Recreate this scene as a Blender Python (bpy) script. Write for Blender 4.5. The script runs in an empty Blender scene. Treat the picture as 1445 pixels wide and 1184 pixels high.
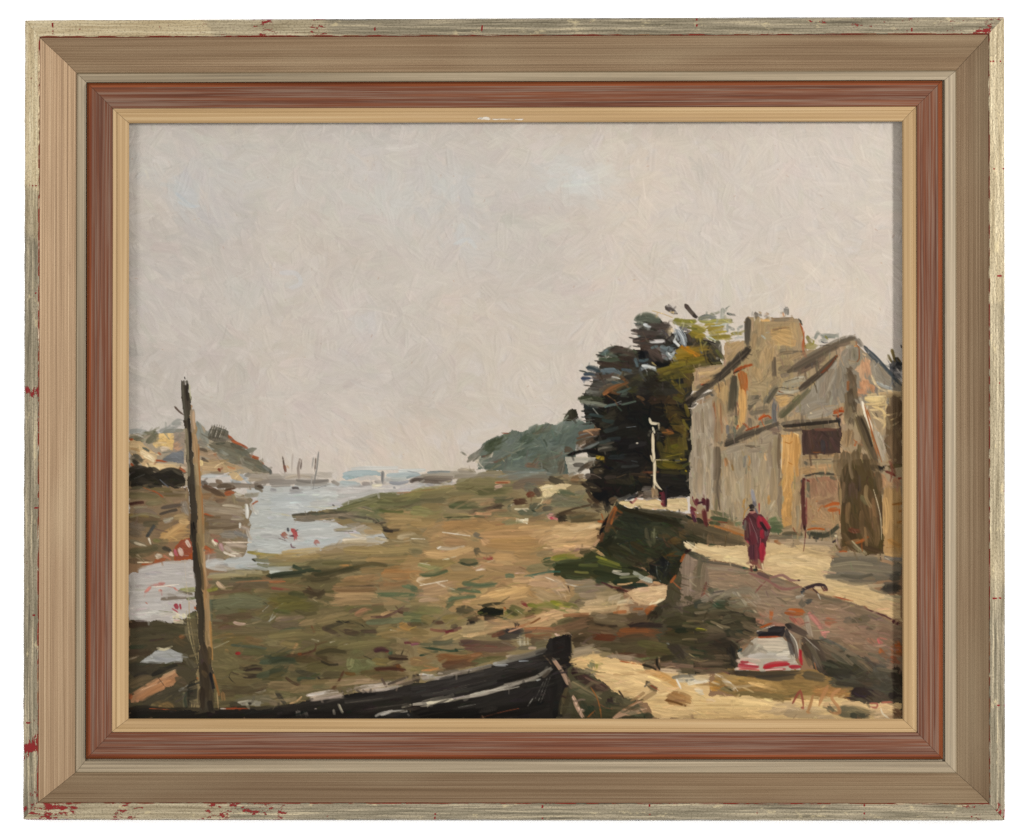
import bpy, bmesh, math, random
import numpy as np
from mathutils import Vector

random.seed(4)
rng = np.random.default_rng(11)
sc = bpy.context.scene
C = sc.collection

# ------------------------------------------------------------------ sizes
PX = 0.0005                 # one photo pixel is half a millimetre on the wall
CX, CY = 722.5, 592.0
CAM_D = 2.5


def W(px, py, f):
    """photo pixel -> point that stands f metres proud of the wall"""
    s = PX * (1.0 - f / CAM_D)
    return ((px - CX) * s, -f, (CY - py) * s)


def srgb(h):
    v = np.array([int(h[i:i + 2], 16) for i in (0, 2, 4)], float) / 255.0
    return v


def lin(v):
    v = np.asarray(v, float)
    return np.where(v <= 0.04045, v / 12.92, ((np.maximum(v, 0) + 0.055) / 1.055) ** 2.4)


def tag(o, label=None, cat=None, kind=None, group=None):
    if label:
        o['label'] = label
    if cat:
        o['category'] = cat
    if kind:
        o['kind'] = kind
    if group:
        o['group'] = group
    return o

# ================================================================== PAINTING
# The picture is painted stroke by stroke on a board: every brush stroke lays
# pigment (colour) and paint thickness (height), in the order a painter would.
X0, Y0, X1, Y1 = 177, 165, 1279, 1019
GW, GH = X1 - X0, Y1 - Y0
col = np.zeros((GH, GW, 3)) + srgb('86684c')        # warm toned ground
hgt = np.zeros((GH, GW))
ids = np.zeros((GH, GW), np.int16)
GROUPS = ['sky']


def gid(name):
    if name not in GROUPS:
        GROUPS.append(name)
    return GROUPS.index(name)


def catmull(P):
    if len(P) < 3:
        return P
    out = []
    Q = np.vstack([2 * P[0] - P[1], P, 2 * P[-1] - P[-2]])
    for i in range(1, len(Q) - 2):
        n = max(2, int(np.linalg.norm(Q[i + 1] - Q[i]) / 5))
        t = np.linspace(0, 1, n, endpoint=False)[:, None]
        a, b, c, d = Q[i - 1], Q[i], Q[i + 1], Q[i + 2]
        out.append(0.5 * (2 * b + (c - a) * t + (2 * a - 5 * b + 4 * c - d) * t ** 2 + (3 * b - a - 3 * c + d) * t ** 3))
    out.append(P[-1:])
    return np.vstack(out)


def stroke(P, w, c, g, liner=False, opac=0.94, thick=1.0, dry=None, wet=0.16, streak=1.0, soft=1.0, only=None, bw=1.5):
    P = np.asarray(P, float)
    if len(P) == 2 and not liner:
        dv = P[1] - P[0]
        P = np.vstack([P[0], P.mean(0) + np.array([-dv[1], dv[0]]) * rng.normal() * .045, P[1]])
    P = catmull(P)
    tp = rng.random()
    small = float(np.clip((w - 3) / 6, 0, 1))
    soft = soft * small
    if len(P) == 1:
        P = np.vstack([P, P + [[0.5, 0]]])
    r0 = w / 2
    m = r0 * 1.4 + 3
    x0 = max(int(P[:, 0].min() - m) - X0, 0); x1 = min(int(P[:, 0].max() + m) + 2 - X0, GW)
    y0 = max(int(P[:, 1].min() - m) - Y0, 0); y1 = min(int(P[:, 1].max() + m) + 2 - Y0, GH)
    if x1 <= x0 or y1 <= y0:
        return
    xs = np.arange(x0, x1)[None, :] + X0 + 0.0
    ys = np.arange(y0, y1)[:, None] + Y0 + 0.0
    seg = np.linalg.norm(np.diff(P, axis=0), axis=1) + 1e-6
    S = np.concatenate([[0], np.cumsum(seg)]); L = S[-1]
    best = np.full((y1 - y0, x1 - x0), 1e9); bs = np.zeros_like(best); bd = np.zeros_like(best)
    n = len(seg)
    for i in range(n):
        ax, ay = P[i]; dx, dy = (P[i + 1] - P[i]) / seg[i]
        t = (xs - ax) * dx + (ys - ay) * dy
        lo = 0 if i else -1.2 * r0
        hi = seg[i] if i < n - 1 else seg[i] + 1.2 * r0
        tc = np.clip(t, lo, hi)
        d = (xs - ax) * -dy + (ys - ay) * dx
        e = np.hypot(t - tc, d)
        k = e < best
        best = np.where(k, e, best); bs = np.where(k, S[i] + tc, bs); bd = np.where(k, np.where(d < 0, -e, e), bd)
    q = bs / max(L, 1e-3)
    if liner:
        prof = np.clip(np.minimum((q + 0.12) * 4, (1.10 - q) * 3.0), 0.15, 1.0)
    else:
        qq = np.clip(q, 0, 1)
        prof = (1.0 - 0.26 * np.clip((qq - .5) / .5, 0, 1) ** 2 * tp) * (1.0 - 0.30 * np.clip((.22 - qq) / .22, 0, 1) ** 2)
    r = np.maximum(r0 * prof, 0.6)
    u = bd / r
    nb = max(4, int(w / bw) + 2)
    A = rng.random((3, nb)); E = rng.random((2, nb))
    iu = np.clip((u * 0.5 + 0.5) * (nb - 1), 0, nb - 1.001)
    i0 = iu.astype(int); fu = iu - i0
    qs = np.clip(q, 0, 1) * 1.999; j0 = np.minimum(qs.astype(int), 1); fj = qs - j0
    bn = ((A[j0, i0] * (1 - fu) + A[j0, i0 + 1] * fu) * (1 - fj) + (A[j0 + 1, i0] * (1 - fu) + A[j0 + 1, i0 + 1] * fu) * fj)
    e0 = E[0][i0] * (1 - fu) + E[0][i0 + 1] * fu
    e1 = E[1][i0] * (1 - fu) + E[1][i0 + 1] * fu
    wob = 0.10 * np.sin(bs / (w * 0.6 + 3) + rng.random() * 6) + 0.08 * (A[0][0] - 0.5)
    fe = 1.1 if liner else (1.0 + min(1.8, .08 * w) * soft)
    a = np.clip(((1 - np.abs(u) * (1 + wob)) * r + .35 * fe * (bn - .2)) / fe + 0.2, 0, 1)
    if liner:
        cap = 0.15 * r0
        a *= np.clip((bs + cap) / 0.9 + .5, 0, 1) * np.clip((L + cap - bs) / 0.9 + .5, 0, 1)
    else:
        s0 = -r0 * 0.6 + r0 * (0.7 * e0 + 0.35 * u * u)
        s1 = L + r0 * 0.6 - r0 * ((.5 + 1.3 * small) * e1 + 0.4 * u * u)
        a *= np.clip((bs - s0) / (1.0 + .12 * r0 * soft) + .45, 0, 1) * np.clip((s1 - bs) / (1.2 + .25 * r0 * soft) + .4, 0, 1)
        if dry is None:
            dry = (.25 + rng.random() * .85) * small
        a *= np.clip((.55 * bn + .45 * e1 + 1.08 - dry * np.clip(q, 0, 1) ** 1.3 * 1.35) * 1.9, 0, 1)
        a *= 1 - .42 * soft * np.clip(1.15 - 2.3 * bn, 0, 1) * (.35 + .65 * np.clip(q, 0, 1))
    a *= opac
    sl = (slice(y0, y1), slice(x0, x1))
    if only is not None:
        a = a * (ids[sl] == only)
    base = col[sl]
    amp = 0.17 * streak if not liner else 0.06
    cc = c[None, None, :] * (1 + amp * (bn[..., None] - 0.5) * 2) + 0.02 * streak * (e0[..., None] - .5)
    wm = (.3 + .7 * small) * np.clip(wet * (0.5 + 1.5 * q), 0, .6)[..., None]
    if not liner:
        wa = a[..., None] + 1e-4
        under = (base * wa).sum((0, 1)) / wa.sum((0, 1))
        cc = cc * (1 - .10 * small) + under * .10 * small
    cc = cc * (1 - wm) + base * wm
    col[sl] = base * (1 - a[..., None]) + cc * a[..., None]
    ridge = np.clip(1 - np.abs(np.abs(u) - 0.88) / 0.14, 0, 1)
    tgt = thick * (0.35 + 0.75 * bn + 0.45 * ridge)
    hgt[sl] = hgt[sl] * (1 - 0.75 * a) + tgt * a * (1.0 if not liner else 1.2)
    sub = ids[sl]
    sub[a > 0.45] = g


def smooth_noise(h, w, step, seed):
    rr = np.random.default_rng(seed)
    gh, gw = int(h / step) + 3, int(w / step) + 3
    G = rr.random((gh, gw))
    y = np.arange(h) / step; x = np.arange(w) / step
    yi = y.astype(int); xi = x.astype(int)
    fy = (y - yi); fx = (x - xi)
    fy = (fy * fy * (3 - 2 * fy))[:, None]; fx = (fx * fx * (3 - 2 * fx))[None, :]
    a = G[yi][:, xi]; b = G[yi][:, xi + 1]; c_ = G[yi + 1][:, xi]; d = G[yi + 1][:, xi + 1]
    return (a * (1 - fx) + b * fx) * (1 - fy) + (c_ * (1 - fx) + d * fx) * fy


JX = (smooth_noise(GH, GW, 9, 1) - .5) * 5 + (smooth_noise(GH, GW, 3, 2) - .5) * 1.2
JY = (smooth_noise(GH, GW, 9, 3) - .5) * 5 + (smooth_noise(GH, GW, 3, 4) - .5) * 1.2

DIRS = dict(sky=(-20, 50), water=(0, 6), headland=(10, 40), pier=(0, 5), hill=(-30, 40), shore=(-4, 16), tree=(20, 50),
            house=(88, 14), lane=(8, 10), bank=(20, 30), wall=(12, 20), boat=(-12, 6), sand=(3, 12), post=(84, 4),
            hut=(0, 20), plank=(-31, 4), car=(-5, 15), figure=(85, 10))


def poly(P, c, g, gname):
    P = np.asarray(P, float)
    x0 = max(int(P[:, 0].min()) - 6 - X0, 0); x1 = min(int(P[:, 0].max()) + 8 - X0, GW)
    y0 = max(int(P[:, 1].min()) - 6 - Y0, 0); y1 = min(int(P[:, 1].max()) + 8 - Y0, GH)
    if x1 <= x0 or y1 <= y0:
        return
    sl = (slice(y0, y1), slice(x0, x1))
    size = max(P[:, 0].max() - P[:, 0].min(), P[:, 1].max() - P[:, 1].min())
    js = min(1.0, size / 90.0)
    xs = np.arange(x0, x1)[None, :] + X0 + JX[sl] * js
    ys = np.arange(y0, y1)[:, None] + Y0 + JY[sl] * js
    ins = np.zeros(xs.shape, bool)
    n = len(P)
    for i in range(n):
        ax, ay = P[i]; bx, by = P[(i + 1) % n]
        if ay == by:
            continue
        k = ((ay > ys) != (by > ys)) & (xs < (bx - ax) * (ys - ay) / (by - ay) + ax)
        ins ^= k
    sub = col[sl]; sub[ins] = sub[ins] * 0.06 + c * 0.94
    ids[sl][ins] = g
    hgt[sl][ins] = hgt[sl][ins] * .4 + 0.3
    # lay the area in with strokes of about the same mix
    yy, xx = np.nonzero(ins)
    area = len(yy)
    if area < 60:
        return
    ang, dev = DIRS.get(gname, (0, 60))
    w0 = float(np.clip(math.sqrt(area) / 9, 2.5, 11))
    cnt = int(min(500, area / (w0 * w0 * 2.6)))
    for _ in range(cnt):
        k = rng.integers(area)
        x, y = xx[k] + x0 + X0, yy[k] + y0 + Y0
        th = math.radians(ang + rng.normal() * dev)
        ln = w0 * (1.2 + 2.2 * rng.random())
        dx, dy = math.cos(th) * ln / 2, math.sin(th) * ln / 2
        ex, ey = int(np.clip(x + dx - X0 - x0, 0, ins.shape[1] - 1)), int(np.clip(y + dy - Y0 - y0, 0, ins.shape[0] - 1))
        fx, fy = int(np.clip(x - dx - X0 - x0, 0, ins.shape[1] - 1)), int(np.clip(y - dy - Y0 - y0, 0, ins.shape[0] - 1))
        if not (ins[ey, ex] and ins[fy, fx]):
            continue
        cj = c * (1 + rng.normal() * 0.055) + rng.normal(size=3) * 0.009
        stroke([[x - dx, y - dy], [x, y + rng.normal() * .6], [x + dx, y + dy]], w0 * (0.6 + .6 * rng.random()), cj, g, opac=.8, thick=.7, only=g)


# ---- the sky: a thin grey-cream scumble worked in every direction
def sky():
    n1 = smooth_noise(GH, GW, 120, 21); n2 = smooth_noise(GH, GW, 45, 22); n3 = smooth_noise(GH, GW, 170, 23)
    col[:560, :] = srgb('cbc1b6')
    spots = [(262, 280, 26, 'b9c2c6', .75), (215, 240, 40, 'c2c6c4', .5), (520, 265, 70, 'c9cac6', .6), (640, 275, 55, 'c6cac8', .6),
             (560, 300, 50, 'c8cac8', .4), (655, 345, 26, 'c3cccd', .6), (800, 245, 48, 'cdd2cf', .75), (835, 258, 36, 'd0d4d2', .6),
             (300, 320, 40, 'bfc2c4', .45), (350, 410, 45, 'c6c8c4', .5), (405, 395, 22, 'c0c6ca', .6), (520, 450, 20, 'c2c6cc', .5),
             (380, 240, 90, 'c9c9c2', .5), (480, 440, 60, 'd2c8bf', .5), (240, 190, 60, 'cac6c0', .5), (690, 470, 70, 'd4c6b4', .5),
             (720, 540, 70, 'd6c9b8', .5), (1010, 330, 110, 'd2c6ba', .5), (1150, 250, 100, 'd0c5ba', .6), (1200, 420, 80, 'd4c8ba', .5),
             (640, 430, 30, 'd8c8b6', .5), (400, 560, 70, 'd0c6be', .5), (1030, 400, 60, 'd6ccb8', .5), (860, 420, 100, 'd0c4ba', .4),
             (450, 610, 60, 'cfc4bc', .5), (300, 470, 60, 'c8bfb8', .5), (230, 400, 60, 'c8c0bb', .5), (600, 350, 60, 'ccc4bb', .5),
             (1100, 190, 60, 'd2c8bc', .5), (930, 215, 26, 'd4c4b4', .6), (600, 200, 60, 'cec6bb', .5), (300, 250, 50, 'cac9c6', .5)]
    swirl = smooth_noise(GH, GW, 90, 29)
    for k in range(5200):
        x = X0 + rng.random() * GW; y = Y0 + rng.random() * 545
        t = (x - X0) / GW; v = (y - Y0) / 545
        iy, ix = int(y - Y0), min(int(x - X0), GW - 1)
        c = srgb('bfb6ab') * (1 - t) ** 1.5 + srgb('cdc0b0') * (1 - (1 - t) ** 1.5)
        c = c + np.array([.012, .004, -.004]) * (v - .4) + (n1[iy, ix] - .5) * np.array([.045, .03, .012]) + (n2[iy, ix] - .5) * .03
        c = c + (n3[iy, ix] - .5) * np.array([.01, -.006, -.03])
        for sx, sy, sr, sh, sa in spots:
            d = ((x - sx) ** 2 + ((y - sy) * 1.3) ** 2) / (sr * sr)
            if d < 2.5:
                c = c + (srgb(sh) - c) * sa * .7 * math.exp(-d)
        c = c + rng.normal() * .009 + rng.normal(size=3) * .004
        th = (swirl[iy, ix] - .5) * 3.6 + rng.normal() * .5 + .35
        ln = 18 + 34 * rng.random(); w = 7 + 12 * rng.random()
        dx, dy = math.cos(th) * ln / 2, math.sin(th) * ln / 2
        bow = rng.normal() * ln * .12
        stroke([[x - dx, y - dy], [x - dy / ln * bow, y + dx / ln * bow], [x + dx, y + dy]], w, c, 0, opac=.68, thick=1.7, wet=.3, streak=.22, dry=.8 * rng.random(), soft=.6, bw=2.3)
    # the combed marks of a stiff brush
    for k in range(1500):
        x = X0 + rng.random() * GW; y = Y0 + rng.random() * 530
        iy, ix = int(y - Y0), min(int(x - X0), GW - 1)
        th = .45 + rng.normal() * .45 if rng.random() < .7 else (swirl[iy, ix] - .5) * 6
        ln = 16 + 30 * rng.random(); w = 6 + 9 * rng.random()
        dx, dy = math.cos(th) * ln / 2, math.sin(th) * ln / 2
        bow = rng.normal() * ln * .1
        c = col[iy, ix] * (1 + .012 * rng.normal()) + rng.normal(size=3) * .004
        stroke([[x - dx, y - dy], [x - dy / ln * bow, y + dx / ln * bow], [x + dx, y + dy]], w, c, 0, opac=.7, thick=2.6, wet=.35, streak=.34, dry=.8, soft=.6, bw=2.0)
    # little gaps where the red-brown ground shows through, and thicker light touches
    for k in range(150):
        x = X0 + rng.random() * GW; y = Y0 + rng.random() * 520
        th = rng.random() * 3.14; ln = 1 + 4 * rng.random() ** 2
        cg = srgb(random.choice(['a88470', '9a7460', 'b89a84', 'a87858', 'b09a88']))
        stroke([[x, y], [x + math.cos(th) * ln, y + math.sin(th) * ln]], .9 + .7 * rng.random(), cg, 0, liner=True, opac=.3 + .35 * rng.random(), thick=.1)
    for k in range(420):
        x = X0 + rng.random() * GW; y = Y0 + rng.random() * 520
        iy, ix = int(y - Y0), min(int(x - X0), GW - 1)
        th = (swirl[iy, ix] - .5) * 5.5 + rng.normal() * .3 - .3; ln = 8 + 22 * rng.random()
        c = col[iy, ix] * (1.0 + .03 * rng.normal())
        stroke([[x, y], [x + math.cos(th) * ln, y + math.sin(th) * ln]], 1.4 + 2 * rng.random(), c, 0, liner=True, opac=.5, thick=.9)
    for (h, w, *p) in [('b6c2c8', 5, 248, 272, 262, 285, 275, 292), ('c4ccd0', 4, 252, 285, 268, 292, 282, 290), ('c8ccc4', 8, 795, 262, 815, 258, 832, 252),
                       ('d4d6c8', 4, 792, 263, 830, 260, 850, 257), ('c8d0d0', 6, 640, 345, 660, 338, 672, 350), ('d4ccb8', 3, 640, 357, 660, 340),
                       ('d8ceb8', 4, 205, 240, 209, 252), ('d8c8b0', 3, 380, 372, 384, 382), ('c8ccd2', 7, 395, 385, 418, 386, 424, 400, 408, 408),
                       ('d8d0b4', 3, 1110, 400, 1118, 418, 1112, 432), ('d8ccbc', 4, 1000, 370, 1050, 380, 1100, 372), ('d8cebf', 4, 1040, 420, 1090, 412, 1120, 390),
                       ('d8cebc', 4, 1130, 400, 1160, 370, 1165, 340), ('dcd2c4', 3, 470, 440, 520, 436, 560, 446)]:
        stroke(np.array(p, float).reshape(-1, 2), w, srgb(h), 0, opac=.34, thick=.8, streak=.3)


SAT = dict(figure=.78, figure_group=.8, shore=.84, hill=.85, tree=.9, house=.95, wall=.9, sand=.95)


def smear(name, n, w, ln):
    """drag the wet paint a little along the strokes, as a brush passing again does"""
    g = GROUPS.index(name)
    yy, xx = np.nonzero(ids == g)
    if len(yy) < 50:
        return
    ang, dev = DIRS.get(name, (0, 60))
    for _ in range(n):
        k = rng.integers(len(yy))
        x, y = xx[k], yy[k]
        th = math.radians(ang + rng.normal() * dev * .7)
        if rng.random() < .5:
            th += math.pi
        L = ln * (.5 + rng.random())
        ex, ey = int(x + math.cos(th) * L), int(y + math.sin(th) * L)
        if not (0 <= ex < GW and 0 <= ey < GH) or ids[ey, ex] != g:
            continue
        c = col[y, x].copy()
        stroke([[x + X0, y + Y0], [ex + X0, ey + Y0]], w * (.5 + rng.random()), c, g, opac=.7, thick=.8, dry=.9, wet=.3, only=g)


def enrich(name, n, jit, w=2.2, ln=14):
    """thin broken strokes of slightly lighter and darker mixes over a wet passage"""
    g = GROUPS.index(name)
    yy, xx = np.nonzero(ids == g)
    ang, dev = DIRS.get(name, (0, 60))
    for _ in range(n):
        k = rng.integers(len(yy))
        x, y = xx[k], yy[k]
        th = math.radians(ang + rng.normal() * dev)
        L = ln * (.3 + rng.random() * 1.2)
        c = col[y, x] * (1 + rng.normal() * jit) + rng.normal(size=3) * .012
        stroke([[x + X0, y + Y0], [x + X0 + math.cos(th) * L, y + Y0 + math.sin(th) * L]], w * (.5 + rng.random()), np.clip(c, .05, .95), g,
               opac=.75, thick=1.0, wet=.3, only=g)


def drag_edges(n):
    """wet-in-wet: pull a little colour across hard edges"""
    lum = col.mean(2)
    gy, gx = np.gradient(lum)
    mag = np.hypot(gx, gy)
    mag[:200] = 0
    for nm in ('figure', 'figure_group', 'dog', 'dog_walker_lead', 'signature', 'lamp_post', 'pier', 'buoy', 'dinghy', 'car'):
        if nm in GROUPS:
            mag[ids == GROUPS.index(nm)] = 0
    yy, xx = np.nonzero(mag > .05)
    for _ in range(n):
        k = rng.integers(len(yy))
        x, y = xx[k], yy[k]
        th = math.atan2(gy[y, x], gx[y, x]) + rng.normal() * .7 + (math.pi if rng.random() < .5 else 0)
        if rng.random() < .6:                      # mostly along the stroke direction of the place
            ang, dev = DIRS.get(GROUPS[ids[y, x]], (0, 60))
            th = math.radians(ang + rng.normal() * dev) + (math.pi if rng.random() < .5 else 0)
        L = 4 + 7 * rng.random()
        sx, sy = int(np.clip(x - math.cos(th) * L * .5, 0, GW - 1)), int(np.clip(y - math.sin(th) * L * .5, 0, GH - 1))
        ex, ey = x + math.cos(th) * L * .6, y + math.sin(th) * L * .6
        stroke([[sx + X0, sy + Y0], [ex + X0, ey + Y0]], 1.6 + 2.6 * rng.random(), col[sy, sx].copy(), ids[sy, sx], opac=.55, thick=.8, dry=.7, wet=.3)


def paint(text):
    ox, oy, s = 0, 0, 1.0
    g, gname = 0, 'sky'
    for line in text.strip().splitlines():
        line = line.strip()
        if not line:
            continue
        if line[0] == 'T' and line[1] == ' ':
            a = line.split()
            ox, oy, s = float(a[1]), float(a[2]), 1.0 / float(a[3])
            continue
        if line[0] == 'G' and line[1] == ' ':
            gname = line[2:].strip()
            g = gid(gname)
            continue
        for item in line.split(';'):
            a = item.split()
            if len(a) < 4:
                continue
            c = srgb(a[1])
            c = c.mean() + (c - c.mean()) * SAT.get(gname, .9)
            if gname not in ('sky', 'water', 'pier'):
                c = np.clip(c, 0, 1) ** 1.07 * np.array([1.01, .985, .945])
            if gname == 'lane':
                c = c * np.array([.92, .905, .90])
            if gname == 'hill':
                c = c * np.array([.88, .86, .80])
            if gname in ('shore', 'bank') and c[1] > c[0] * 1.06:
                c = (c.mean() + (c - c.mean()) * .62) * .92 + np.array([.012, .004, -.01])
            if gname == 'house':
                c = c * np.array([.965, .945, .905])
            if gname == 'water':
                c = c * np.array([.905, .90, .885])
            if c[0] > .55 and c[0] - c[2] > .38 and c[0] > 1.55 * c[1]:
                c = c * np.array([.88, .9, .95])
            if a[0] == 'p':
                v = np.array([float(q) for q in a[2:]])
                P = v[:len(v) // 2 * 2].reshape(-1, 2) * s + [ox, oy]
                poly(P, c, g, gname)
            else:
                v = np.array([float(q) for q in a[3:]])
                P = v[:len(v) // 2 * 2].reshape(-1, 2) * s + [ox, oy]
                w = float(a[2]) * s
                if a[0] == 'l':
                    stroke(P, max(w, .9), c, g, liner=True, thick=1.0)
                else:
                    stroke(P, w * 1.06, c, g, opac=.93, thick=1.0, streak=.45 if gname == 'water' else 1.0)

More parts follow.
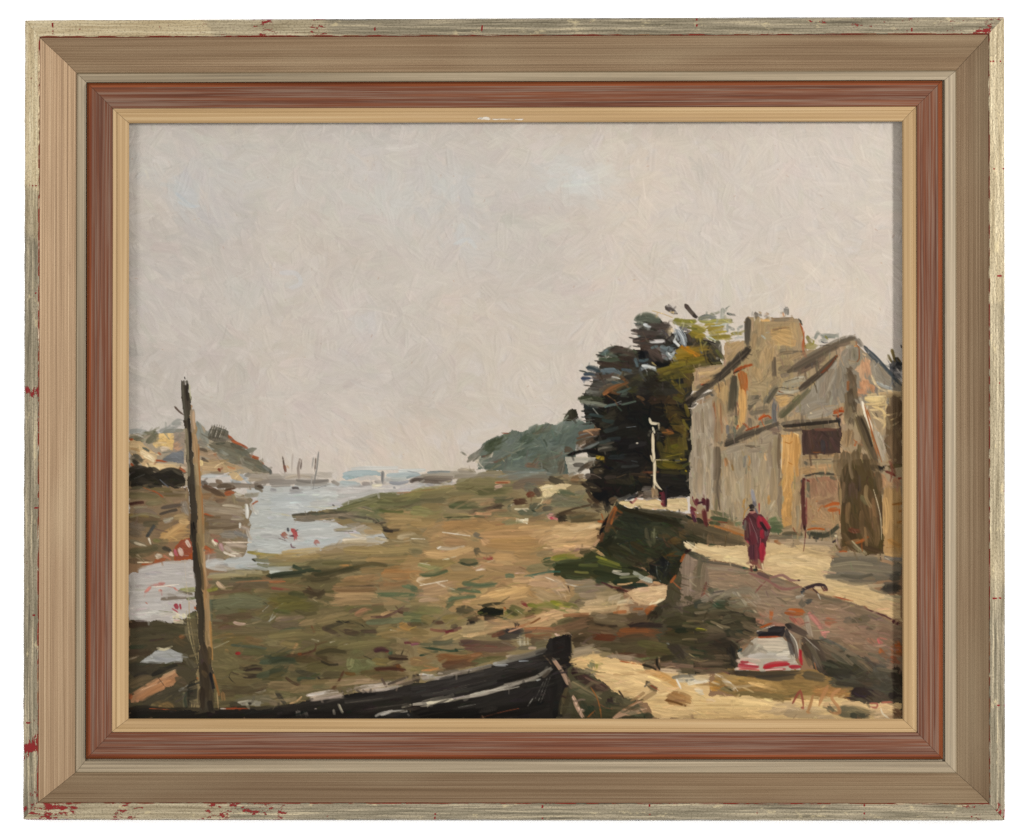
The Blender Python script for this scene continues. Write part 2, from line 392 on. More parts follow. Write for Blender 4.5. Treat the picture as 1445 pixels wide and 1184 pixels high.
STROKES = '''
T 0 0 1
G headland
G water
p c7c7c2 345 690 400 684 470 682 545 684 640 680 640 690 545 700 480 716 418 730 545 748 548 766 455 778 380 797 330 800 285 800 288 770 350 760 352 720
p c8c0b9 182 812 203 801 226 795 273 790 279 830 282 868 262 880 220 879 182 876
G shore
p 8a7a56 640 684 690 664 800 668 880 690 880 900 800 1016 300 1016 182 1016 182 876 262 880 290 850 300 818 380 797 455 777 545 766 540 748 415 727 480 716 545 699 600 690
p a28358 610 738 700 730 850 740 850 800 780 870 700 880 600 850 560 800
p 6a6040 300 830 420 812 520 820 560 880 560 960 400 1000 300 1000
p 756a48 330 800 480 790 580 780 560 800 430 815 300 830
G house
p a08f76 974 585 1010 545 1052 500 1054 448 1130 450 1140 495 1200 476 1250 520 1280 548 1280 800 1120 775 1000 730 974 720
G tree
p 2b2923 848 516 870 494 902 494 902 452 910 446 930 450 950 470 985 470 1010 490 1020 515 1010 522 980 530 974 570 974 700 870 705 838 690 830 650 826 590 822 565
T 180 520 6.568
G headland
p a39681 15 600 200 590 300 600 430 590 520 560 640 490 740 580 800 560 930 600 1000 690 1100 760 1180 800 1260 880 1330 960 1330 985 1000 970 680 1000 560 1090 15 1150
s 8d9290 50 15 590 90 580 180 595; s 8c908d 55 300 590 380 560 440 510; s 858985 70 420 540 470 500 510 520; s 7f837c 40 330 585 420 580 520 575
p d8b87c 290 600 445 600 430 690 420 760 330 720 235 720 230 690 290 660
s dcbd82 40 290 625 440 625; s d6b578 45 260 680 420 670
p 9b8c7e 440 600 530 590 530 790 430 770
s 8f857b 70 440 650 520 610; s b89070 70 430 730 500 700
s 7d7a66 40 15 650 90 640 160 620; s 6a6a55 40 140 600 210 600 270 575; s 5d5e4c 50 180 690 230 640 285 610; s 6a6854 50 60 660 160 660; s 62624f 40 240 590 275 640
p c6aa80 15 670 150 690 200 760 290 800 260 870 500 900 520 960 160 930 15 780
s cdb48a 60 20 710 120 730 200 770; s e0cda8 50 120 770 200 810 270 830; s e8d9b8 40 190 810 250 860; s dcc39a 50 170 900 330 905 480 900; s e2cfa5 40 150 930 300 920; s d8c6b0 60 310 750 400 760; s 6a6e62 30 160 740 200 765
l b5542a 22 260 850 370 865; s b5542a 25 20 660 50 655; l b5542a 25 30 880 60 910; s c07a50 20 280 780 310 800
s 4a453a 90 60 800 90 850 140 850; s 3f3b31 60 60 870 120 890
p 74777c 400 800 500 760 530 790 520 880 400 860 320 830
s 6c7075 60 340 835 430 830 520 840; s 787c82 50 400 800 520 800
p 2e2a24 12 920 130 910 260 960 370 930 520 970 545 1080 440 1110 330 1090 200 1110 12 1110
s 2b2822 90 20 960 150 950 260 990; s 332f28 90 20 1060 160 1040; s 2a2824 110 280 1000 420 980 520 1020; s 35312b 70 330 1060 450 1090; l 6c7078 10 300 1030 380 1100; s 3a352c 60 180 930 260 970; s 56503a 40 20 1110 180 1100
s b55a34 30 480 920 540 960; s d0b8a0 20 500 910 540 920
s 7d8784 60 650 500 680 600 750 700; s 858c88 40 640 520 650 660; s 7b7870 70 640 690 750 720
p 6b675b 760 560 800 525 930 580 950 640 860 700 740 650
s 5f5b4f 60 750 640 840 600 930 600; s 7f8580 50 735 620 760 570; l 4f4a40 9 785 525 745 620; l 4f4a40 9 810 520 760 650; l 4a463c 9 832 520 790 650; l 4f4a40 9 855 522 805 680; l 4a463c 9 876 528 830 660; l 4f4a40 9 897 535 850 660; l 4a463c 9 915 550 875 650; l c8c0b4 5 798 530 770 600; l c8c0b4 5 844 530 810 640; l c8c0b4 5 888 540 850 640
p 76705f 740 700 950 680 1100 760 1250 870 1330 950 1320 975 1180 960 1060 900 980 890 900 850 820 790
s 6d6858 70 780 700 900 730 1050 770; s 7b7a6b 90 840 760 930 800 1040 850; s 807d6f 70 900 840 1000 860; s 6f6a5a 80 1070 860 1180 880 1280 940; s 777468 60 1240 930 1320 960; s 5a5346 40 960 700 1060 740 1100 760; s 8f8a7c 40 1050 830 1100 900
l b9572c 28 935 620 970 660 1010 690 1090 720; s b9572c 32 1140 810 1220 835; s a85a38 25 1060 710 1110 740; l a85a38 14 1225 850 1265 885; s b5623a 30 800 790 825 805
l 6e6f62 45 1060 800 1120 765 1195 742
p b09877 680 850 900 850 1000 900 1080 930 900 960 680 1000
s a58a6c 70 650 770 740 790 850 830; s ab9270 60 760 860 930 890; s b89d78 50 690 920 850 930 1000 940; s a6957c 40 700 965 900 960; s 5b5045 40 690 830 745 875; s 5e5346 30 660 745 740 768; s e0c890 30 680 850 685 900
l 7a3a28 25 840 925 858 958; s c08a60 25 930 910 1000 930
s b0b6ba 40 690 1000 850 990 960 985; s a4abb0 40 960 985 1060 1000 1130 1060; p c2a981 940 970 1010 960 1080 1030 980 1050; s 98a1a8 40 960 1040 1060 1070; s 9ba5ac 30 1080 1020 1150 1080
s 6c5f50 45 720 1080 900 1080 1240 1090; s 4a4036 60 690 1050 760 1100; s 6e5a46 40 820 1040 880 1060; s 574838 40 830 1100 1000 1110
s 948a7c 60 1110 990 1250 1000 1445 1010; s 7d746a 40 1180 1060 1445 1040; s a0937f 40 1120 1030 1250 1030; s 4d423a 45 1200 1100 1255 1100; s 848078 40 1090 1000 1140 970
T 180 680 6.568
p 857055 12 50 560 50 580 560 400 560 180 610 12 740
p 86765f 690 70 950 60 1150 160 1140 500 1060 700 900 720 700 740
s 6f6547 60 15 140 150 130 280 150 380 200; s 625a42 40 20 110 150 120; s 4a2e26 35 15 210 90 195 150 190; l b4562a 20 230 80 290 110 330 145; s 5e5233 60 330 110 440 110 540 110; s 77695a 80 70 270 180 280 280 310; s 7b6f50 60 170 200 330 190; s 5d5248 40 320 240 420 225 500 215; s 4f463d 30 300 300 400 270 460 260; s 8a8074 70 520 180 560 300; s 5a4c38 60 15 340 150 350 330 340; s 857448 30 15 310 200 325 
s bd9763 90 320 530 450 440 560 380; s b8925f 80 320 530 430 510 580 500; s c8a572 50 480 360 570 370; s b8935f 60 320 480 480 440 580 440; s a08a64 50 430 330 560 310
s 8f8372 60 330 360 420 330; s a0988c 30 340 370 400 350; s 6b6156 70 20 400 110 420 180 430; s 6a5d4c 70 20 470 130 490; s 3c403e 40 180 510 230 430 250 400; s 55503f 60 150 390 290 395; l d8cdb8 20 195 520 215 580; s 7a7448 45 240 540 300 545; s 77705c 50 30 550 180 590; l c0b49c 25 60 560 180 600
s 5a553c 90 15 660 150 650 300 600; s 64604a 60 230 600 390 640; s 4a4438 40 330 610 400 640; s 6a5a44 50 15 730 200 735; s 71654a 60 290 560 400 570
p b4582c 500 540 590 515 602 720 430 738 440 600
s b4582c 25 130 765 220 765 330 720; s a8522a 40 250 740 350 715; s d8c8b8 55 560 540 575 600; s d6c6ba 70 470 620 505 690; s b8506a 34 435 630 455 690; s c9bba6 55 260 690 320 690; s cfc0ae 40 390 660 420 680; s c07a5a 20 330 680 400 720; l e2d2b6 12 90 745 230 745
s 8a7a66 90 700 180 850 220 1050 240; s 94846f 90 700 260 900 270 1080 290; s 7c6c5a 90 720 360 900 340 1080 370; s 857562 90 720 440 900 430 1050 420; s a08a78 60 1040 420 1140 440; s b4582c 30 710 300 800 325; s b4582c 50 905 110 985 100; s c0532a 35 1150 220 1212 175; s 5a4030 50 700 40 800 80 900 135; s 8b6a48 60 690 130 800 140 920 150; s 5b4a3a 50 780 70 880 120; s 6f5a48 40 820 180 900 170; s 6c5838 60 720 340 730 480; s 8f6e58 40 770 490 850 510
s 9b9186 50 960 345 1080 345; s 8c857b 70 870 490 960 485 1020 510; s 7e7b76 60 990 460 1060 490 1130 515; l 4c4c50 12 985 485 1020 495; s 857868 40 1090 170 1140 230
s c9cac8 35 1100 205 1108 340; s c9c8c2 25 1042 380 1038 425; s b9b8b0 80 1190 260 1215 300; s c8c4ba 60 1000 115 1080 125; s a8a49a 50 1080 130 1220 120; s 5e5850 30 1180 40 1240 60
s b4582c 40 710 600 790 640; s a8694c 50 720 660 820 640; s 9a8478 60 730 700 850 690; s e0d4b8 45 790 540 820 590; s b04a50 25 800 540 838 555; s b08884 50 860 570 880 640; s a89888 60 900 600 1060 690; s a09284 50 920 580 1100 600; l d8c8b4 15 880 560 1150 560; s cfc4b6 25 890 650 1000 690
G water
s c9c7c0 70 740 780 900 790 1100 760; s c8cbc8 55 920 730 1150 720 1250 770; s bfc6c6 50 1000 790 1200 790 1330 800; s cdc7c0 40 730 740 900 740; s a09a94 30 830 770 930 770
p c3c4bd 1230 90 1445 50 1445 660 1200 650 1150 520 1130 350 1160 250
s c6c7c1 120 1200 450 1400 440; s c4c5be 120 1220 250 1445 230; s cac9c2 90 1260 130 1445 120; s c9cbc6 80 1200 560 1400 600
G shore
s 9a9480 45 760 860 950 850 1200 830; s a0946c 40 740 880 1000 860 1250 855; s a89c74 30 1000 830 1250 840; s 4a5638 40 960 900 1120 905 1210 890; s 333a28 60 1290 880 1445 860; s 6e6650 50 750 930 1000 930 1445 910; s d0b294 40 830 930 880 980 910 985; s 8c8a38 35 730 1010 830 985; s 6b5440 40 740 1040 900 1020 1150 990; s 6a5a46 60 930 960 1200 960 1445 950; l c07a4a 12 1000 930 1250 915 1445 920; s 84704e 60 1180 1010 1445 1010; s 6a6848 80 870 1080 1100 1070 1445 1060; s 6c6c52 110 800 1130 1000 1120 1250 1130; s 4f5c44 60 790 1090 800 1180; l 8f8a60 10 820 1080 1100 1070 1260 1120; s 8f7f34 30 1110 650 1250 670 1445 685; s 6b6a4c 40 1160 720 1300 730 1445 740; s 85794c 40 1200 690 1445 700; l 3a3a30 18 1155 715 1190 740; s 7a7a60 30 1200 760 1445 765
G water
s c5bdb5 90 110 830 300 790 580 770; s c9c1b9 110 80 930 300 900 600 880; s c7bfb6 110 60 1050 300 1030 600 960; s c9c2bb 100 60 1130 300 1130 500 1130; l dad4cc 10 120 830 250 790 420 800; l b4aca4 7 450 800 520 830; s c9c0b8 60 540 760 600 800
s aba49b 60 30 930 20 1100
G dinghy
l c08478 14 150 1070 195 980; s c27a70 30 160 1030 215 970; s b87068 36 290 935 340 940; l b06a60 9 215 958 330 962 450 985; s c08878 40 290 1000 330 1030; l b84a4a 12 310 1000 320 1060; l e6dccd 14 230 975 330 968 480 950; s c88a7e 20 430 980 468 1010; l b06a5a 12 165 1115 185 1130
G shore
s 8e9048 50 480 1010 560 1000 640 1000; s 6e7a38 30 550 1085 640 1070; s 6f6253 35 310 1085 420 1075 548 1075; s 6f6253 25 370 1040 450 1060; s 6a5e4a 25 470 1010 540 1030 600 1040
G shore
l c9b8a0 8 530 720 540 900 555 1010 575 1180; s c0b4ac 30 575 1110 640 1130
T 180 840 6.568
G shore
p 4d4634 10 240 220 240 420 250 560 200 640 130 660 640 600 900 560 1060 10 1130
s 3e2c22 70 15 280 100 265 215 270; s 4a4332 110 60 360 250 340 420 330; s 524a36 110 30 450 200 440 500 420; s 4f4833 90 250 300 400 300 560 370; s 3f4a35 40 20 480 180 470; s 6b6044 90 580 200 610 350 650 500; s 756a50 70 560 280 600 420; s 6a6a48 50 560 200 640 170; s 8a5c38 40 480 390 530 370; s 5c4e36 60 430 400 560 470
l b4303c 40 440 80 465 130; l b4303c 22 485 80 495 135; l c84a52 14 410 120 470 160; s d9cfa8 80 440 190 490 230; s dccfae 40 430 245 520 250; l c8a49a 15 430 230 490 235; s d8d0b0 40 520 170 530 220; l e6dcc0 12 440 160 500 190; l 8a9a58 6 290 145 420 158; s b4582c 25 620 110 640 130
l b8a878 9 545 140 580 400 640 600; l b09a6a 9 570 60 575 200 620 480 650 640
s 4a3a2e 70 15 540 120 530 230 520; p 9d9f9e 120 627 250 520 400 500 510 545 495 630
s a3a5a5 45 240 545 380 545 510 555; s abaeae 45 150 612 300 600 490 595; s 94969a 40 240 580 490 580; l c8c0a0 28 270 488 340 505 415 472; s 6a6450 60 520 550 560 610; s 5c5542 60 560 600 640 700
s 3f3a30 120 15 680 150 690 350 660; s 2c2a26 40 230 740 350 680 460 640; s 5f4f3a 50 20 600 100 570; s 353029 50 60 760 200 720; l b8a890 6 40 590 110 560
G plank
p a87c5a 30 940 440 690 500 760 420 820 120 990 40 1005
s b98a64 40 60 915 200 830 300 770; s c29a74 32 320 760 450 700; s a2744f 50 120 960 300 850 480 760; s b28058 40 80 960 260 860 400 790; l e0bc98 8 120 880 330 800; l dcb890 7 330 740 440 690; l 5a4434 10 280 760 350 850
G shore
s 6b5a40 80 20 830 150 780 250 770; s 4c4536 90 150 1010 300 940 480 870; s 5a4f3c 70 460 760 550 850; s b4582c 50 15 960 35 900; s b8541c 40 18 1080 50 1040; s 6a5a3c 80 230 1050 330 990; s 8a6c40 50 290 1045 370 1010 430 1050; s 454034 70 380 950 560 870; s 7a6c48 40 220 1030 270 1020; s 57503a 60 440 960 540 1000; s 232422 100 600 820 600 1050; s 6f6a50 40 520 900 525 1060; s 3c4a3a 25 545 900 550 1050; l a0a098 7 480 890 560 830
s 53684f 50 770 40 765 240; s 6c6c50 130 800 90 1000 60 1280 80; s 6a684c 90 820 160 1050 140; l 2a2c22 8 1260 60 1300 95 1260 150; s 1e3028 28 760 270 800 285; s 5d4a38 70 800 250 1000 200 1180 190; s 6a5440 60 820 210 950 210; s 6c6650 60 1150 220 1250 240; l b8b0a0 10 1250 150 1330 80 1400 60; l aaa698 12 1290 250 1340 220 1390 165; s c8a898 26 980 250 1095 268; s 9a7e62 50 1380 230 1445 220; s 6a4e42 50 860 300 960 300 1070 310; s 6c6448 80 1100 270 1300 290 1445 280
s 76684a 120 820 360 1100 360 1445 340; s 6f6038 90 900 430 1200 430; s 8c7040 45 900 370 1000 380; s 7e7450 100 1290 420 1445 420; l c0c0a0 8 800 490 950 420; s 4f6048 30 960 460 1150 480 1290 495; s 7c6240 60 1100 400 1270 440; s a07a48 30 900 515 940 515
s 6c6342 150 850 600 950 650 1000 760; s 6a5f3e 120 820 770 950 780 1150 800; s 5b5a3c 90 1080 530 1300 560; s 3f5a44 55 1230 620 1445 590; s 746a46 80 880 530 1000 600; s b02428 34 1005 540 1045 535
s 2b2220 50 1080 690 1160 670 1260 680; s 2e2522 45 1060 745 1220 745; s 46593a 60 1200 750 1445 710; l 1f1d1a 7 970 690 940 760 1000 820; s 4a4a30 60 1250 790 1445 780
s 4d4030 80 870 870 1100 880 1300 850; s 6b5f44 60 1150 840 1445 830; s 6a6450 80 1000 990 1200 970 1380 930; s 5a4c34 80 850 940 1000 900; s 3c362a 60 950 1010 1100 1030; p 8b8574 1010 995 1120 970 1240 985 1230 1030 1060 1020; l b0aa98 14 1020 992 1120 975; s 2c2822 25 1120 1000 1150 1005; s 7a7058 40 1230 960 1380 990; s 56503f 60 1380 900 1445 1000; s 948a74 25 1160 920 1280 880
G boat
s 24201c 100 15 1095 300 1090 700 1090 1000 1080 1200 1070; s 2a2622 60 15 1060 150 1050 400 1070; s 2b2724 90 1000 1100 1200 1080 1445 1050; l c0522a 14 860 1050 1130 1050; l b85a30 10 200 1050 450 1065; s 1f1c1a 50 600 1120 1445 1110; s c8c0b8 14 860 1052 910 1052
T 380 600 6.568
G water
s cdc3bc 110 620 640 800 610 1100 590 1300 580; s c6cac8 130 20 690 250 680 520 680; s c8cbc9 110 20 760 250 760 500 720; s c4c6c1 130 20 900 150 910 330 930; s c8c9c4 110 300 950 500 930 640 910; s c5c6c0 130 20 1040 250 1050; s c9c8c2 90 300 1030 500 1020 660 1030; s cfc6bf 70 640 690 800 660 900 640; s d0ccc4 60 400 720 560 720; l e0d4b4 12 400 650 470 710; l d8d0b0 14 480 770 640 750; s cbc8c0 80 0 790 200 810; l d0c8a8 14 90 820 200 840; s cbcac6 60 280 880 600 890; s c2c7c6 60 250 1090 500 1080 650 1060
G sky
s c6c6be 40 760 405 1000 400 1200 398; s c4c8c1 40 1200 425 1330 425 1445 415
G water
p a8b9ba 660 480 740 430 900 418 1040 438 1040 468 830 478 700 505
s a4b7b9 40 690 455 830 435 1000 445; s a9bbbc 40 1090 465 1250 465 1390 460; s a2b2b3 45 660 530 810 540; s b4bfbf 40 690 560 850 555; s cac4bc 45 830 500 1000 495; s c9c2bb 40 1070 510 1150 500; s b5bdba 40 1130 495 1280 490
G pier
s 9d9282 55 0 480 200 475 430 475; s a59a8a 60 440 455 610 455; s 7f766b 45 0 540 250 525 550 525; s 8c8478 50 250 545 560 540; s 8a7f72 40 580 520 645 555; s b0a08a 30 150 490 400 485; s 857b70 40 0 520 150 515; s 797167 30 250 510 550 510; s 8f867a 35 20 560 200 555
s 5a5a54 30 0 410 15 450; l 4a3a30 16 122 290 135 360 145 445; s 7d5040 24 138 370 152 430; s c0a080 20 160 375 180 400; l b8aa9c 20 218 260 205 440; s 8f7f72 24 285 310 278 495; l 5f4e44 16 300 318 290 410; l 77736c 16 457 245 440 400 405 590; l 5c4a40 14 432 305 420 430; l 8f8a82 12 410 290 395 400; l a09a90 14 395 470 385 590
s 9c9690 40 190 605 310 605; s 4c4440 28 210 583 275 585; s 8e8a86 30 10 595 70 605; l 6a6a6a 8 395 592 530 562; l 8a8684 10 180 630 310 625
s 8a7f76 38 860 545 960 540; s a39a90 40 980 520 1080 525; l 85827c 34 1050 425 1050 540; l 6f6e6c 14 1050 440 1045 530; s dccfae 30 955 560 1040 553; l e8dcc0 10 950 580 1080 590
s 84868a 32 1115 530 1200 540 1290 520; s 7c746c 40 1300 525 1380 490 1445 470; s 5c5048 40 1310 520 1445 505; s 8e9a98 25 1270 490 1400 458; l 7a8486 10 1280 425 1390 445; s a09c98 20 1150 575 1170 580; s 6a655e 20 585 740 605 750
G shore
p 74704e 650 772 860 700 1000 640 1200 640 1330 610 1445 600 1445 730 1280 800 1080 815 1000 800
s 6c6c48 90 680 765 850 720 1000 670 1250 660; s 7a744c 70 1000 690 1200 700 1445 630; s 727048 70 850 760 1100 740; s 5d553e 60 1170 745 1280 730 1445 690; s 5f6c3c 45 1000 785 1250 800; s 6a6a44 60 900 720 1150 710; l 50543a 10 690 760 860 705 1000 660; s 857c50 50 1250 640 1445 650; l c0572e 14 1300 625 1335 610; s 8f8a58 34 1330 612 1445 600; s a88060 16 1180 630 1300 620
p 7a735b 215 832 480 802 730 762 900 762 1060 862 1075 905 900 902 640 862 430 882 230 872
s 8a7a68 45 250 858 480 842 780 830; s 4a463a 28 215 832 480 814 740 797; s 5c5648 28 640 858 850 850 990 892; s 73734f 55 720 785 900 795 1040 850; s 8a8464 30 800 870 960 890; s 4a4438 20 980 905 1080 900; l c0a080 8 700 765 850 770 980 810; s 5f8a3a 15 630 772 720 755; s 6c9040 22 1180 815 1290 830 1360 855; l 3a5a3a 12 985 860 1020 895; s 6f6454 25 230 875 420 880; l c0a080 10 420 880 600 862
s a08558 120 1080 850 1300 850 1445 860; s 9a8254 120 1100 940 1300 920 1445 910; s 92784e 90 1100 1020 1250 1005 1445 1020; s a08a60 70 900 960 1060 970; s 3a332c 60 1055 960 1130 965 1225 945; s 332d28 30 1060 975 1150 985
s 9e9484 36 600 975 750 960 900 935; s 8e8472 36 720 930 850 912; s a89878 60 850 1000 1010 1000; s b0a284 60 680 1085 900 1075 1060 1085; s 9c9078 50 800 960 950 960; l 4c4436 7 620 980 780 985; l 3c3830 7 1010 1030 1110 1048; s d0c4b0 40 680 1062 900 1040; s c0b49c 30 750 1010 900 1030; s b4a688 30 980 1045 1100 1070; s 8a8068 20 680 930 720 925; s b0a080 60 1190 1040 1400 1030; s 9a7e52 60 1240 1080 1445 1070
G buoy
s b0563a 55 120 1000 175 1055; s c03a36 48 210 968 240 1000 232 1065; l 4a4a50 24 170 950 178 990; s 5a4048 18 185 1025 228 1030; l 5a5050 12 240 985 272 962; l 7a7070 12 80 1045 165 1075; l 8a7078 10 100 1010 150 1060; l 7a6068 16 200 1095 210 1130 245 1135; s c0705e 48 425 1070 455 1110; l c05050 14 240 1000 268 1030
T 380 740 6.568
G shore
s b5975a 55 120 265 300 250 490 235; s a48a52 60 60 300 250 295 480 290; s 968258 60 0 330 250 330 360 320; s 9a8460 90 500 240 700 220 1050 205; s 938058 100 500 320 800 295 1300 270; s a08a58 90 700 240 1000 250 1445 220; s 9a7e50 70 900 330 1200 330 1445 300
G water
s c8ccc4 60 0 410 120 420 230 400; s d0d4c8 30 0 440 100 440
G shore
s 8a8058 40 0 370 200 370 350 370; s 2c3c2e 55 0 490 150 465 330 460; s 2e4a38 36 215 380 300 420; s 2f4a38 36 300 440 415 420; s 3a4a34 40 20 470 200 450 300 440; s 6e6848 70 380 370 550 350 700 350; s 46402c 70 400 470 600 440 850 395; s 5c5238 80 380 500 650 480; s 5a5038 45 780 390 950 362 1095 385; s b08048 20 650 380 770 380; s 504a32 60 300 510 500 500; s 8a7048 60 850 430 1050 420 1250 400; s a2703e 90 1050 450 1200 470 1380 460; s 99744c 90 700 520 900 510 1050 490; s 8f6e4c 100 600 590 800 590 1010 580; l 3a382c 8 680 570 960 570; s 90704c 100 1020 570 1200 550 1330 520; s a88660 80 600 680 800 660 1010 670; s a0825a 60 560 740 800 720 1250 720; s b08e64 40 640 650 850 640; s a87e50 60 1060 500 1300 490
s 7a6444 80 0 570 150 580 330 600; s 8a5040 26 20 590 190 600; s c0703e 15 0 535 150 530; s 4c4030 90 330 620 450 650 520 600; s 55402e 40 360 580 420 640; s 6a6030 110 0 680 150 690 350 720; s 66602e 110 60 770 250 760 450 780; s 4e5030 60 200 640 350 690; l a8b0a8 10 0 900 60 780 130 730; s 5e5634 70 350 770 480 740; s 6a5c34 60 0 740 120 760; l c8c0a8 8 400 690 450 720
s 547848 45 970 660 1150 650 1350 660; s 5a8050 45 1230 560 1380 600; s 55744a 40 1300 700 1340 640; l e0d0b0 10 1370 530 1445 555; s c8b090 50 1370 520 1445 490; s a3825c 90 1360 690 1445 660; s 8a7a58 60 950 710 1100 700
s 80704c 90 350 880 500 830 700 800; s a08860 45 280 930 450 890 640 840; s 6a5a4a 75 30 930 200 950 300 940; s 8c7660 45 60 880 200 870 330 850; s 5c6844 28 90 1000 250 970; s 7c7048 90 0 1040 300 1010 600 1000; s 8a7850 90 450 920 700 860 900 830; s b0785a 55 800 840 870 800 930 790; s 6c5a44 36 740 810 830 780; l 2f2d26 25 620 900 720 905 830 920 880 950; s 6a6040 30 740 890 860 930; s 4f4034 40 490 960 600 1000 650 1035; s 4a3a30 60 690 980 780 1010 850 1020; s 4e3e34 40 850 990 1000 990; s 8a7a50 60 1000 970 1150 950; s 6a5c40 60 300 970 450 1000; s 7a5a3c 26 390 940 420 1000
s a08258 55 870 870 1050 840 1200 820; s 5a4038 26 940 860 1080 850 1200 800; s 5c3e3a 36 1200 790 1330 790; s 5a6c3c 45 1240 830 1400 820; s 6c7c50 50 900 910 1200 890 1400 880; s a87a3c 65 1210 930 1300 960 1390 990; s 5c4a36 40 1280 920 1420 940; l d8ccb0 15 1120 980 1190 990; s 8a7448 80 1000 1040 1200 1020 1445 1030; s 7a7a4c 60 1250 870 1445 860; s b89468 30 1040 840 1120 810; s 4a3028 30 1190 800 1240 820
T 380 840 6.568
s 6a6440 80 280 560 400 500 700 450; s 7a7048 100 650 480 900 450 1120 430; s 55492e 80 430 540 560 510 720 530; s 5c4a30 60 300 545 420 530; s c05a20 28 265 548 300 545; s 5a3a2c 22 300 550 420 510 430 450; s 4a2c30 55 970 515 1040 500 1110 520; s b0503a 15 1080 525 1115 520; s 3f6a4c 40 1120 550 1130 490; s 3f4a30 90 0 580 120 570 300 610; s 46563c 70 0 620 250 600; s 3a5040 40 20 580 160 560; s 857448 70 100 440 300 470; s a07c50 30 200 560 260 440; s 6a6a44 120 780 700 800 560 860 600; s 6c7048 120 760 680 900 640 980 650; s 8a8a5c 60 740 680 770 560; s 87743f 60 960 610 1100 630; s 3a2a22 55 1100 580 1230 580 1300 590; s 4a2c22 50 980 690 1150 680 1270 690; s 6a3c1c 36 1180 640 1240 700; l 2c281e 14 1250 490 1220 560; s 7a6848 70 1130 470 1300 500 1330 580; s 8a7250 90 1300 620 1445 600; s 6a2c38 26 1250 440 1400 450; s 3a2c2c 40 1140 640 1250 600; l 1f2420 14 870 560 950 595; l d8d0b8 8 390 405 460 425; l d8d0b8 8 560 438 610 425; l d8d0b8 8 690 458 730 450
s 3c4830 80 0 720 100 710 170 650; s 5a5030 70 0 770 150 740; s 4d4028 80 250 590 500 600 620 640; s 453a26 60 440 600 560 590; s 5c5432 100 350 680 550 660; s 3e3c30 50 250 690 350 730 460 750; s 3e4c30 70 270 780 440 790; s 2a2a28 26 455 765 480 800; s 6a4c28 30 700 720 800 730; s 4e4630 70 500 750 680 740; s 5a4a2c 60 850 720 1050 700; s 5e5436 80 900 750 1200 740
s 8a7452 90 0 830 300 850 560 820; s 4c3a2a 28 150 760 290 840; s 6a5c40 50 0 850 150 840; s 8a7050 80 500 830 800 790 1050 760; s a88e70 50 640 810 900 795 1030 790; s 6a5638 60 950 760 1300 740; s 7a6444 60 300 800 550 790; l 5a3e2c 28 690 700 640 800 560 900; s 8a7450 70 200 880 400 860; s 93805c 60 0 910 100 920; s a08a68 50 100 990 250 960; s c8a070 18 190 1005 300 940; s 3a3830 36 60 890 110 960 150 1010; s 7a6a54 50 0 990 120 1000; s 6c6c48 50 400 850 560 840
G boat
T 0 0 1
p 2a2724 182 1003 260 1003 380 1001 440 988 500 979 560 969 600 962 640 950 695 938 730 930 770 917 776 905 783 898 804 895 807 932 800 942 798 970 785 1016 182 1016
T 380 840 6.568
s 2f2b28 60 0 1060 250 1030 500 970 700 945; s 34302d 70 400 1010 700 960 1000 920 1445 830; s 2b2825 90 300 1080 700 1020 1200 960; s 3a3633 40 700 990 1000 960 1445 880; s 242120 70 100 1110 500 1100 900 1080; s 302c2a 70 900 930 1200 890 1445 840; s 1c1a19 40 700 935 900 915 1000 905; l 555047 9 700 1000 1050 955; l 504b44 9 880 1060 1250 1010
s c4b8ae 40 350 930 500 905 640 885; s bfaea0 50 380 960 530 945 690 925; s d4cdc6 22 360 925 560 885; s b09e90 60 790 870 950 865 1060 845; s bdb1a8 45 850 855 1000 835 1150 815; s c4b8ae 30 960 880 1200 840; s 6b5f4e 60 735 860 755 920; s 4e4438 20 670 880 690 915; s 8a7a68 28 1090 830 1280 760; s 5a4a40 24 1040 770 1085 850; s 4e443a 24 1100 825 1290 755; s 2e2826 45 1370 735 1370 810; s d8d4d0 34 1395 740 1445 760; s a08a78 40 1180 820 1340 790
s 8a8476 24 640 1010 680 1090; l c0b8a0 10 650 1010 680 1080; s 807a70 24 595 1060 605 1110; s 76706a 60 260 1080 290 1130; s 7a746c 36 330 1080 350 1130; l c8b8b0 8 420 1055 440 1050; s b0aca4 25 980 1125 1070 1085 1280 1072; s c4c0b8 20 1030 1110 1130 1085; s 6a5a40 40 1310 1060 1330 1090; s 8a8474 22 1230 1040 1330 1015 1445 1000; l 807c78 20 1280 1100 1300 1120
T 0 0 1
G shore
p 5a4a34 800 872 850 862 930 866 1000 850 1030 930 1000 948 960 948 905 934 800 902
p 4a4632 790 930 830 930 880 960 914 1018 785 1018
G wall
p 4a4434 912 880 960 790 1000 800 1060 830 1085 870 1045 905 1038 948 960 952
p 7d6752 1080 850 1180 870 1275 900 1275 960 1180 930 1080 890
p 4d4538 1140 890 1180 912 1275 955 1275 1004 1200 988 1150 962
G sand
p 8c7146 1008 942 1150 946 1205 972 1190 994 1060 988 1008 972
T 580 560 6.568
G hill
p 6e7e7b 600 590 680 430 850 340 960 310 1080 320 1210 250 1330 270 1445 230 1445 720 900 690 620 668 660 600
p 5f7071 1445 290 1520 225 1550 215 1660 235 1720 260 1640 400 1530 470 1500 700 1400 720
l 8c8a86 36 520 605 620 520 700 450; l 7b817e 40 530 570 640 500 720 430; l 8f908c 20 460 510 520 545; l 86857f 22 570 600 640 540
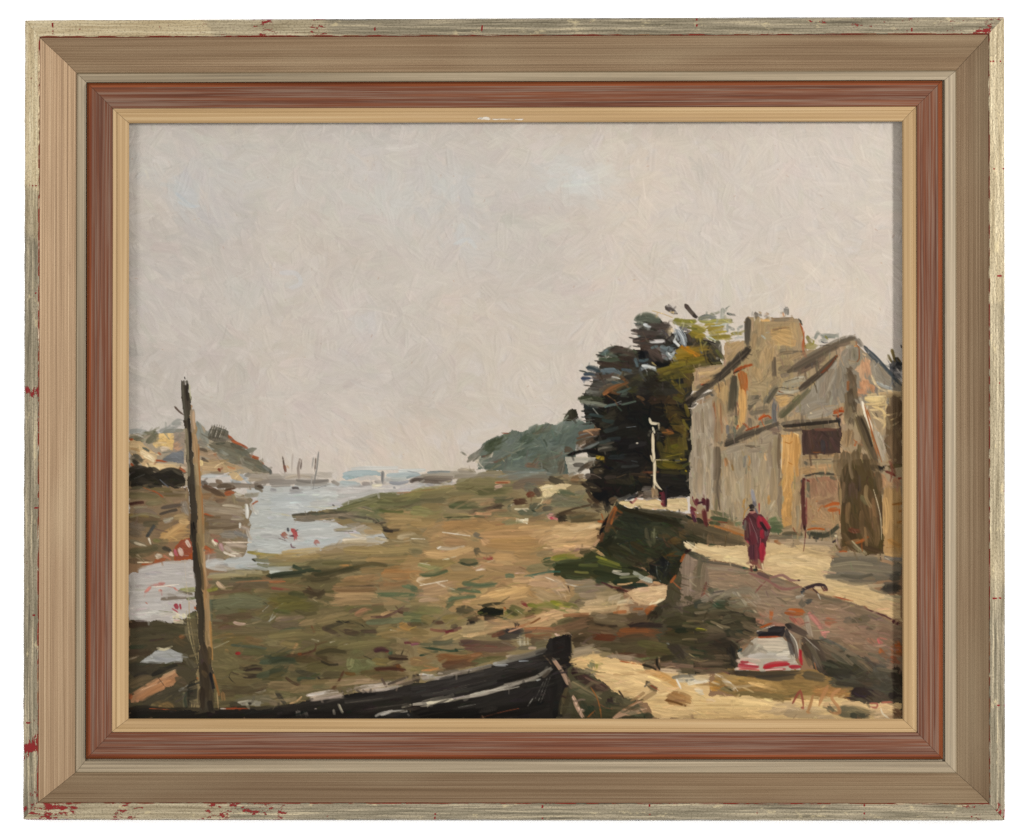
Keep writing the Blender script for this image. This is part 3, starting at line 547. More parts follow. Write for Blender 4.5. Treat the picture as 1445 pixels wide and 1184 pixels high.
s 7b8888 60 690 500 760 420 840 360; s 4a5644 90 700 490 770 430 860 390; s 55604a 60 760 480 850 430; s 465240 50 720 450 830 380; s 7c8890 65 890 440 950 380; s 74817f 55 935 320 1000 385; s 5a6a5e 90 1010 430 1150 360 1230 320; s 6a7a76 130 1200 420 1300 370 1445 330; s 7a8a88 60 1090 310 1220 260; s 74848a 80 1250 400 1360 480 1445 520; s 6c7c7c 100 1000 480 1200 440 1300 450; s 4a5a50 50 930 540 1050 520 1130 535; s 65767a 110 940 600 1050 620; s 5f6e68 80 680 650 850 630 930 600; s 7a7f82 55 720 590 850 550; s 8a5a4a 22 740 610 850 575; s 62706a 80 1080 560 1200 540 1300 560; s 6c7a7a 90 1100 660 1250 600; l c8b8a0 12 840 560 872 612; s 7a3c2c 22 655 555 740 530; s d8d2cc 34 600 605 665 575; s c4c0bc 14 740 560 760 515; s 788482 70 640 640 700 570; l 55645c 14 1190 300 1220 400
s 8a6a58 45 1060 630 1200 650; s 6a6a60 90 1200 640 1350 580; s 8a7a70 40 1340 550 1410 530; s 6e7470 80 1250 690 1445 680; s 5c5a54 60 1370 600 1430 700; s 7a8480 60 1300 520 1330 640
l a86050 14 840 335 920 340; s 48584e 80 1040 420 1150 360; s 97705c 25 1130 345 1180 340
T 780 560 6.568
s 6a7c7c 90 20 300 150 250 300 240; s 607072 110 0 420 120 390 220 370; s 6b7b79 80 30 350 200 310; s 6f6a64 90 40 560 90 500; s 6c665e 70 70 700 90 600; s 66767a 60 100 240 230 225; s 5f6b69 90 0 520 60 470; s 7a756c 60 60 640 110 560
p 3a3a30 90 222 150 120 180 108 222 118 238 200 190 222
s 4a4a3e 30 110 210 170 130; s 33332a 40 190 130 215 200
G shore
T 580 560 6.568
s a09484 45 440 680 600 680; s 8f8878 55 100 735 300 720 600 695; s 8a8472 50 620 720 850 710; s 6c7068 40 850 690 1060 690; s 707a78 70 900 740 1100 720 1300 730; s 847c6c 50 400 740 650 735 800 740; s 7f888a 20 150 702 360 695; s a89c84 20 460 670 560 672; s 7a7468 60 780 760 1000 750; s 6e675a 60 1000 780 1200 750 1300 760
s 4e453c 50 20 770 200 780 400 770; s 6a5e54 36 120 775 330 800; s 7d7266 35 120 750 400 750
G water
s c8bab0 50 0 850 40 810 90 800; s c8b8ae 36 170 835 300 830 430 795; s c9beb6 24 40 850 160 840; s a49c98 30 150 810 220 825; s ccc0b8 26 0 870 60 865
G shore
l c86a44 14 0 884 230 852; s c09078 14 230 860 400 830; s 86804e 80 0 900 200 870 420 835; s 7a744c 100 420 800 700 800 1000 830; s 7c7450 90 100 930 500 900 900 900; s 726c48 70 430 850 700 860 950 860; s 5c5840 60 0 975 200 970 330 950; s 86724c 80 350 960 600 930; s 46552f 65 350 1010 500 1000 640 1010; s 7a7a44 80 0 1060 200 1050; s 7aa03a 15 0 1115 60 1110; s 8a7a4e 80 0 1100 300 1090; s 5a5a3a 60 620 890 900 880; s 8f7c50 70 100 1010 300 1020; s c08a60 28 780 795 920 790; s c4a090 34 780 835 850 820; s b0522e 14 790 795 900 797; s 6e5e50 75 950 830 1100 790 1250 780; s 5a5a44 60 760 960 900 940; s 4a5a34 40 770 970 930 970; s 9a8460 50 550 960 750 950; s 9a7c58 40 640 1000 780 985; s 2f2420 55 770 1025 870 1010; s 4a3a30 36 580 1070 700 1040 790 1020; s 8a6a4c 50 700 1070 900 1060; s 7a7250 60 550 1090 800 1090 950 1080; s a88a60 45 300 1120 600 1110; s 54604a 60 900 1030 950 1010; s 3b2019 65 950 975 1090 965; s 5e281c 60 1080 920 1160 900; s 66675a 80 1050 830 1170 830; s 4c4038 50 1150 850 1200 930; s d9cfae 22 960 1040 1090 1040; s d8cfb0 22 925 1005 960 995; s 56684f 50 1000 1070 1150 1070; p d8c496 1190 840 1260 810 1380 850 1260 960 1220 1010 1200 990 1220 890; s e0d0a8 30 1215 850 1300 830 1370 850; s 4a5a48 60 1100 1020 1200 1000; s 3a4a3a 20 1120 1050 1175 1085; l b8b8a0 10 1150 1040 1195 985; p d8ceb0 965 1130 1090 1130 1080 1175 1000 1170; s 9c7a58 55 1220 1000 1400 930; s 7a7a5a 55 1300 1000 1445 960; s 3a342c 55 1280 750 1340 780 1430 805; s 4a4840 50 1220 1040 1320 1030; s 3c3c2c 60 1360 870 1445 900; s 6f7a60 50 1130 1090 1300 1080; s 8a7050 50 1100 1140 1250 1100; s c89088 60 1270 1100 1350 1120; s b03a50 30 1290 1125 1330 1130; s 2e2820 90 1400 1080 1400 1170
T 580 700 6.568
s a8804f 100 300 280 600 260 900 230; s b08a58 130 700 350 1000 340 1250 330; s a8824e 130 750 430 1000 440 1220 430; s b39062 120 780 560 980 570; s a58253 130 980 520 1200 540; s c09e6c 55 790 610 960 620; s c4a070 100 1100 340 1300 330 1445 300; s c8a474 90 1220 420 1445 400; l e0c090 14 1220 480 1400 485; s b89468 60 1200 450 1270 400; s b08a5c 80 650 420 760 430
s a0805a 120 300 400 520 420; l d8d0c0 12 290 335 550 370; s b8a890 36 240 480 500 470; s c4a06c 75 130 535 350 540 570 480; s 90805a 110 0 400 150 440 220 440; s 857a58 90 0 500 100 520; s 8c8858 80 0 140 200 160; s 8aa040 15 10 200 60 195; s 9a7e50 80 0 250 250 250; s 7d7850 50 300 180 550 190; l 46502f 14 300 200 600 190; s 5a6040 60 360 90 600 80; s c09068 30 590 160 750 165; l b05a50 12 620 195 720 195; s 8a7250 50 620 220 800 215; s c0946a 30 780 215 900 210; s 7f7c58 50 850 240 1000 240; s 90805c 60 560 390 650 400; l e8e4d8 12 240 490 280 465; l e0dccc 10 0 395 130 400
s 6a6458 50 580 350 690 390; s c0986c 60 660 410 740 450; s 4a4a3c 55 600 480 640 560; s b0443c 28 670 570 765 575; s 5a6a3c 75 450 610 640 620; s 8a7a48 90 100 620 420 590; s 8a8c5c 60 70 640 300 660; s 5c6c40 36 80 730 200 730 340 690; s 93805a 80 380 660 560 680; p b08c68 570 670 770 590 700 650 690 700 600 700; l d8c8b4 20 600 690 690 675; l dcc8a8 10 580 665 770 590; s a88a60 60 640 530 760 560
s a08258 110 700 650 900 700; s 9a7e52 100 330 740 600 740 900 760; s 57744a 50 480 810 650 830 790 810; s 5f7848 36 430 860 650 890; s 5f7a4c 50 340 1000 380 950 600 930; s a88868 110 80 900 250 860 400 830; s a68a70 90 60 960 250 960; s c4a070 55 250 940 350 935; l e0d4c0 12 80 830 340 780; l d8c8a8 15 50 780 100 820; s 6a7a4c 50 340 870 480 900; s 9a7e54 80 0 720 60 760; s 5a7048 60 0 850 70 870; s 4f6c44 50 0 940 30 970; l d0c8b0 9 80 620 180 640; l d8ccb0 9 290 590 420 560
s cfa56a 100 720 930 900 890 1090 840; s d0a870 75 640 950 900 930 1100 900; s bc9a78 120 1100 790 1250 790 1400 850; s a8906a 90 1120 870 1300 950 1430 940; l e0d0b8 12 1240 750 1340 790 1420 840; s 9a7a5a 65 970 670 1070 680; s 747050 80 1080 680 1300 660; s 3f7a62 26 1050 745 1200 720 1380 690; s 1f5a3c 40 1230 590 1300 580; s 46582c 55 1230 620 1445 610; s 96923a 40 1300 580 1445 540; s 8a7a58 60 1170 540 1350 520; s b08c60 90 880 790 1050 790; s a88250 60 1100 890 1180 930; s c8a274 60 950 780 1150 760; s c4a070 80 600 1000 800 960; s d8b478 40 780 870 1000 850; s 5e7c50 40 870 740 960 740; s 6a8058 16 900 720 950 740; l d0a898 12 960 715 1080 715
T 580 840 6.568
s 8a7a50 90 0 70 200 60 350 50; s a88a60 90 180 40 300 70; s 5f7040 55 330 120 400 60 600 20; s a88a58 70 400 80 600 60 900 50; s c0986c 30 480 60 560 60; s 6c7840 45 0 180 200 190; s 7a7a48 80 0 130 300 150; s 5c7040 40 0 240 150 250; s 80703e 80 300 220 480 200; s 7a6c40 80 100 210 250 250; s 87784a 80 330 270 520 230; s 5a5234 50 0 270 180 290
s 38382a 80 420 150 500 130 600 180; p 23241a 610 150 680 110 860 120 850 190 650 200; s 1c1e14 50 640 150 850 150; s 2c2c20 30 660 100 830 75; s 5e6a20 30 620 165 665 165; s 5c6a28 70 920 110 1000 140 1060 180; s 6a6a30 60 870 160 950 190 1050 210; s 3e4a24 40 890 140 1000 190; s 4a1c20 50 1060 200 1165 180; s 2a1a1e 40 1090 150 1155 160; s 7a2a2c 30 1020 60 1080 100; s 6c7428 40 1080 90 1170 115; s 8a9020 30 1290 60 1400 80; s 6a7a20 25 1340 110 1440 140; s 1e1c1c 26 1245 155 1265 165; s 4c1e24 40 1240 200 1280 230; s 30241f 55 530 235 640 220; s 332a24 55 680 210 800 220; s 1c4a3c 30 850 210 930 240; s 21201e 36 520 270 600 260; s b0602c 26 860 115 880 125; s 504a30 60 480 180 600 210; s 606030 50 1120 130 1230 150; l d8c8b0 8 970 130 1050 190
s c49a6c 100 680 280 900 270 1100 240 1300 160; s c8a070 100 1100 280 1300 220 1445 170; s cba476 60 1160 220 1350 150 1445 130; s 7a4c28 18 1000 290 1200 210; s a87850 26 870 340 1100 260; s 60583a 50 1300 290 1445 230
s b0986e 110 450 330 600 320 750 290; s a89060 90 300 400 500 345; s b89868 40 520 380 700 350; s 6a4a40 28 320 345 470 300; s 2c2426 36 370 290 430 280; s 4a3028 40 200 250 300 250; s 6c2c30 30 320 340 400 330; s 9a8254 90 100 350 300 330; s 7a6840 70 0 330 150 350; s 90784c 90 0 420 200 400; s 8a5060 22 0 460 70 450; s d0b080 12 480 380 600 360
s 2b2524 60 980 250 965 300; s 28262a 110 815 370 900 365 1040 350; s 322c30 60 880 330 1040 340; s 6a4230 40 750 380 870 340; s 8a5a40 55 1050 330 1200 320 1445 330; s 7a4e34 50 1060 370 1300 370; s a06a44 20 1050 310 1300 310; l c89878 16 900 340 1050 290
s 5a4a38 90 1110 420 1280 440; s 6a6448 80 1150 470 1280 440; s 9a927c 110 1000 420 1095 420; l c0b8a0 9 1010 390 1010 470; l c0b8a0 9 1050 390 1055 465; l 6a6450 9 1030 390 1030 470; l c0b8a0 9 1080 390 1085 460; s 5e5848 40 1000 490 1150 480; s b89c84 28 1090 490 1160 490; s 7a7260 40 1230 400 1290 400
s 4a3430 65 450 440 700 450 950 450; s 5a3c36 55 500 500 750 510 980 490; s 6a5238 60 650 545 900 540; s 704a3c 20 480 470 800 480; s 23503c 26 100 480 300 510 520 540; s 4a5a44 50 200 440 400 420; s 1d4a3a 22 80 560 250 520; s 1e4436 28 410 500 430 520; s 8a7248 60 60 500 250 560; s 5a5c44 50 80 460 250 460; s 8a6c44 60 300 560 560 540
s 7a4a28 90 250 580 450 600 650 570; s 5a3a2a 85 300 650 450 640 560 630; s 8a5a34 40 560 560 660 540; s 4a5030 55 560 640 750 590; s 5c5a34 45 700 590 880 580; s 8c6c44 90 0 610 200 600; s 7a7044 55 0 690 250 660; s b87a4a 22 100 700 300 690; s 4f4030 60 240 720 450 690; s a8a090 20 900 560 1050 570; s 9c8a74 30 880 565 1000 565
G boat
p 2b2825 0 850 300 790 760 655 1000 600 1250 500 1290 400 1340 380 1445 375 1490 370 1490 600 1445 700 1410 1140 0 1140
s 3c3836 70 0 860 400 800 900 660 1200 590; s 34302e 80 0 930 400 860 900 740 1250 620; s 2a2725 60 0 980 300 930 600 850; s 1e1c1a 50 500 880 800 810 1200 700; s 3a3734 40 100 930 500 880 800 800; s 403c39 30 300 820 700 730 1100 640; l 57524a 8 300 880 700 790; l 524e48 8 200 910 520 850
s 201d1b 90 40 1080 300 1050 600 990; s 2c2926 80 400 1070 700 990 1000 910; s 1c1a18 110 100 1120 500 1110 900 1070 1300 1000; s 2a2624 100 1000 950 1150 850; s 262322 110 1150 930 1250 850 1330 1080; s 231f1d 90 1330 700 1340 900 1320 1100; l 8a4a30 8 640 1135 850 1080 1000 1050; l 6a6862 9 430 1040 600 1010; s 3a3632 40 640 1080 800 1040
s b8b0a2 30 20 1012 200 995 400 965 600 925; s a8a094 42 550 935 750 890 900 840 1000 810; s 9c9488 32 940 825 1100 780 1180 750; s d8d0b8 34 150 1000 250 985 390 967; l c8c2b4 12 550 920 750 880 900 840; s 8a8478 34 1160 755 1230 720 1310 675; s 4a4238 36 1220 760 1290 690; l b8c0c8 16 1160 790 1200 780; s 5a564e 30 180 970 400 920; s 6c665c 14 100 985 300 935
l aaa8a0 9 1080 1030 1140 940; l 8a8880 7 1180 980 1260 770; l 6a6862 7 1200 1000 1290 760; l 6a6862 7 1150 960 1230 800
s 807668 36 340 745 500 710 750 650; s b4b8bc 42 765 635 820 640 890 640; s 7f7c74 36 800 630 900 610 1100 560 1250 512; s 98a0a8 12 1000 612 1090 608; s 6e675c 40 900 590 1100 545 1250 495; s 5c5850 30 1150 530 1260 500; s cfcbc8 36 80 735 150 750 220 750; s a89e94 36 100 770 250 770 400 740; s 2e2826 55 50 740 40 810; s 6e6658 40 250 730 450 700; s b0a498 20 370 730 560 690
s 242120 110 1340 430 1400 500 1400 590; s 2b2826 80 1300 430 1300 600; s 5e5040 16 1230 560 1300 640; s 3a322c 60 1420 640 1430 900; s 46402e 60 1410 900 1390 1130; s 7a7050 20 1400 900 1390 1100
T 780 840 6.568
p 25211f 0 400 60 380 170 370 175 630 130 660 100 640 0 640
p 23211f 0 640 120 680 110 900 40 1140 0 1140
s 2a2624 90 40 420 120 460 130 600; s 1f1c1b 70 140 390 150 560; s 2a2724 60 40 700 40 1000; l b8a088 12 70 350 150 350 175 375; s c8a898 30 20 350 60 380
T 780 420 6.568
G tree
s 62695c 80 765 215 870 180 1000 240; s 57604f 50 780 190 900 170 990 220; s 4a4a44 45 770 250 900 290; s c8cdd0 28 840 245 915 272; s 4a3f3a 55 950 275 1110 260; s 504640 60 1010 250 1090 250; l 42362f 42 725 303 850 320 960 335; s 5a6a6a 26 785 350 890 355; s 4a3f38 40 790 330 960 350; l 4e423a 55 745 410 850 385 970 400; s 352d29 30 790 380 900 375; s 4e4038 60 790 430 860 440 960 470; s c4bfc0 30 895 408 1045 405; s 62605c 60 1040 340 1130 400; s 6c6a66 40 960 330 1050 310; s c8cdd0 34 1120 390 1170 450; s d8c29a 40 1050 312 1125 300; s 46464a 60 1180 270 1270 290; s 98a2aa 80 1150 290 1190 380 1240 440; l 3a3a3c 18 1150 300 1180 400; l 3a3a3c 16 1200 290 1230 400; l d0d8dc 12 1180 290 1210 400; s 5a4c46 50 1260 310 1280 410
s 4e4038 90 850 440 920 510; s 4a3e3a 100 900 470 980 560 1010 590; s 5a4c48 60 960 470 1040 560; s 77858a 50 1000 450 1100 490; s 66747a 40 1000 480 1130 470; s 8a9498 60 1020 530 1080 570; s d8dada 30 1075 515 1090 555; s b0b8bc 30 1080 570 1130 500; s 1a1c22 95 840 490 850 600; s 18181a 45 950 600 1020 632 1090 600; s 55646c 55 770 560 780 650; s 66727c 40 880 620 800 680; s a09060 14 920 600 960 630
s 50564a 80 430 560 520 500 620 470; s 6c7c84 45 440 540 520 480; s 4a3c34 60 520 500 600 480 720 500; s 46523c 50 430 580 640 580; s 3e332c 100 640 540 740 600; s 54604a 40 660 480 780 510; l 44382f 55 415 600 550 630 700 660; s 3c302a 22 580 455 650 460; s 453a33 60 560 600 700 650; s 5c665c 25 480 520 600 550; s 52483f 40 640 500 760 540; l 8a9098 14 520 460 560 480
s 3c464a 50 315 650 380 660 440 690; s 62727a 70 450 690 560 680 640 720; s 74848c 35 460 670 580 670; s 3d4a54 34 290 710 340 705 400 720; s 3a4658 45 265 750 350 750; s 54463e 55 370 740 480 740 550 720; s 6f6a60 50 500 760 620 740; s 5a564c 60 560 700 680 720; s d0d0cc 24 540 735 625 755; s c8ccca 36 830 635 955 655; s 9ca4a8 26 820 660 880 640; s 6a6a5c 50 640 700 760 680; s 48443c 60 680 690 800 670
l c8603a 14 460 780 490 775; s 66625f 36 360 805 480 830; s 565450 55 400 800 600 770; s 6a5a48 50 430 850 560 800; s 70706a 36 305 865 430 878; s 48443e 60 350 830 520 870; s 8a8a84 20 310 880 400 890; s 5f5c54 50 380 900 480 860
s 8a5a34 55 470 895 560 840 700 760; s b0693c 36 475 905 520 875; s 6a5030 40 560 860 700 770; s 4c4430 55 560 870 700 800 820 700; s 35342a 60 620 880 760 800 900 720; s 46452f 70 800 740 900 720 960 690
l 3c4030 55 240 935 350 935 480 945; s 7c8070 36 250 962 400 985 500 1005; s 2e3434 60 295 1010 400 1050; s 262624 90 320 1060 450 1080; s 505450 40 300 1000 420 1010; s 8a8c84 22 370 1020 420 1090; s 3a3e38 60 330 1100 500 1120
s 1a1917 110 480 940 620 920 800 880; s 1c1a1a 130 700 980 900 960 1050 960; s 22201e 130 600 1080 800 1060; s 26221c 130 850 790 1000 770 1100 760; s 2b271e 130 900 880 1100 870; s 201f1c 110 560 980 700 1000; s 2f2d22 90 950 700 1080 690; s 46442a 60 700 860 800 840; s 3c2e22 90 900 960 1100 940; s 2c2a24 110 820 1100 1000 1050; s 6a5034 30 780 915 850 950; s 4b3a24 110 1060 960 1200 950; s 3a2e1c 110 1030 1080 1200 1060; l 9aa0a4 9 500 1020 640 980; s 505a50 50 620 900 700 870; s 6a3a22 50 760 1070 900 1090; s 8a4028 12 800 1080 850 1095; s 44402c 70 430 1120 560 1080 620 1040
s 6e6a2c 55 1120 225 1300 240; s 7c7a38 36 1130 200 1330 215; s 8a7e34 90 1300 270 1420 330; s 8c7c2a 80 1280 330 1400 380; s 96762a 100 1150 520 1300 500 1445 470; s 8a6e20 100 1120 570 1300 560 1445 540; s c07a18 55 1200 470 1320 520; s c8801c 45 1310 530 1350 535; s 7a6826 60 970 685 1150 650 1400 600; s 5c5628 80 1000 740 1150 700; s 6a5a24 45 1100 770 1180 850 1220 900; s 5c4a2a 100 1240 690 1260 860; s 4a4030 60 1290 370 1390 480; s 24221e 36 1390 400 1445 410; s 8a8a70 50 1350 200 1445 190; s 1e1f22 70 1150 720 1210 800; s 54481e 70 1160 900 1230 980; s 6c5a22 60 1080 620 1240 610; s 4c4424 70 1240 600 1445 610
l 3c3532 48 1045 80 1100 120 1155 150; l 40352f 45 1225 62 1280 130 1335 190; l b0904a 6 920 122 1020 150 1110 185; s 36302c 30 1300 160 1340 185
T 960 420 9.031
s 7f7c38 40 0 310 200 310; s 5a625e 60 240 275 330 235 460 265; s 8c8c7c 36 380 210 500 180; s 92968c 55 540 135 540 300; s 5a5a56 32 590 200 700 222; l 6a6e68 14 575 145 630 105; s 8c8640 55 400 295 560 300 670 300; s 96a0a0 28 400 362 570 345; s 8a7a22 90 360 440 500 410 570 390; s 86782a 80 380 510 550 500 680 520; s 857a2a 45 650 462 800 460; s 9a8c40 60 200 380 330 400; s b0a890 40 310 320 450 330; s a8a8a4 30 690 525 805 505; s 8c8c84 36 610 370 690 410; s b8b4ac 50 640 420 660 380; s 8e928c 40 730 400 800 360; s 8c928c 30 600 340 600 440; s 9a9a6a 45 350 500 500 570; s 24221c 28 290 555 440 592; s 6c6630 140 150 450 300 500; s 5c5436 110 250 640 420 640; s 3e3c30 100 480 570 500 820; s 565248 30 460 550 490 650; s 6a5c28 90 0 800 200 810 400 800; s b87a18 80 60 640 200 730; s c88418 50 0 625 120 650; s c08028 50 170 700 240 760; s 5c5430 60 0 880 300 860 530 840; s 4a4430 100 380 700 460 800; l 565a64 26 240 640 280 720; l 565a64 30 40 600 90 700; s 4a443c 30 150 560 180 520
T 780 560 6.568
p 211f1c 330 100 1200 60 1280 100 1290 560 1240 700 1270 900 1060 940 600 950 560 1000 400 960 350 880 300 780 420 700 360 640 490 570 290 480 440 320 350 230
s 3a362c 100 480 170 620 110; s 3c3a30 80 450 260 600 190; s 2a2824 130 600 320 800 280; s 1e1d1e 140 600 450 850 430; s 2c2a28 130 600 600 850 570; s 3a3428 80 500 760 800 800; s 26241f 100 620 720 800 690; s 4a3a26 80 820 700 920 690; s 1c1b1b 120 700 190 860 180; s 3c3620 130 1050 400 1200 420; s 5a5220 120 1040 450 1180 490; s 66601e 60 1080 480 1230 430; s 56501e 110 970 610 1150 620; s 5c4e24 100 1100 200 1230 290; s 6a5a34 60 1200 260 1250 420; s 8a5430 36 1010 310 1115 330; s 7a6a20 24 1080 200 1150 160; s 4a3c22 120 1060 110 1220 200; s 2a2824 90 1150 600 1270 650; s 2c2924 140 1000 780 1230 780; s 262220 80 1080 890 1260 900; s 3c3a28 60 1200 480 1270 560; s 46422a 80 1000 530 1150 540; s 24221e 90 860 330 900 480; s 26241f 80 880 780 900 620; s 3a3826 40 720 700 760 820; s 30302a 60 540 680 640 640; s 5a3a24 22 840 700 930 710; s 2a2a2c 30 740 620 780 700
s c8a020 20 1205 575 1218 580; s a89018 20 1222 680 1238 690; s c0a028 34 400 553 480 568; s 4c4e52 30 1140 600 1180 580
s 7a8080 36 250 372 420 348; s 5f6460 36 290 480 430 415; s 8c9290 14 320 470 430 420; s 6a4c38 50 240 340 440 310; s 5a4634 55 220 440 400 390; s 4a4034 50 400 480 520 500; s 8a8884 45 215 460 265 490; s 1a1815 36 145 540 300 500 480 540; s 574433 55 110 480 185 510; s a07a58 20 280 320 440 300; s 3f3b34 50 420 450 560 420; s 6e6a60 40 420 490 560 480
G hut
p a8a498 118 560 400 560 360 640 250 700 150 745
s b4b0a4 55 140 600 370 580; s a09c92 50 150 660 260 660; l b8b0a0 10 130 560 400 565; s 4a4640 42 195 632 295 638; s 363028 45 240 700 340 620; s 8a877c 30 150 720 230 690; s 8f8c82 30 330 600 400 590
G tree
s 574838 60 300 650 450 620; s 3a3028 60 300 740 480 720; s c8c0b0 20 430 680 455 690; s 4a4030 50 380 690 480 680
G shore
s 6a5236 55 180 760 300 735; s c05a20 18 255 795 285 795; s 8a6a48 40 170 770 250 780; p d0bc90 0 830 80 800 180 815 60 880 0 895; s 5a6048 60 50 880 200 890; s 6b6a54 90 0 980 200 980 400 1040; s 6f6e5c 60 0 920 120 950; s 7a7460 50 200 900 320 880; s 3a3228 45 260 800 350 820 450 870; s 151416 110 380 940 560 900; s 18181a 55 480 950 520 1080; s 5c4c38 55 540 980 600 930; s 4f3c2c 55 330 950 450 1020; s 3e3429 60 360 1000 470 1060; s b4602c 42 590 1010 545 1110; s b4602c 32 420 1150 490 1160; l b4602c 14 450 1080 470 1140; s 2e2822 100 70 1120 110 1160; s 4b3b2a 45 60 1080 200 1060 340 1020; s 6f6044 50 150 1100 420 1085; s 5a4e34 40 170 1140 400 1120; s 8a7a58 40 180 1060 400 1050; s 54503a 40 160 1110 300 1100; s 2a2420 40 310 860 360 900
G lane
p d8c294 600 968 900 962 1240 930 1240 1055 1000 1045 700 1022
s e0cc9c 44 620 985 800 985 1000 990; s d8c698 50 1070 970 1240 960; s dcc89a 40 850 1020 1000 1020; s e0ccA0 40 1060 1030 1240 1030; l f0e0b8 12 640 1015 730 1030 760 975; l b09060 7 840 1010 1000 1022; s 8a7a5a 16 1180 1045 1230 1045
s 7a746c 50 830 855 930 850; s 6c6054 70 840 920 1000 910; s 8f877a 40 850 890 930 880; s 6e6256 60 830 900 920 930
s 3a404a 32 690 950 785 890; s 6a6a64 36 610 955 730 905; s b87a70 26 725 990 780 935; s 5a2a34 22 715 970 735 990; s 5a4e40 60 800 890 850 930; l e0d4c8 10 770 900 790 880
G lamp_post
l d8c8a8 30 928 320 930 500 946 650 940 800 925 930; l e0d2b4 18 945 770 960 820 1012 862; s 9a8060 46 932 850 935 935; s a08a6c 24 960 860 970 940; l d8ceb4 24 895 195 915 240 985 245; l b0a488 16 985 240 988 310; l cfc0a0 16 908 540 925 605; l c8b890 9 955 585 1085 578; l d8d0b8 22 925 280 945 340; l 2a2624 9 910 300 960 360; l e8dcc4 10 920 480 925 520
s c8c2b4 16 772 434 792 430
G figure_group
s 6a2830 38 1020 880 1035 1020; s 3a2026 24 1045 930 1050 1020; s 6a2028 20 990 888 1012 900; s 24262a 28 1060 830 1058 900; s 8a2a34 22 1005 985 1030 1005
G bank
p 2c3024 600 1030 760 1052 1000 1062 1200 1085 1445 1150 1445 1182 560 1182
T 780 700 6.568
p 2d3023 590 60 700 110 960 130 1240 210 1445 300 1445 440 1250 480 1180 640 1060 820 940 800 860 660 700 650 500 560 400 480 470 330 560 110
s 4a4636 60 960 145 1100 165 1240 185; s 2a2418 70 700 150 950 200 1180 270; s 6a5e4c 55 1190 240 1300 280 1445 320; s 4a3f30 60 1100 300 1300 350 1445 390; s 5a4f3c 40 1250 240 1445 290; s 2c3a2e 120 640 230 850 260; s 2f3c30 130 650 380 850 360; s 3c4030 120 900 300 1050 330; s 46462f 60 980 350 1180 370; s 54543c 55 945 300 930 470; s 6a6a50 30 930 300 930 380; s 32301e 110 480 470 700 560; s 3a2f22 100 700 580 840 620; s 6a4a30 70 500 330 530 230 570 120; s b0602c 38 515 250 590 100; l 1a1614 36 440 350 500 200; s 4a3020 50 430 340 450 440; s 6b6a50 50 560 400 600 330; s 5a4028 90 1060 430 1180 420; s 54401e 80 1030 510 1080 560; s 5c4a34 55 870 600 980 570; s 1c1d1e 110 1000 590 1040 690; s 1a1b1c 100 880 690 1000 690; s 1f1f22 80 1050 570 1030 780; l 7a8c84 9 960 640 970 740 1000 790; l 8a9898 8 1040 700 1060 660 1070 600; s 262a1c 80 1080 780 1180 600 1230 490; s 353826 70 850 480 1000 460; s 2b3226 80 720 300 760 460; s 3c4a3a 40 1120 540 1200 520; s d8dcd8 8 955 380 968 382; s 303828 60 560 260 660 240
G shore
s cfae7c 130 0 330 200 340 430 310; s d4b484 60 150 300 430 270; s c4a070 120 0 450 200 440 380 430; s caa47a 50 200 480 400 490; s d8bc90 40 330 290 450 270; s b08a68 40 0 510 120 500
s 8a6a58 36 150 500 250 490; s 50452e 60 250 520 350 500; s 7a7a28 55 0 580 130 560 240 570; s 5a6a2a 55 100 610 300 590; s 2f5030 60 0 640 200 650 380 660; s 6a7a2c 55 400 640 500 570; s 5a6028 80 450 660 650 620; s 7c7c30 36 430 560 560 620; s 2d7a60 36 0 700 60 700; s 3c4428 70 100 740 350 740; s 3e5030 110 400 780 560 740; s 26402c 80 560 780 720 800; s 2a4a38 45 720 830 860 820; s 8a7a50 60 350 640 440 660; s 3a4a30 60 300 560 420 540; s 9a9020 20 450 575 490 585; s 44502c 60 300 690 500 680
s a8a394 45 550 700 650 730 710 720; s a0a294 60 740 700 830 760 920 790; s c0b8a0 26 560 690 640 695; s 7a7c58 45 620 750 800 740; s 8a8c80 30 650 720 700 740; s b4b4a4 20 800 760 920 800; l 20241e 14 600 660 760 670
s c8a070 36 600 820 740 800; s 4a2a2c 26 450 800 560 850; s 33302a 40 640 840 780 850; s 5a3028 20 560 840 700 890; s 33251f 40 600 870 670 890
s 8a7c6a 70 130 780 300 790 400 780; l c8c0b0 15 110 810 250 840 390 830; s 7a6e58 80 200 870 400 850 500 860; s b0987a 110 0 800 80 880 110 950; s 70624c 55 220 975 390 965; s 4b2f2c 22 205 990 250 960; s a8926e 70 400 930 600 900; s 94806a 60 250 910 430 920; s b8a488 70 520 970 650 920; s c8b896 50 600 1000 760 980; l 3a2a24 14 140 830 160 890; s bba07a 60 300 1000 500 980
p c8a77c 680 890 800 850 1060 830 1040 960 900 1000 750 960
s d8b88a 100 760 910 900 890 1040 880; s d0b084 70 770 960 900 990 1000 980; s d8bc90 60 960 860 1060 840; l e8d8b0 22 890 1010 960 990 1040 950; l d0a070 28 930 800 1000 812; s caa284 50 800 870 900 860; l f0e0b8 8 900 1000 940 960; l f0e0b8 8 960 990 1000 950
s d8b484 75 250 1060 500 1050 700 1020; s c8a274 90 0 1110 250 1085; s 6a6a30 50 100 1000 235 1035; s 8a9020 36 0 985 60 1010; s 6a8020 24 20 1040 115 1062; s c0a078 70 600 1070 750 1060; s 857058 70 720 1050 850 1060; s 6a5e4e 45 790 1090 870 1070; s b0561c 60 870 1090 900 1040 970 1020; s b86a34 30 560 1080 680 1070; s 6f5f44 80 350 1110 500 1140; s 6a4a30 50 220 1160 400 1150; s 5c6038 50 60 1170 190 1130; s 8a5c3a 40 100 1110 340 1100
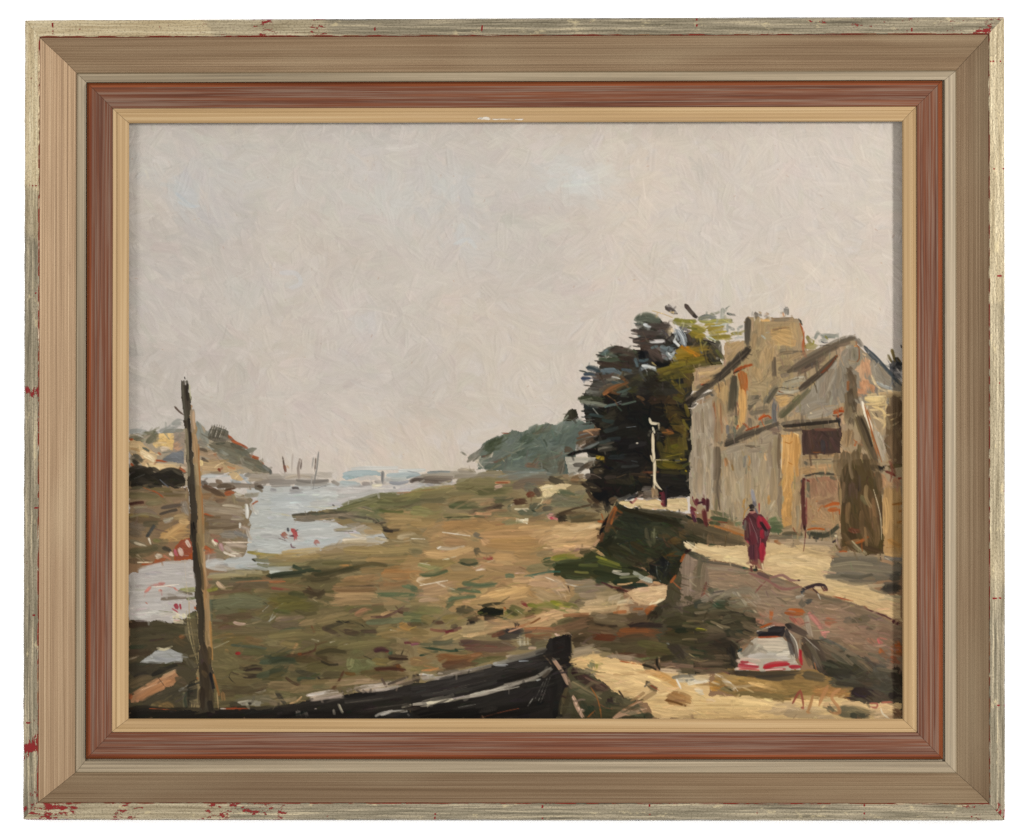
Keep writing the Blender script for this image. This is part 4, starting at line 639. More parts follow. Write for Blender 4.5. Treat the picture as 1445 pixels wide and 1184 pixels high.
G wall
p 82705f 1180 640 1220 520 1300 530 1445 560 1445 980 1180 1020 1200 800
s 8e7c6c 100 1260 560 1250 700 1240 950; s 6a5e48 100 1370 650 1340 800 1320 900; s 4c4834 65 1170 760 1120 860 1080 990; s 7a6a58 80 1400 700 1420 900; s 94826f 60 1280 720 1270 900; s 3c3a28 80 1260 930 1240 1010; s 302c20 80 1000 1040 950 1110; s 262018 100 950 1080 900 1150; s 4a4630 120 1150 1090 1300 1080 1445 1040; s 6a5e50 55 1160 980 1200 1090; s 3a3626 70 1040 1000 1100 1080; l b4602c 26 1092 805 1145 730; l b4602c 26 1185 612 1222 540; s 2b1f1c 36 1225 525 1280 490; s 555040 60 1380 560 1410 620; s 8a4a38 14 1420 820 1390 940; s 504a38 70 1300 1000 1445 960
G lane
s e4d4b0 28 1215 430 1260 470 1310 510; s e0cca0 60 1330 480 1445 500; l e8dcb8 12 1240 430 1340 480; l e8dcb8 10 1260 480 1330 540
T 780 840 6.568
G shore
s 4a3f2c 110 100 270 300 260 600 290; s 7a5a40 100 20 330 200 280 350 240; s 6c6040 50 30 260 190 210; s 706046 100 380 215 550 220 700 250; s 837258 40 400 190 500 190; s 3c3024 28 390 270 600 285; s 6a5238 60 330 310 550 320; s 2a1f20 50 715 290 850 275 1030 285; s 7a4626 85 600 360 800 345 1000 350; s 8a5028 45 620 330 900 330; s 5f2a16 65 370 385 480 390 595 398; s 55432e 100 200 380 350 370; s 3a2f22 100 190 440 330 440; s 4a3e2c 80 620 415 900 405; s 4f4830 100 450 480 700 490 900 470; s 5a5630 80 800 440 1000 480 1100 520; s 4c4526 100 880 530 1120 540; s 6f8038 45 810 610 900 590; s 5a3c2a 36 600 550 870 570; s 302c20 55 1000 590 1140 570; s 705840 50 450 330 600 340; l d8b898 8 240 360 280 352
s 372e28 85 1080 440 1160 520 1220 590; l a0a8b0 20 1058 430 1078 455; s 2f3a26 130 1280 500 1445 520; s 2a3222 100 1070 300 1300 280 1445 250; s 40381f 100 1050 360 1300 370 1445 370; s 1f2f22 50 1140 330 1260 330; s 453f28 80 1000 400 1250 420 1445 430; s 3f3a26 110 1050 250 1250 230 1445 200; l b4b430 24 1318 310 1440 322; s 5a5038 60 1250 610 1445 620; l a09060 10 1260 540 1330 580 1445 575
s 9a8a74 75 200 520 400 480; s a08c70 55 180 560 450 530; s 8a7864 36 500 570 700 580 830 610; s 96846c 40 540 560 740 590; s 8c6f5a 45 1000 640 1250 660 1445 680; s 7a5e4c 50 1100 640 1300 690; s 5a5038 55 1180 700 1445 720
G sand
p d2b483 160 620 300 570 480 570 800 640 1000 700 1230 720 1445 780 1445 1140 940 1140 880 1000 700 950 640 940 520 850 360 720
s dcbf8c 110 450 650 700 670 950 730; s d4b888 110 420 720 700 780 900 780; s d0b486 100 560 820 750 850; s d8b680 70 170 620 330 590 480 575; s cdaf7c 60 200 650 400 630; s c8ab7c 100 660 930 800 880; s d2b686 130 950 1050 1200 1080 1445 1060; s cdb07e 110 900 1000 1100 1000; s b8884a 60 900 710 1050 760 1160 845; s c8a070 36 860 700 1000 730; s d8bc8a 80 640 760 900 830; s d8c090 70 950 880 1150 900; s dabd88 80 1160 900 1445 960; l a08058 7 560 735 800 735; l b08c5c 7 560 880 760 905; s c8a878 40 980 900 1080 880; s d0b488 80 780 930 1000 940
s 5a6048 50 360 610 380 675; s 90884a 26 400 640 412 668; s 78785c 30 330 640 350 670; l 6c5c3c 14 290 670 400 710 490 715; l b4582c 14 620 610 780 640; l b4582c 10 790 640 860 650
G shore
s 3a2428 80 180 700 250 720; s 3e2a28 85 240 740 400 840 500 895; s 5a4638 60 400 840 545 890; s 2a1a1c 100 200 690 230 760; s 503430 26 280 750 500 860; s 705848 16 300 760 480 860; s 77705a 60 300 690 420 740; s 70684c 85 170 820 300 890 450 980; s 6a6248 75 560 950 700 1010 850 1040; s 8a7a58 16 180 800 320 880 450 960; s 4c4c34 100 250 940 400 1000; s 5a5038 100 560 1050 800 1060; s 2c1f20 85 520 960 555 1010; s 46402f 60 600 960 640 1030; s 1f3a2a 100 330 1040 380 1120; s 1d4032 55 510 1080 535 1020; s 46462e 100 420 1090 650 1100; s 26402c 70 850 1110 945 1135; s 47452f 100 220 950 250 1120; s 423a28 80 130 900 80 1130; s 5a4e34 36 130 860 100 1000; s 5a6048 40 700 1080 850 1110; s 35422e 60 270 990 330 1110; l 3a2c24 20 610 880 650 940 660 960
G boat
s c8a48a 38 0 585 80 700 150 830; s a08068 12 0 610 90 740; s d0a890 38 185 935 240 1060 285 1142; l e8c8b0 10 180 940 240 1050 270 1130; l b06a30 14 350 850 410 950 440 1060 450 1135; l a0602c 14 320 1135 390 1070; l 6a5a48 30 140 760 170 870
G shore
l b89070 26 550 1142 700 1040 850 960 985 880; l c8a080 34 560 1142 720 1080 870 1050; l c09870 22 680 1110 860 1080; s 9a7a50 28 720 980 850 900; l 8a5a30 10 650 1060 850 950; s 9a7e54 40 820 980 970 890
s 4a3c28 45 865 800 930 860 985 880; l 8a3a28 12 900 830 985 880; s 6a6050 20 850 850 900 800
s 8a6034 100 1060 960 1150 965 1270 990; s 9a6c3a 50 1110 900 1290 970; s 6a4420 24 1045 970 1130 990 1235 1028; s a07848 30 1080 920 1280 1000
s c4beac 70 1160 775 1280 770 1340 780; s d8d0b8 50 1250 820 1445 790; l e0ddd4 20 1145 775 1190 870; s b8b8b0 50 1330 870 1400 910; s 6f6a5c 36 1110 765 1200 748 1330 748; s cfc4a4 40 1340 760 1445 780; s 8a8678 20 1230 790 1330 770
s 4c4434 60 840 650 950 635; l 1f1c18 22 965 570 968 650 1015 712; s 2a241c 22 830 645 960 690; s 6a6048 40 860 620 940 620; s c8b090 45 1000 690 1200 712; l b8906c 12 985 570 990 630
T 960 420 9.031
G house
p a89778 180 900 545 860 560 570 820 560 830 280 930 262 1445 255 1445 1174 150 1174
p b09a7c 560 570 800 560 820 620 700 760 560 850
s b59c78 80 590 600 790 585; s a8947a 90 600 700 760 640; s b8a284 50 570 800 680 720
p b09a80 185 900 530 870 380 1010 250 1100 180 1150
s b8a082 70 200 930 480 890; s a5907a 90 200 1040 330 990; s c4a880 40 240 960 320 970; l 8a8070 12 90 950 250 900 540 865
s 9a8c76 70 905 290 910 420 900 560; s a08e74 110 980 350 1000 500 980 640; s 94866f 60 960 420 980 620; s b89a6c 130 1150 450 1300 430 1430 480; s bd9f72 130 1170 540 1400 520; s a08a72 55 1150 290 1300 285 1445 285; s ab9576 70 1130 350 1300 330 1445 350; l 7a6a5c 14 1150 262 1440 255; l 8a7a66 12 1170 400 1280 385 1390 400 1435 450; s d0aa72 36 1020 290 1145 290; s 8f7f68 130 1010 690 930 800; s b09a78 110 1120 620 1050 760 1040 920; s b5a080 90 1200 600 1170 700; s b3a080 80 920 940 1080 990; s a39478 90 900 1000 1000 1100; s 9c8f78 60 1280 640 1400 640; s 7d7668 36 1260 725 1445 700; s 9a8872 100 1250 800 1400 810; s 5a5048 60 1195 760 1200 1010; s 6a5f54 80 1260 910 1400 900 1445 880; s 7a7068 60 1280 1000 1400 960; s 8c8270 50 1260 680 1445 670; l 7a7060 12 1140 880 1080 1000 1010 1060 900 1085; s aab0ac 26 1030 475 1085 525; s b0a898 20 1090 450 1140 440; s 9c8a70 60 1060 420 1130 350; s 7f6f5c 30 1140 740 1180 800; s ae9a7c 60 1100 1000 1180 900; s 9c8e74 70 1060 1110 1150 1040; s 8a7c68 80 1150 1110 1280 1030
s 504c48 75 860 262 850 420 860 590; s 5e5850 40 880 300 885 560
s 5c5852 70 955 195 970 262; s 8a8680 40 1010 200 1030 240; s b0a08c 24 1000 180 1035 200; s a89480 66 1100 195 1110 250; s 7a7470 30 1070 235 1120 245; s 66686a 76 1350 130 1345 225; s d8a888 28 1305 185 1318 240; s 8a8a88 30 1370 140 1370 220; s 9a9c9c 14 925 175 915 240
s 3c3632 95 900 640 820 710 740 800 600 940 430 1070; s 4a4640 60 850 640 700 770 560 930 400 1080; s 5c554c 36 380 1000 560 920 700 760; s 332e2b 30 880 670 720 850 500 1060; s 56504a 85 420 1090 300 1120 200 1174; s 6a645a 14 400 1020 600 880 800 690
l b4532c 34 262 1115 320 1070 375 1045; s 3a2c28 18 280 1120 360 1060
s b05a30 36 690 935 780 885 925 850; s c8723c 24 840 870 925 850; s 4a342a 28 670 970 740 930 840 890; s c07840 85 770 950 800 1050 800 1174; s d09454 28 830 960 845 1150; s b8682c 24 740 960 760 1060; s 5f5a4c 100 680 1000 670 1174; s 4a463c 36 710 1000 700 1174; s b09068 85 570 1060 560 1174; s a08a6c 70 620 1040 610 1174; s 8a8070 60 430 1110 480 1174; s 96856c 40 520 1080 500 1174
T 1118 440 9.031
p 8f897f 100 1174 320 830 560 600 700 440 760 400 880 470 1000 560 1180 700 1400 940 1400 1174 650 1174
s 6a655c 80 0 720 200 590 400 470 560 390 720 335 810 335; s 5c554e 80 20 750 250 630 500 490; s 66544a 85 80 780 300 650 450 560; s 7a6a5c 60 440 510 600 440; s 746658 50 200 720 420 570; s 3f3630 46 150 980 300 850 450 720 555 585; l b4532c 10 380 780 480 690 565 560; s c87030 22 552 570 578 550; s 5a544c 70 90 1000 220 890 310 800; s 77716a 30 590 380 720 335 800 340; s 554c46 40 160 720 350 630; l 44403c 12 350 430 480 430 570 460
s 98938a 110 560 700 450 900 350 1100; s 8c877e 110 620 680 580 900 560 1100; s a09a92 50 420 820 380 1000; s 959088 90 300 930 220 1100; s 8f8b83 80 500 1000 480 1150; s 99948c 60 650 560 700 470; s a8a498 50 690 460 740 430; s 8a857b 60 640 700 640 1000; s a39e96 40 560 640 500 760; s 9b968e 40 330 880 330 1150
s 8c8880 100 1080 680 1200 850 1350 960; s 948e86 70 1060 620 1180 760; s a09a90 55 1100 720 1120 850; s 8a867e 60 1250 800 1380 960; s a8b0b4 45 1070 900 1180 950 1270 985; s 9a958c 60 1040 800 1150 900
l 3c4650 55 915 435 1000 545 1100 625; l 4f565c 55 1050 600 1200 735 1395 940; s 8f8a84 50 830 345 900 430; s 7f7a74 40 800 340 880 450
s 7a7568 75 780 480 780 590; s 8c8576 30 760 470 760 580; l 6c6458 12 735 500 735 600; l 8a5a3c 20 850 440 852 600 800 640 715 610; s c89060 24 790 440 830 430; s a09682 50 720 650 820 650
s 5a4c3c 85 710 720 770 760; s 6e6250 90 690 800 800 880; s 8a5f40 36 720 880 705 1000; s 5c5040 100 780 900 760 1110; s 786a56 50 690 1030 700 1130; s 6a5c4a 60 800 800 790 960; s 92866f 20 690 770 760 840; s 54483a 60 740 980 830 1100
s c8a080 120 930 600 930 800; s c89a78 130 910 850 920 1000; s c08e6a 110 850 1000 900 1060; s d8c0a0 28 890 530 935 560; s cca98a 80 820 745 980 680; s d0a888 50 970 620 1010 700; s c49070 60 840 1010 960 1020; s bc8c6c 60 1000 940 1060 1000; s d8c8ac 14 1000 690 1020 660
s d8c49c 80 950 1095 1080 1105 1200 1130; l dcc8a4 28 1020 870 1120 980 1250 1012 1395 1022; s b8a07c 50 1100 1050 1395 1050; s 6e5f4e 100 1250 1130 1395 1130; s c8b48e 40 960 1060 1080 1060; s a08c6c 40 1180 1080 1395 1080; s 8a7a64 60 1080 1150 1180 1150
s b09a7a 90 40 150 60 300 50 450; s a89070 40 100 180 120 320; l c0623c 16 90 145 150 260 140 380 150 500; l 2a2422 22 78 85 108 128; s b8976a 60 20 350 10 450; s 6c6458 28 0 512 160 505; s 7a7060 40 0 560 150 540; s 8c7c66 40 0 610 120 580
s a09c8e 70 0 880 120 850 200 880; s 9c988a 50 0 960 100 930; s 9a9080 50 0 1020 90 1010; s b4b0a4 30 20 850 160 830; s 6c6c50 46 0 1150 100 1060; s 8a8474 30 120 1060 220 980; l b8b0a0 14 150 780 190 780 200 830
G foliage
s 2b2c30 100 1250 670 1395 700; s 2c2f36 80 1250 720 1395 860; l 6a5a2c 42 1265 475 1290 560 1310 640; l 5c502c 36 1218 545 1270 650; s 2b2b28 60 1320 590 1395 690; s 24262a 70 1330 650 1395 760; l 56482a 26 1340 580 1380 640; l 2a2a2c 18 1385 420 1398 470

G shrub
s 7a7038 46 185 305 215 370 245 430; s 857a40 80 170 440 330 440; s 8a9088 45 290 345 340 250; s 868a80 45 370 300 480 300 600 310; s 9a9c94 45 340 375 450 350; s 7c8078 30 380 330 550 330; l 40404a 14 370 378 410 400 455 385; s 8a8440 26 260 420 280 360; s 827e48 30 420 310 450 350
T 960 540 9.031
G house
p a39a8c 135 350 430 200 430 800 440 1174 150 1174 140 900
s a8a094 110 210 370 220 700; s aaa396 100 330 270 340 620; s a59d90 80 270 330 280 600; s 9c9082 110 220 720 360 790; s a59c8e 110 200 850 210 1174; s aca498 100 340 900 350 1174; s a39b8e 70 400 300 400 700; s c4bcae 26 205 480 215 530; s b4ac9e 60 260 1000 270 1100; s b0a89a 50 180 950 300 940; l 8a7c6c 10 295 530 297 640; l c4bcae 10 220 650 300 650; s 978c7e 40 400 780 300 830; s b8b0a2 24 150 400 155 620
s 2c2824 85 50 270 130 280 210 240; s 5a5046 60 80 220 250 120 430 10; s 4a443c 45 100 250 250 180 410 120; s 8a7460 60 220 250 380 160; s 5a5a5a 36 390 150 435 168; l d0c4b4 14 75 322 140 328; s 3a342e 50 20 290 80 310; s 756a5c 24 250 130 420 40; s 9a8e7e 40 300 230 430 180
s b5986c 110 430 90 550 60; s b59a72 95 480 160 575 180 575 330; s c09e6c 60 480 70 580 110; s a08a6c 95 480 280 490 500; s 9a7458 34 440 300 450 600 470 750; s a07a5c 34 515 290 530 650; s 8a7a66 75 480 500 490 800; s 8a6a50 22 428 260 430 450; s ab957a 40 555 350 560 640; s b8a68c 30 570 450 580 540; s 97836a 40 490 380 500 700
s 8f8266 60 590 60 600 400; s 5f5a4e 110 680 0 665 200 640 380; s 4f4a40 36 705 40 700 300; s 6c6656 40 640 50 630 360; s 7a7462 30 725 40 720 250
s d0a468 100 790 50 795 300 780 560; s c07a3c 46 780 20 790 100; s b8602c 28 832 10 828 180; s d4ac70 55 790 380 770 590; s dab67c 26 760 200 770 500; s b85428 30 800 520 870 580; s b4582c 24 740 540 720 590; s a05a38 14 720 240 735 420; s 5c6050 55 705 430 715 540; s 6c6e74 46 600 540 605 660; s 7f7468 50 640 480 655 610; s 8a7c6c 40 610 420 690 400; s b09478 26 570 440 600 530; s 5f6660 50 660 560 690 640
s a8987c 100 900 60 1050 60 1150 100; s a0906f 70 880 130 1020 130; s 5f594e 55 870 350 950 230 1005 160; s 6c675c 60 860 210 960 190; s 7a7466 40 860 180 1000 170; s 66645c 80 1070 260 1150 150 1260 20; s 5a5850 30 1100 250 1240 60; s a89474 28 1030 190 1050 250; s c4a880 14 1140 60 1160 20; s 726a5e 85 880 400 1000 350 1160 320; s 8a7c68 26 940 350 1130 335; s 6a645c 85 880 460 940 570; s 7c7264 50 960 420 980 470; s c05a28 32 1000 465 1070 420 1160 455; s b4521f 26 930 590 1010 540; s 7a3a22 22 830 610 1000 560; s 6c6e74 70 1210 220 1195 400 1200 555; s 5a5c68 20 1245 260 1240 380; s c4a474 100 1220 200 1300 230 1420 190; s c0a070 60 1270 300 1330 230; s 5c5a48 80 1260 440 1400 300 1445 230; s 6a6a58 36 1300 420 1420 330; s 9a988e 50 1290 70 1445 50; s aaa89c 40 1240 135 1445 125; s 8f8c80 40 1300 100 1445 95; s 7a3c1c 26 1255 108 1315 122; l 4a4038 8 1210 168 1300 147 1445 165; l 4a4038 8 1330 72 1445 60; s 86796a 40 1010 500 1140 450; s 9c9384 60 1380 420 1445 390
p 9c917f 520 890 800 800 1200 640 1290 650 1270 1174 520 1174
s a0968a 120 600 920 800 840; s 9c9080 130 1000 750 1180 700; s 93836f 130 1180 820 1180 1100; s a59e90 110 690 900 700 1010; s a49c8e 95 980 950 980 1174; s a89a88 95 580 1000 600 1174; s 9e9484 90 860 860 1050 860; s a39a8a 80 720 1050 730 1174; s 99907f 80 920 920 920 1100; s 988870 70 1100 880 1110 1174; s 8a8880 50 840 930 805 1060; l b08a5c 22 870 930 890 1000 880 1060; s a87e5a 34 570 970 575 1100; l c0a080 15 580 975 640 1020 670 1070; l 5a5046 14 825 798 920 805 1015 812; s 7f6c5a 18 890 830 1020 855; s c8ac84 34 1080 905 1100 960; s 7f8084 24 1010 880 1040 890; l 8a6a50 10 1100 940 1090 1020
s 4f4a44 65 560 800 750 735 950 645 1160 560; s 5e575a 30 560 760 720 700; s 5e574e 65 570 750 800 660 1000 590; s 66685c 45 1000 530 1180 480; s 96897a 34 1040 590 1170 540; s 3a3632 20 570 810 760 750; s 5c5a58 60 600 690 740 650; s 7a6860 50 1130 600 1270 615; s 7a6a62 36 1170 640 1240 650; s 6a645c 55 1290 530 1445 500; l 3a342e 14 1330 580 1445 552; s 7a5f54 45 1330 600 1445 610; s 8a7f72 50 1240 540 1300 600; s 756c60 40 480 760 560 760
s 75695c 75 480 830 465 1000 470 1174; s 5c5248 26 505 890 500 1174; s 857a6c 26 440 900 440 1174
p c49a62 1300 660 1445 650 1445 1174 1280 1174
s cca46c 80 1370 690 1370 900; s cda670 80 1335 950 1340 1174; s c08c50 46 1400 900 1410 1100; s d0aa74 50 1330 680 1320 900; l a87438 14 1310 752 1350 765 1400 740; l b07c40 14 1310 1010 1380 1050; s 70604e 45 1265 650 1250 900 1275 1174; l e0c8a0 10 1300 850 1290 1100
T 1118 560 9.031
s 8e8a84 120 100 200 300 100 500 80; s 98948e 100 200 250 400 200 560 150; s 908c86 80 50 180 200 90; s 8c8882 70 560 100 640 30; s 9d9992 50 420 240 500 180; s dcd0b4 18 225 212 250 208; l d0c8b4 10 185 90 215 140
s c0501c 60 525 205 600 170 675 150; s a8461a 30 580 180 660 190; s 5a3422 24 518 238 640 215
s 6e655a 45 0 312 250 310 500 285; s 3a3532 44 0 352 300 332 620 300; s 70604c 55 0 400 200 400 380 370; s 5c5448 80 200 385 580 350; s 38343a 55 560 270 635 330; s 2c2a2c 30 590 310 620 400; s 7a6c58 30 0 430 130 430
s c89a5c 100 50 500 60 700 40 920; s cfa468 60 20 480 90 520; s c0965e 50 90 600 90 740; l e8d8b0 8 20 455 80 490
p 54443c 130 430 400 400 620 430 612 720 520 740 130 740
s 4f3f3c 55 150 440 150 720; s 5a4640 55 210 470 210 700; s 46454a 55 390 540 380 710; s 5f4a42 60 500 560 560 710; s 4a3a3a 55 270 430 450 500 605 540; s 6a4c40 50 410 415 605 455; s 5c4a3a 70 280 560 285 680; s 8a5430 22 240 715 350 690; s 3a3a3c 28 245 450 265 530; s 4c3c3a 50 440 560 460 680; s 6c4a40 26 150 430 230 430; s 3f3638 30 150 600 200 720; s 745a50 30 540 640 590 700
s a08868 50 130 770 350 762 620 745; s b89a74 30 500 750 640 720; s 968a70 40 220 845 490 835; s 5a5850 45 145 830 205 870; l 5c5648 16 190 802 500 798; s 4a4644 28 505 828 600 820; s b4602c 20 555 778 605 770; s b4602c 20 565 865 605 855; s b09068 90 50 960 300 910 580 900; s a88a66 90 70 930 60 1150; s b49470 50 230 900 500 890; s a58762 60 150 970 350 960; s 9a8668 40 100 780 100 900
p 9a7660 130 1040 560 1010 605 1174 110 1174
l 4a443c 24 160 1015 300 985 420 985 610 1005; s 5a5c4c 50 330 975 490 980; s 6c6858 40 480 1020 560 1050; s 6a2f2c 26 140 1040 225 1080; s 3f3f3c 34 120 1060 130 1170; s 8e6a58 90 260 1060 330 1174; s a07e64 60 430 1070 450 1174; s 9a7862 50 180 1100 200 1174; s b49474 26 590 1040 600 1160
s 6a5f4c 130 730 80 740 330; s 7c6e5a 40 680 60 700 280; s 5a5042 80 740 280 760 380; s 54493c 60 800 60 800 220; s b8a080 44 640 240 662 340; s 7a6650 130 730 430 705 650; s 9a8468 70 660 440 680 650; s b09a7c 50 620 640 645 720; s a89070 30 620 400 640 560; s 8a7458 40 720 420 690 640; l b89c78 8 700 420 690 640; l b89c78 8 760 430 720 640; s b09070 28 660 690 745 715; s c0602c 26 795 630 825 570; l c0602c 12 780 540 830 600
s 5f5240 80 920 400 940 700; s 6e6148 130 720 830 700 1120; s 7c6c52 60 660 800 690 900; s 6a5c44 90 800 700 780 1000; s 5c5038 60 860 600 830 900; s 6e5a44 130 940 780 940 980; s 826c52 40 880 720 900 950; s 665440 90 700 1080 690 1174; s 5c4c40 60 760 1080 770 1174; l 2a2226 20 825 1060 835 1174; l a08a68 8 870 740 870 920 920 1020
s 5a5040 100 880 250 960 550 1050 870; s 4c4234 40 860 250 950 560; l 8a7860 28 808 260 900 550 1010 840; s 6f6350 50 905 260 1000 600 1090 890; s 7c6f58 24 860 260 960 600
s d8d4c8 46 890 60 930 200 965 300; l f0ece4 16 885 70 930 200; l b8642c 26 950 150 990 300 1035 550 1095 790; s b0a898 50 1020 290 1080 500; s a8a49c 80 1090 450 1150 600 1190 760; s bcb8b0 26 1100 450 1160 620; s 8a7c68 50 1050 560 1130 800; s 9a8a70 40 1100 820 1160 900; s 1e2020 40 985 890 1065 930; s 2a2826 45 1085 900 1175 935; l 1f1f1f 20 1155 880 1178 915; s 776048 40 1060 820 1110 880
p 6c5a48 1190 130 1400 0 1400 860 1250 860 1180 560
s 75634e 130 1280 500 1290 800; s 62513f 140 1300 150 1330 400; s 6e5c48 130 1330 650 1300 830; s 5a4a3a 60 1370 60 1380 360; s 806c54 60 1220 600 1260 800; s 54492f 50 1230 900 1395 878; s a08c6c 40 1200 840 1330 800; s 6a2a26 34 1190 950 1320 1010; s b08868 110 1120 1000 1200 1150; s a8785c 90 1300 1040 1380 1140; s b89070 60 1160 1050 1180 1170; l b8602c 26 1042 970 1020 1130; s 8a6a4c 80 1240 1110 1260 1170; s 8a3a30 30 1350 1040 1395 1040; s 6a543e 60 980 960 960 1100
s d8c090 70 940 25 1100 40 1210 60; s e0ccA0 40 980 60 1200 45; s a8926e 55 1040 100 1190 115; l d8c49c 26 985 165 1100 165 1180 135 1205 100; l d4be96 34 1030 260 1120 285 1180 350 1160 415; l c8b490 20 1130 235 1250 232 1335 205 1310 290; l b8a484 18 1170 385 1280 362 1360 318; l b0987a 14 1340 445 1385 395; l e4d2a8 12 1000 190 1060 260 1130 320
T 960 660 9.031
p a29682 520 0 1280 0 1270 850 1100 850 800 740 620 650 520 560
p a69d90 120 0 430 0 430 540 370 530 120 380
s a8a094 110 200 40 200 350; s b0a89a 95 340 40 340 350; s aaa294 55 405 150 400 520; s a59c8e 60 260 100 260 380; s 9a9284 40 130 120 140 300
s a49a8c 110 590 60 600 400; s aaa292 120 720 180 740 420; s a89e8e 120 860 100 850 500; s a4957f 100 1000 180 1000 500; s a89880 120 1120 100 1120 500; s b09c80 85 1200 250 1200 520; s a19684 80 660 60 690 200; s ada492 70 1060 20 1060 260; s 9a8c76 80 1180 40 1190 240; s a79d8e 70 560 380 570 560; s b08a50 36 895 345 815 420 800 510; s c0a070 14 690 455 745 440; s b08f60 44 1130 350 1132 440; s a89a84 110 650 610 800 650; s a89880 95 1160 580 1080 640; s 9a8c76 90 1210 540 1220 640; s a39886 90 700 480 720 600; s b8ae9a 30 1140 540 1210 420; s aea48f 60 1010 560 1040 420; s 7c6f60 50 1272 0 1272 250 1265 620; l 8a7c6a 9 940 240 1000 238; s a05a38 14 1305 555 1300 650; s 55604a 20 640 690 720 640
s 6c6256 80 475 0 475 250 470 545; s 7c7264 30 450 0 450 540; s 5f564c 24 505 0 505 540
p c09860 1310 0 1445 0 1445 760 1310 760
s c49c66 90 1375 40 1375 350; s bb945f 85 1370 400 1380 680; s a8885c 46 1430 400 1430 620; s c8a470 30 1320 20 1315 300; s b08c60 60 1340 640 1430 720
s 5f6e50 80 1130 700 1220 660 1310 690; s 526448 110 1160 770 1310 770; s 6a7a58 40 1160 665 1250 640; s 46563c 50 1140 800 1300 810; s 8a7a62 40 1320 780 1440 740; s 565e44 50 380 560 480 580 580 620; s 46533a 50 380 640 600 660; s 3c4632 50 370 700 520 720; s 7c7258 70 600 690 740 690; s 6f7a5c 50 700 720 790 700; s 6b7058 40 540 570 620 640; s 8a8270 30 580 600 720 640
s 7a6448 50 500 690 680 730; s b07a4c 46 370 740 500 780 650 830; s c06a28 34 660 840 805 862; s a07e58 70 560 750 700 790 810 830; s 6a604a 80 100 730 350 800 600 860 820 910; s 4f4836 95 50 790 300 850 550 910; s 5f5644 95 200 880 450 940 830 960; s 3e3c2c 50 30 890 250 955; s 3a4a38 50 370 985 475 1005; s 6a5f4c 50 500 985 830 985; s 5c4c34 110 0 830 80 880; s b08a60 44 90 680 220 705; s 78694f 50 230 740 420 800; s 6a3028 12 480 690 600 700; l c85a58 12 350 655 410 655
G lane
s dccba0 90 0 420 60 480; s d8c49a 55 0 530 70 540; s c8b890 20 20 470 80 500
p d8c294 180 960 400 1015 830 1005 870 1174 400 1174 150 1060
s e4d2a6 60 60 970 200 1070; s dfcb9c 80 220 985 400 1050 600 1060; s d8c08e 100 500 1070 860 1060; s d4b988 90 700 1090 860 1130; s dcc596 100 430 1140 800 1150; l ecdcb4 16 40 960 200 1100; l ecdcb4 16 80 940 215 1030; s 2b1a1a 42 60 1090 135 1040; s b0602c 36 20 1150 60 1100; s c8b08a 80 1090 970 1200 1000 1445 1000; s b8a184 90 1150 930 1445 940; s cfb384 110 1110 1080 1445 1100; s d8c090 60 1090 1140 1445 1150; l b09c70 9 500 1050 680 1090; s e0cfa0 30 1140 970 1230 985
s 6a5e4c 50 1140 875 1300 885 1445 872; s b8743c 24 1195 938 1235 938; s 58584a 44 1300 850 1445 840; s 7c705c 30 1120 900 1445 900
G bank
s 4a4c40 90 120 1090 250 1140 400 1174
G figure_group
s 6a2830 55 205 395 200 480; s 7a2f34 45 135 500 200 540; s 5c2a3a 46 155 590 190 695; s 8a3a3c 22 215 420 200 460; s 5c2228 50 290 390 310 480; s 4f2026 50 345 395 345 560; s 6a2c2c 65 300 530 315 660 335 755; s 46202a 28 220 455 300 440; l 7a2a2c 18 155 365 170 440; s 803a40 28 175 560 200 630; s 6a2a3a 40 140 530 170 620; s 3f2030 20 190 640 205 695; l a08078 9 180 600 215 690; l a09080 8 320 430 330 560
G figure
s 9a989a 60 905 275 930 370 945 430; l b0aeb0 14 890 280 930 380; s 6f6a70 45 930 430 955 495; l 77747a 16 985 370 970 430; s 1e1a1c 60 880 490 935 505; s 4a3a3c 16 890 515 940 520; s 241a1c 24 885 545 935 542; s b8786a 44 885 575 950 562; l 6f6a76 18 855 545 880 500; l 6f6a76 26 955 510 975 560 995 590; l c03a3a 24 1005 440 1005 580
p 5f2c34 870 590 960 570 1050 610 1140 760 1120 880 1080 960 1090 1180 870 1180 880 1000 830 920 830 790 800 690
s 4a2a2c 80 880 620 950 700 975 820; s 5a3a34 55 840 680 855 900; s 6f2a30 22 860 640 930 780; s 702830 95 920 830 930 1000; s 5c303a 80 905 1000 910 1174; s 7a3840 36 965 980 970 1174; s b82434 62 1045 960 1045 1174; s c22c3c 55 1005 620 1015 770; s b42838 50 1040 630 1100 720 1135 780; s b02434 55 1035 790 1050 900; s 2e2022 36 1015 685 1060 750 1105 815; s 6a5c54 34 830 670 815 780; s 5c6054 50 800 745 845 790; s 6a5254 50 1100 800 1110 880; l c4404a 20 842 930 875 965; l 9a6a6c 12 890 640 980 800; l 9a6a6c 12 960 850 1000 960; l 8a3038 12 990 880 1060 870; l 3a1c22 12 930 980 935 1170; s 502830 30 860 900 900 960; l e05060 10 1020 900 1025 1150
T 1118 680 9.031
G house
p a08c70 0 0 110 0 140 610 0 650
s b09a78 80 30 40 40 300; s a08a6c 80 90 100 90 550; s a8906c 55 20 350 30 600; s 968a74 40 70 300 70 580; s b89c70 24 10 20 10 150; l d8d0b8 8 105 280 108 360
p a1856a 160 0 600 0 612 605 180 605
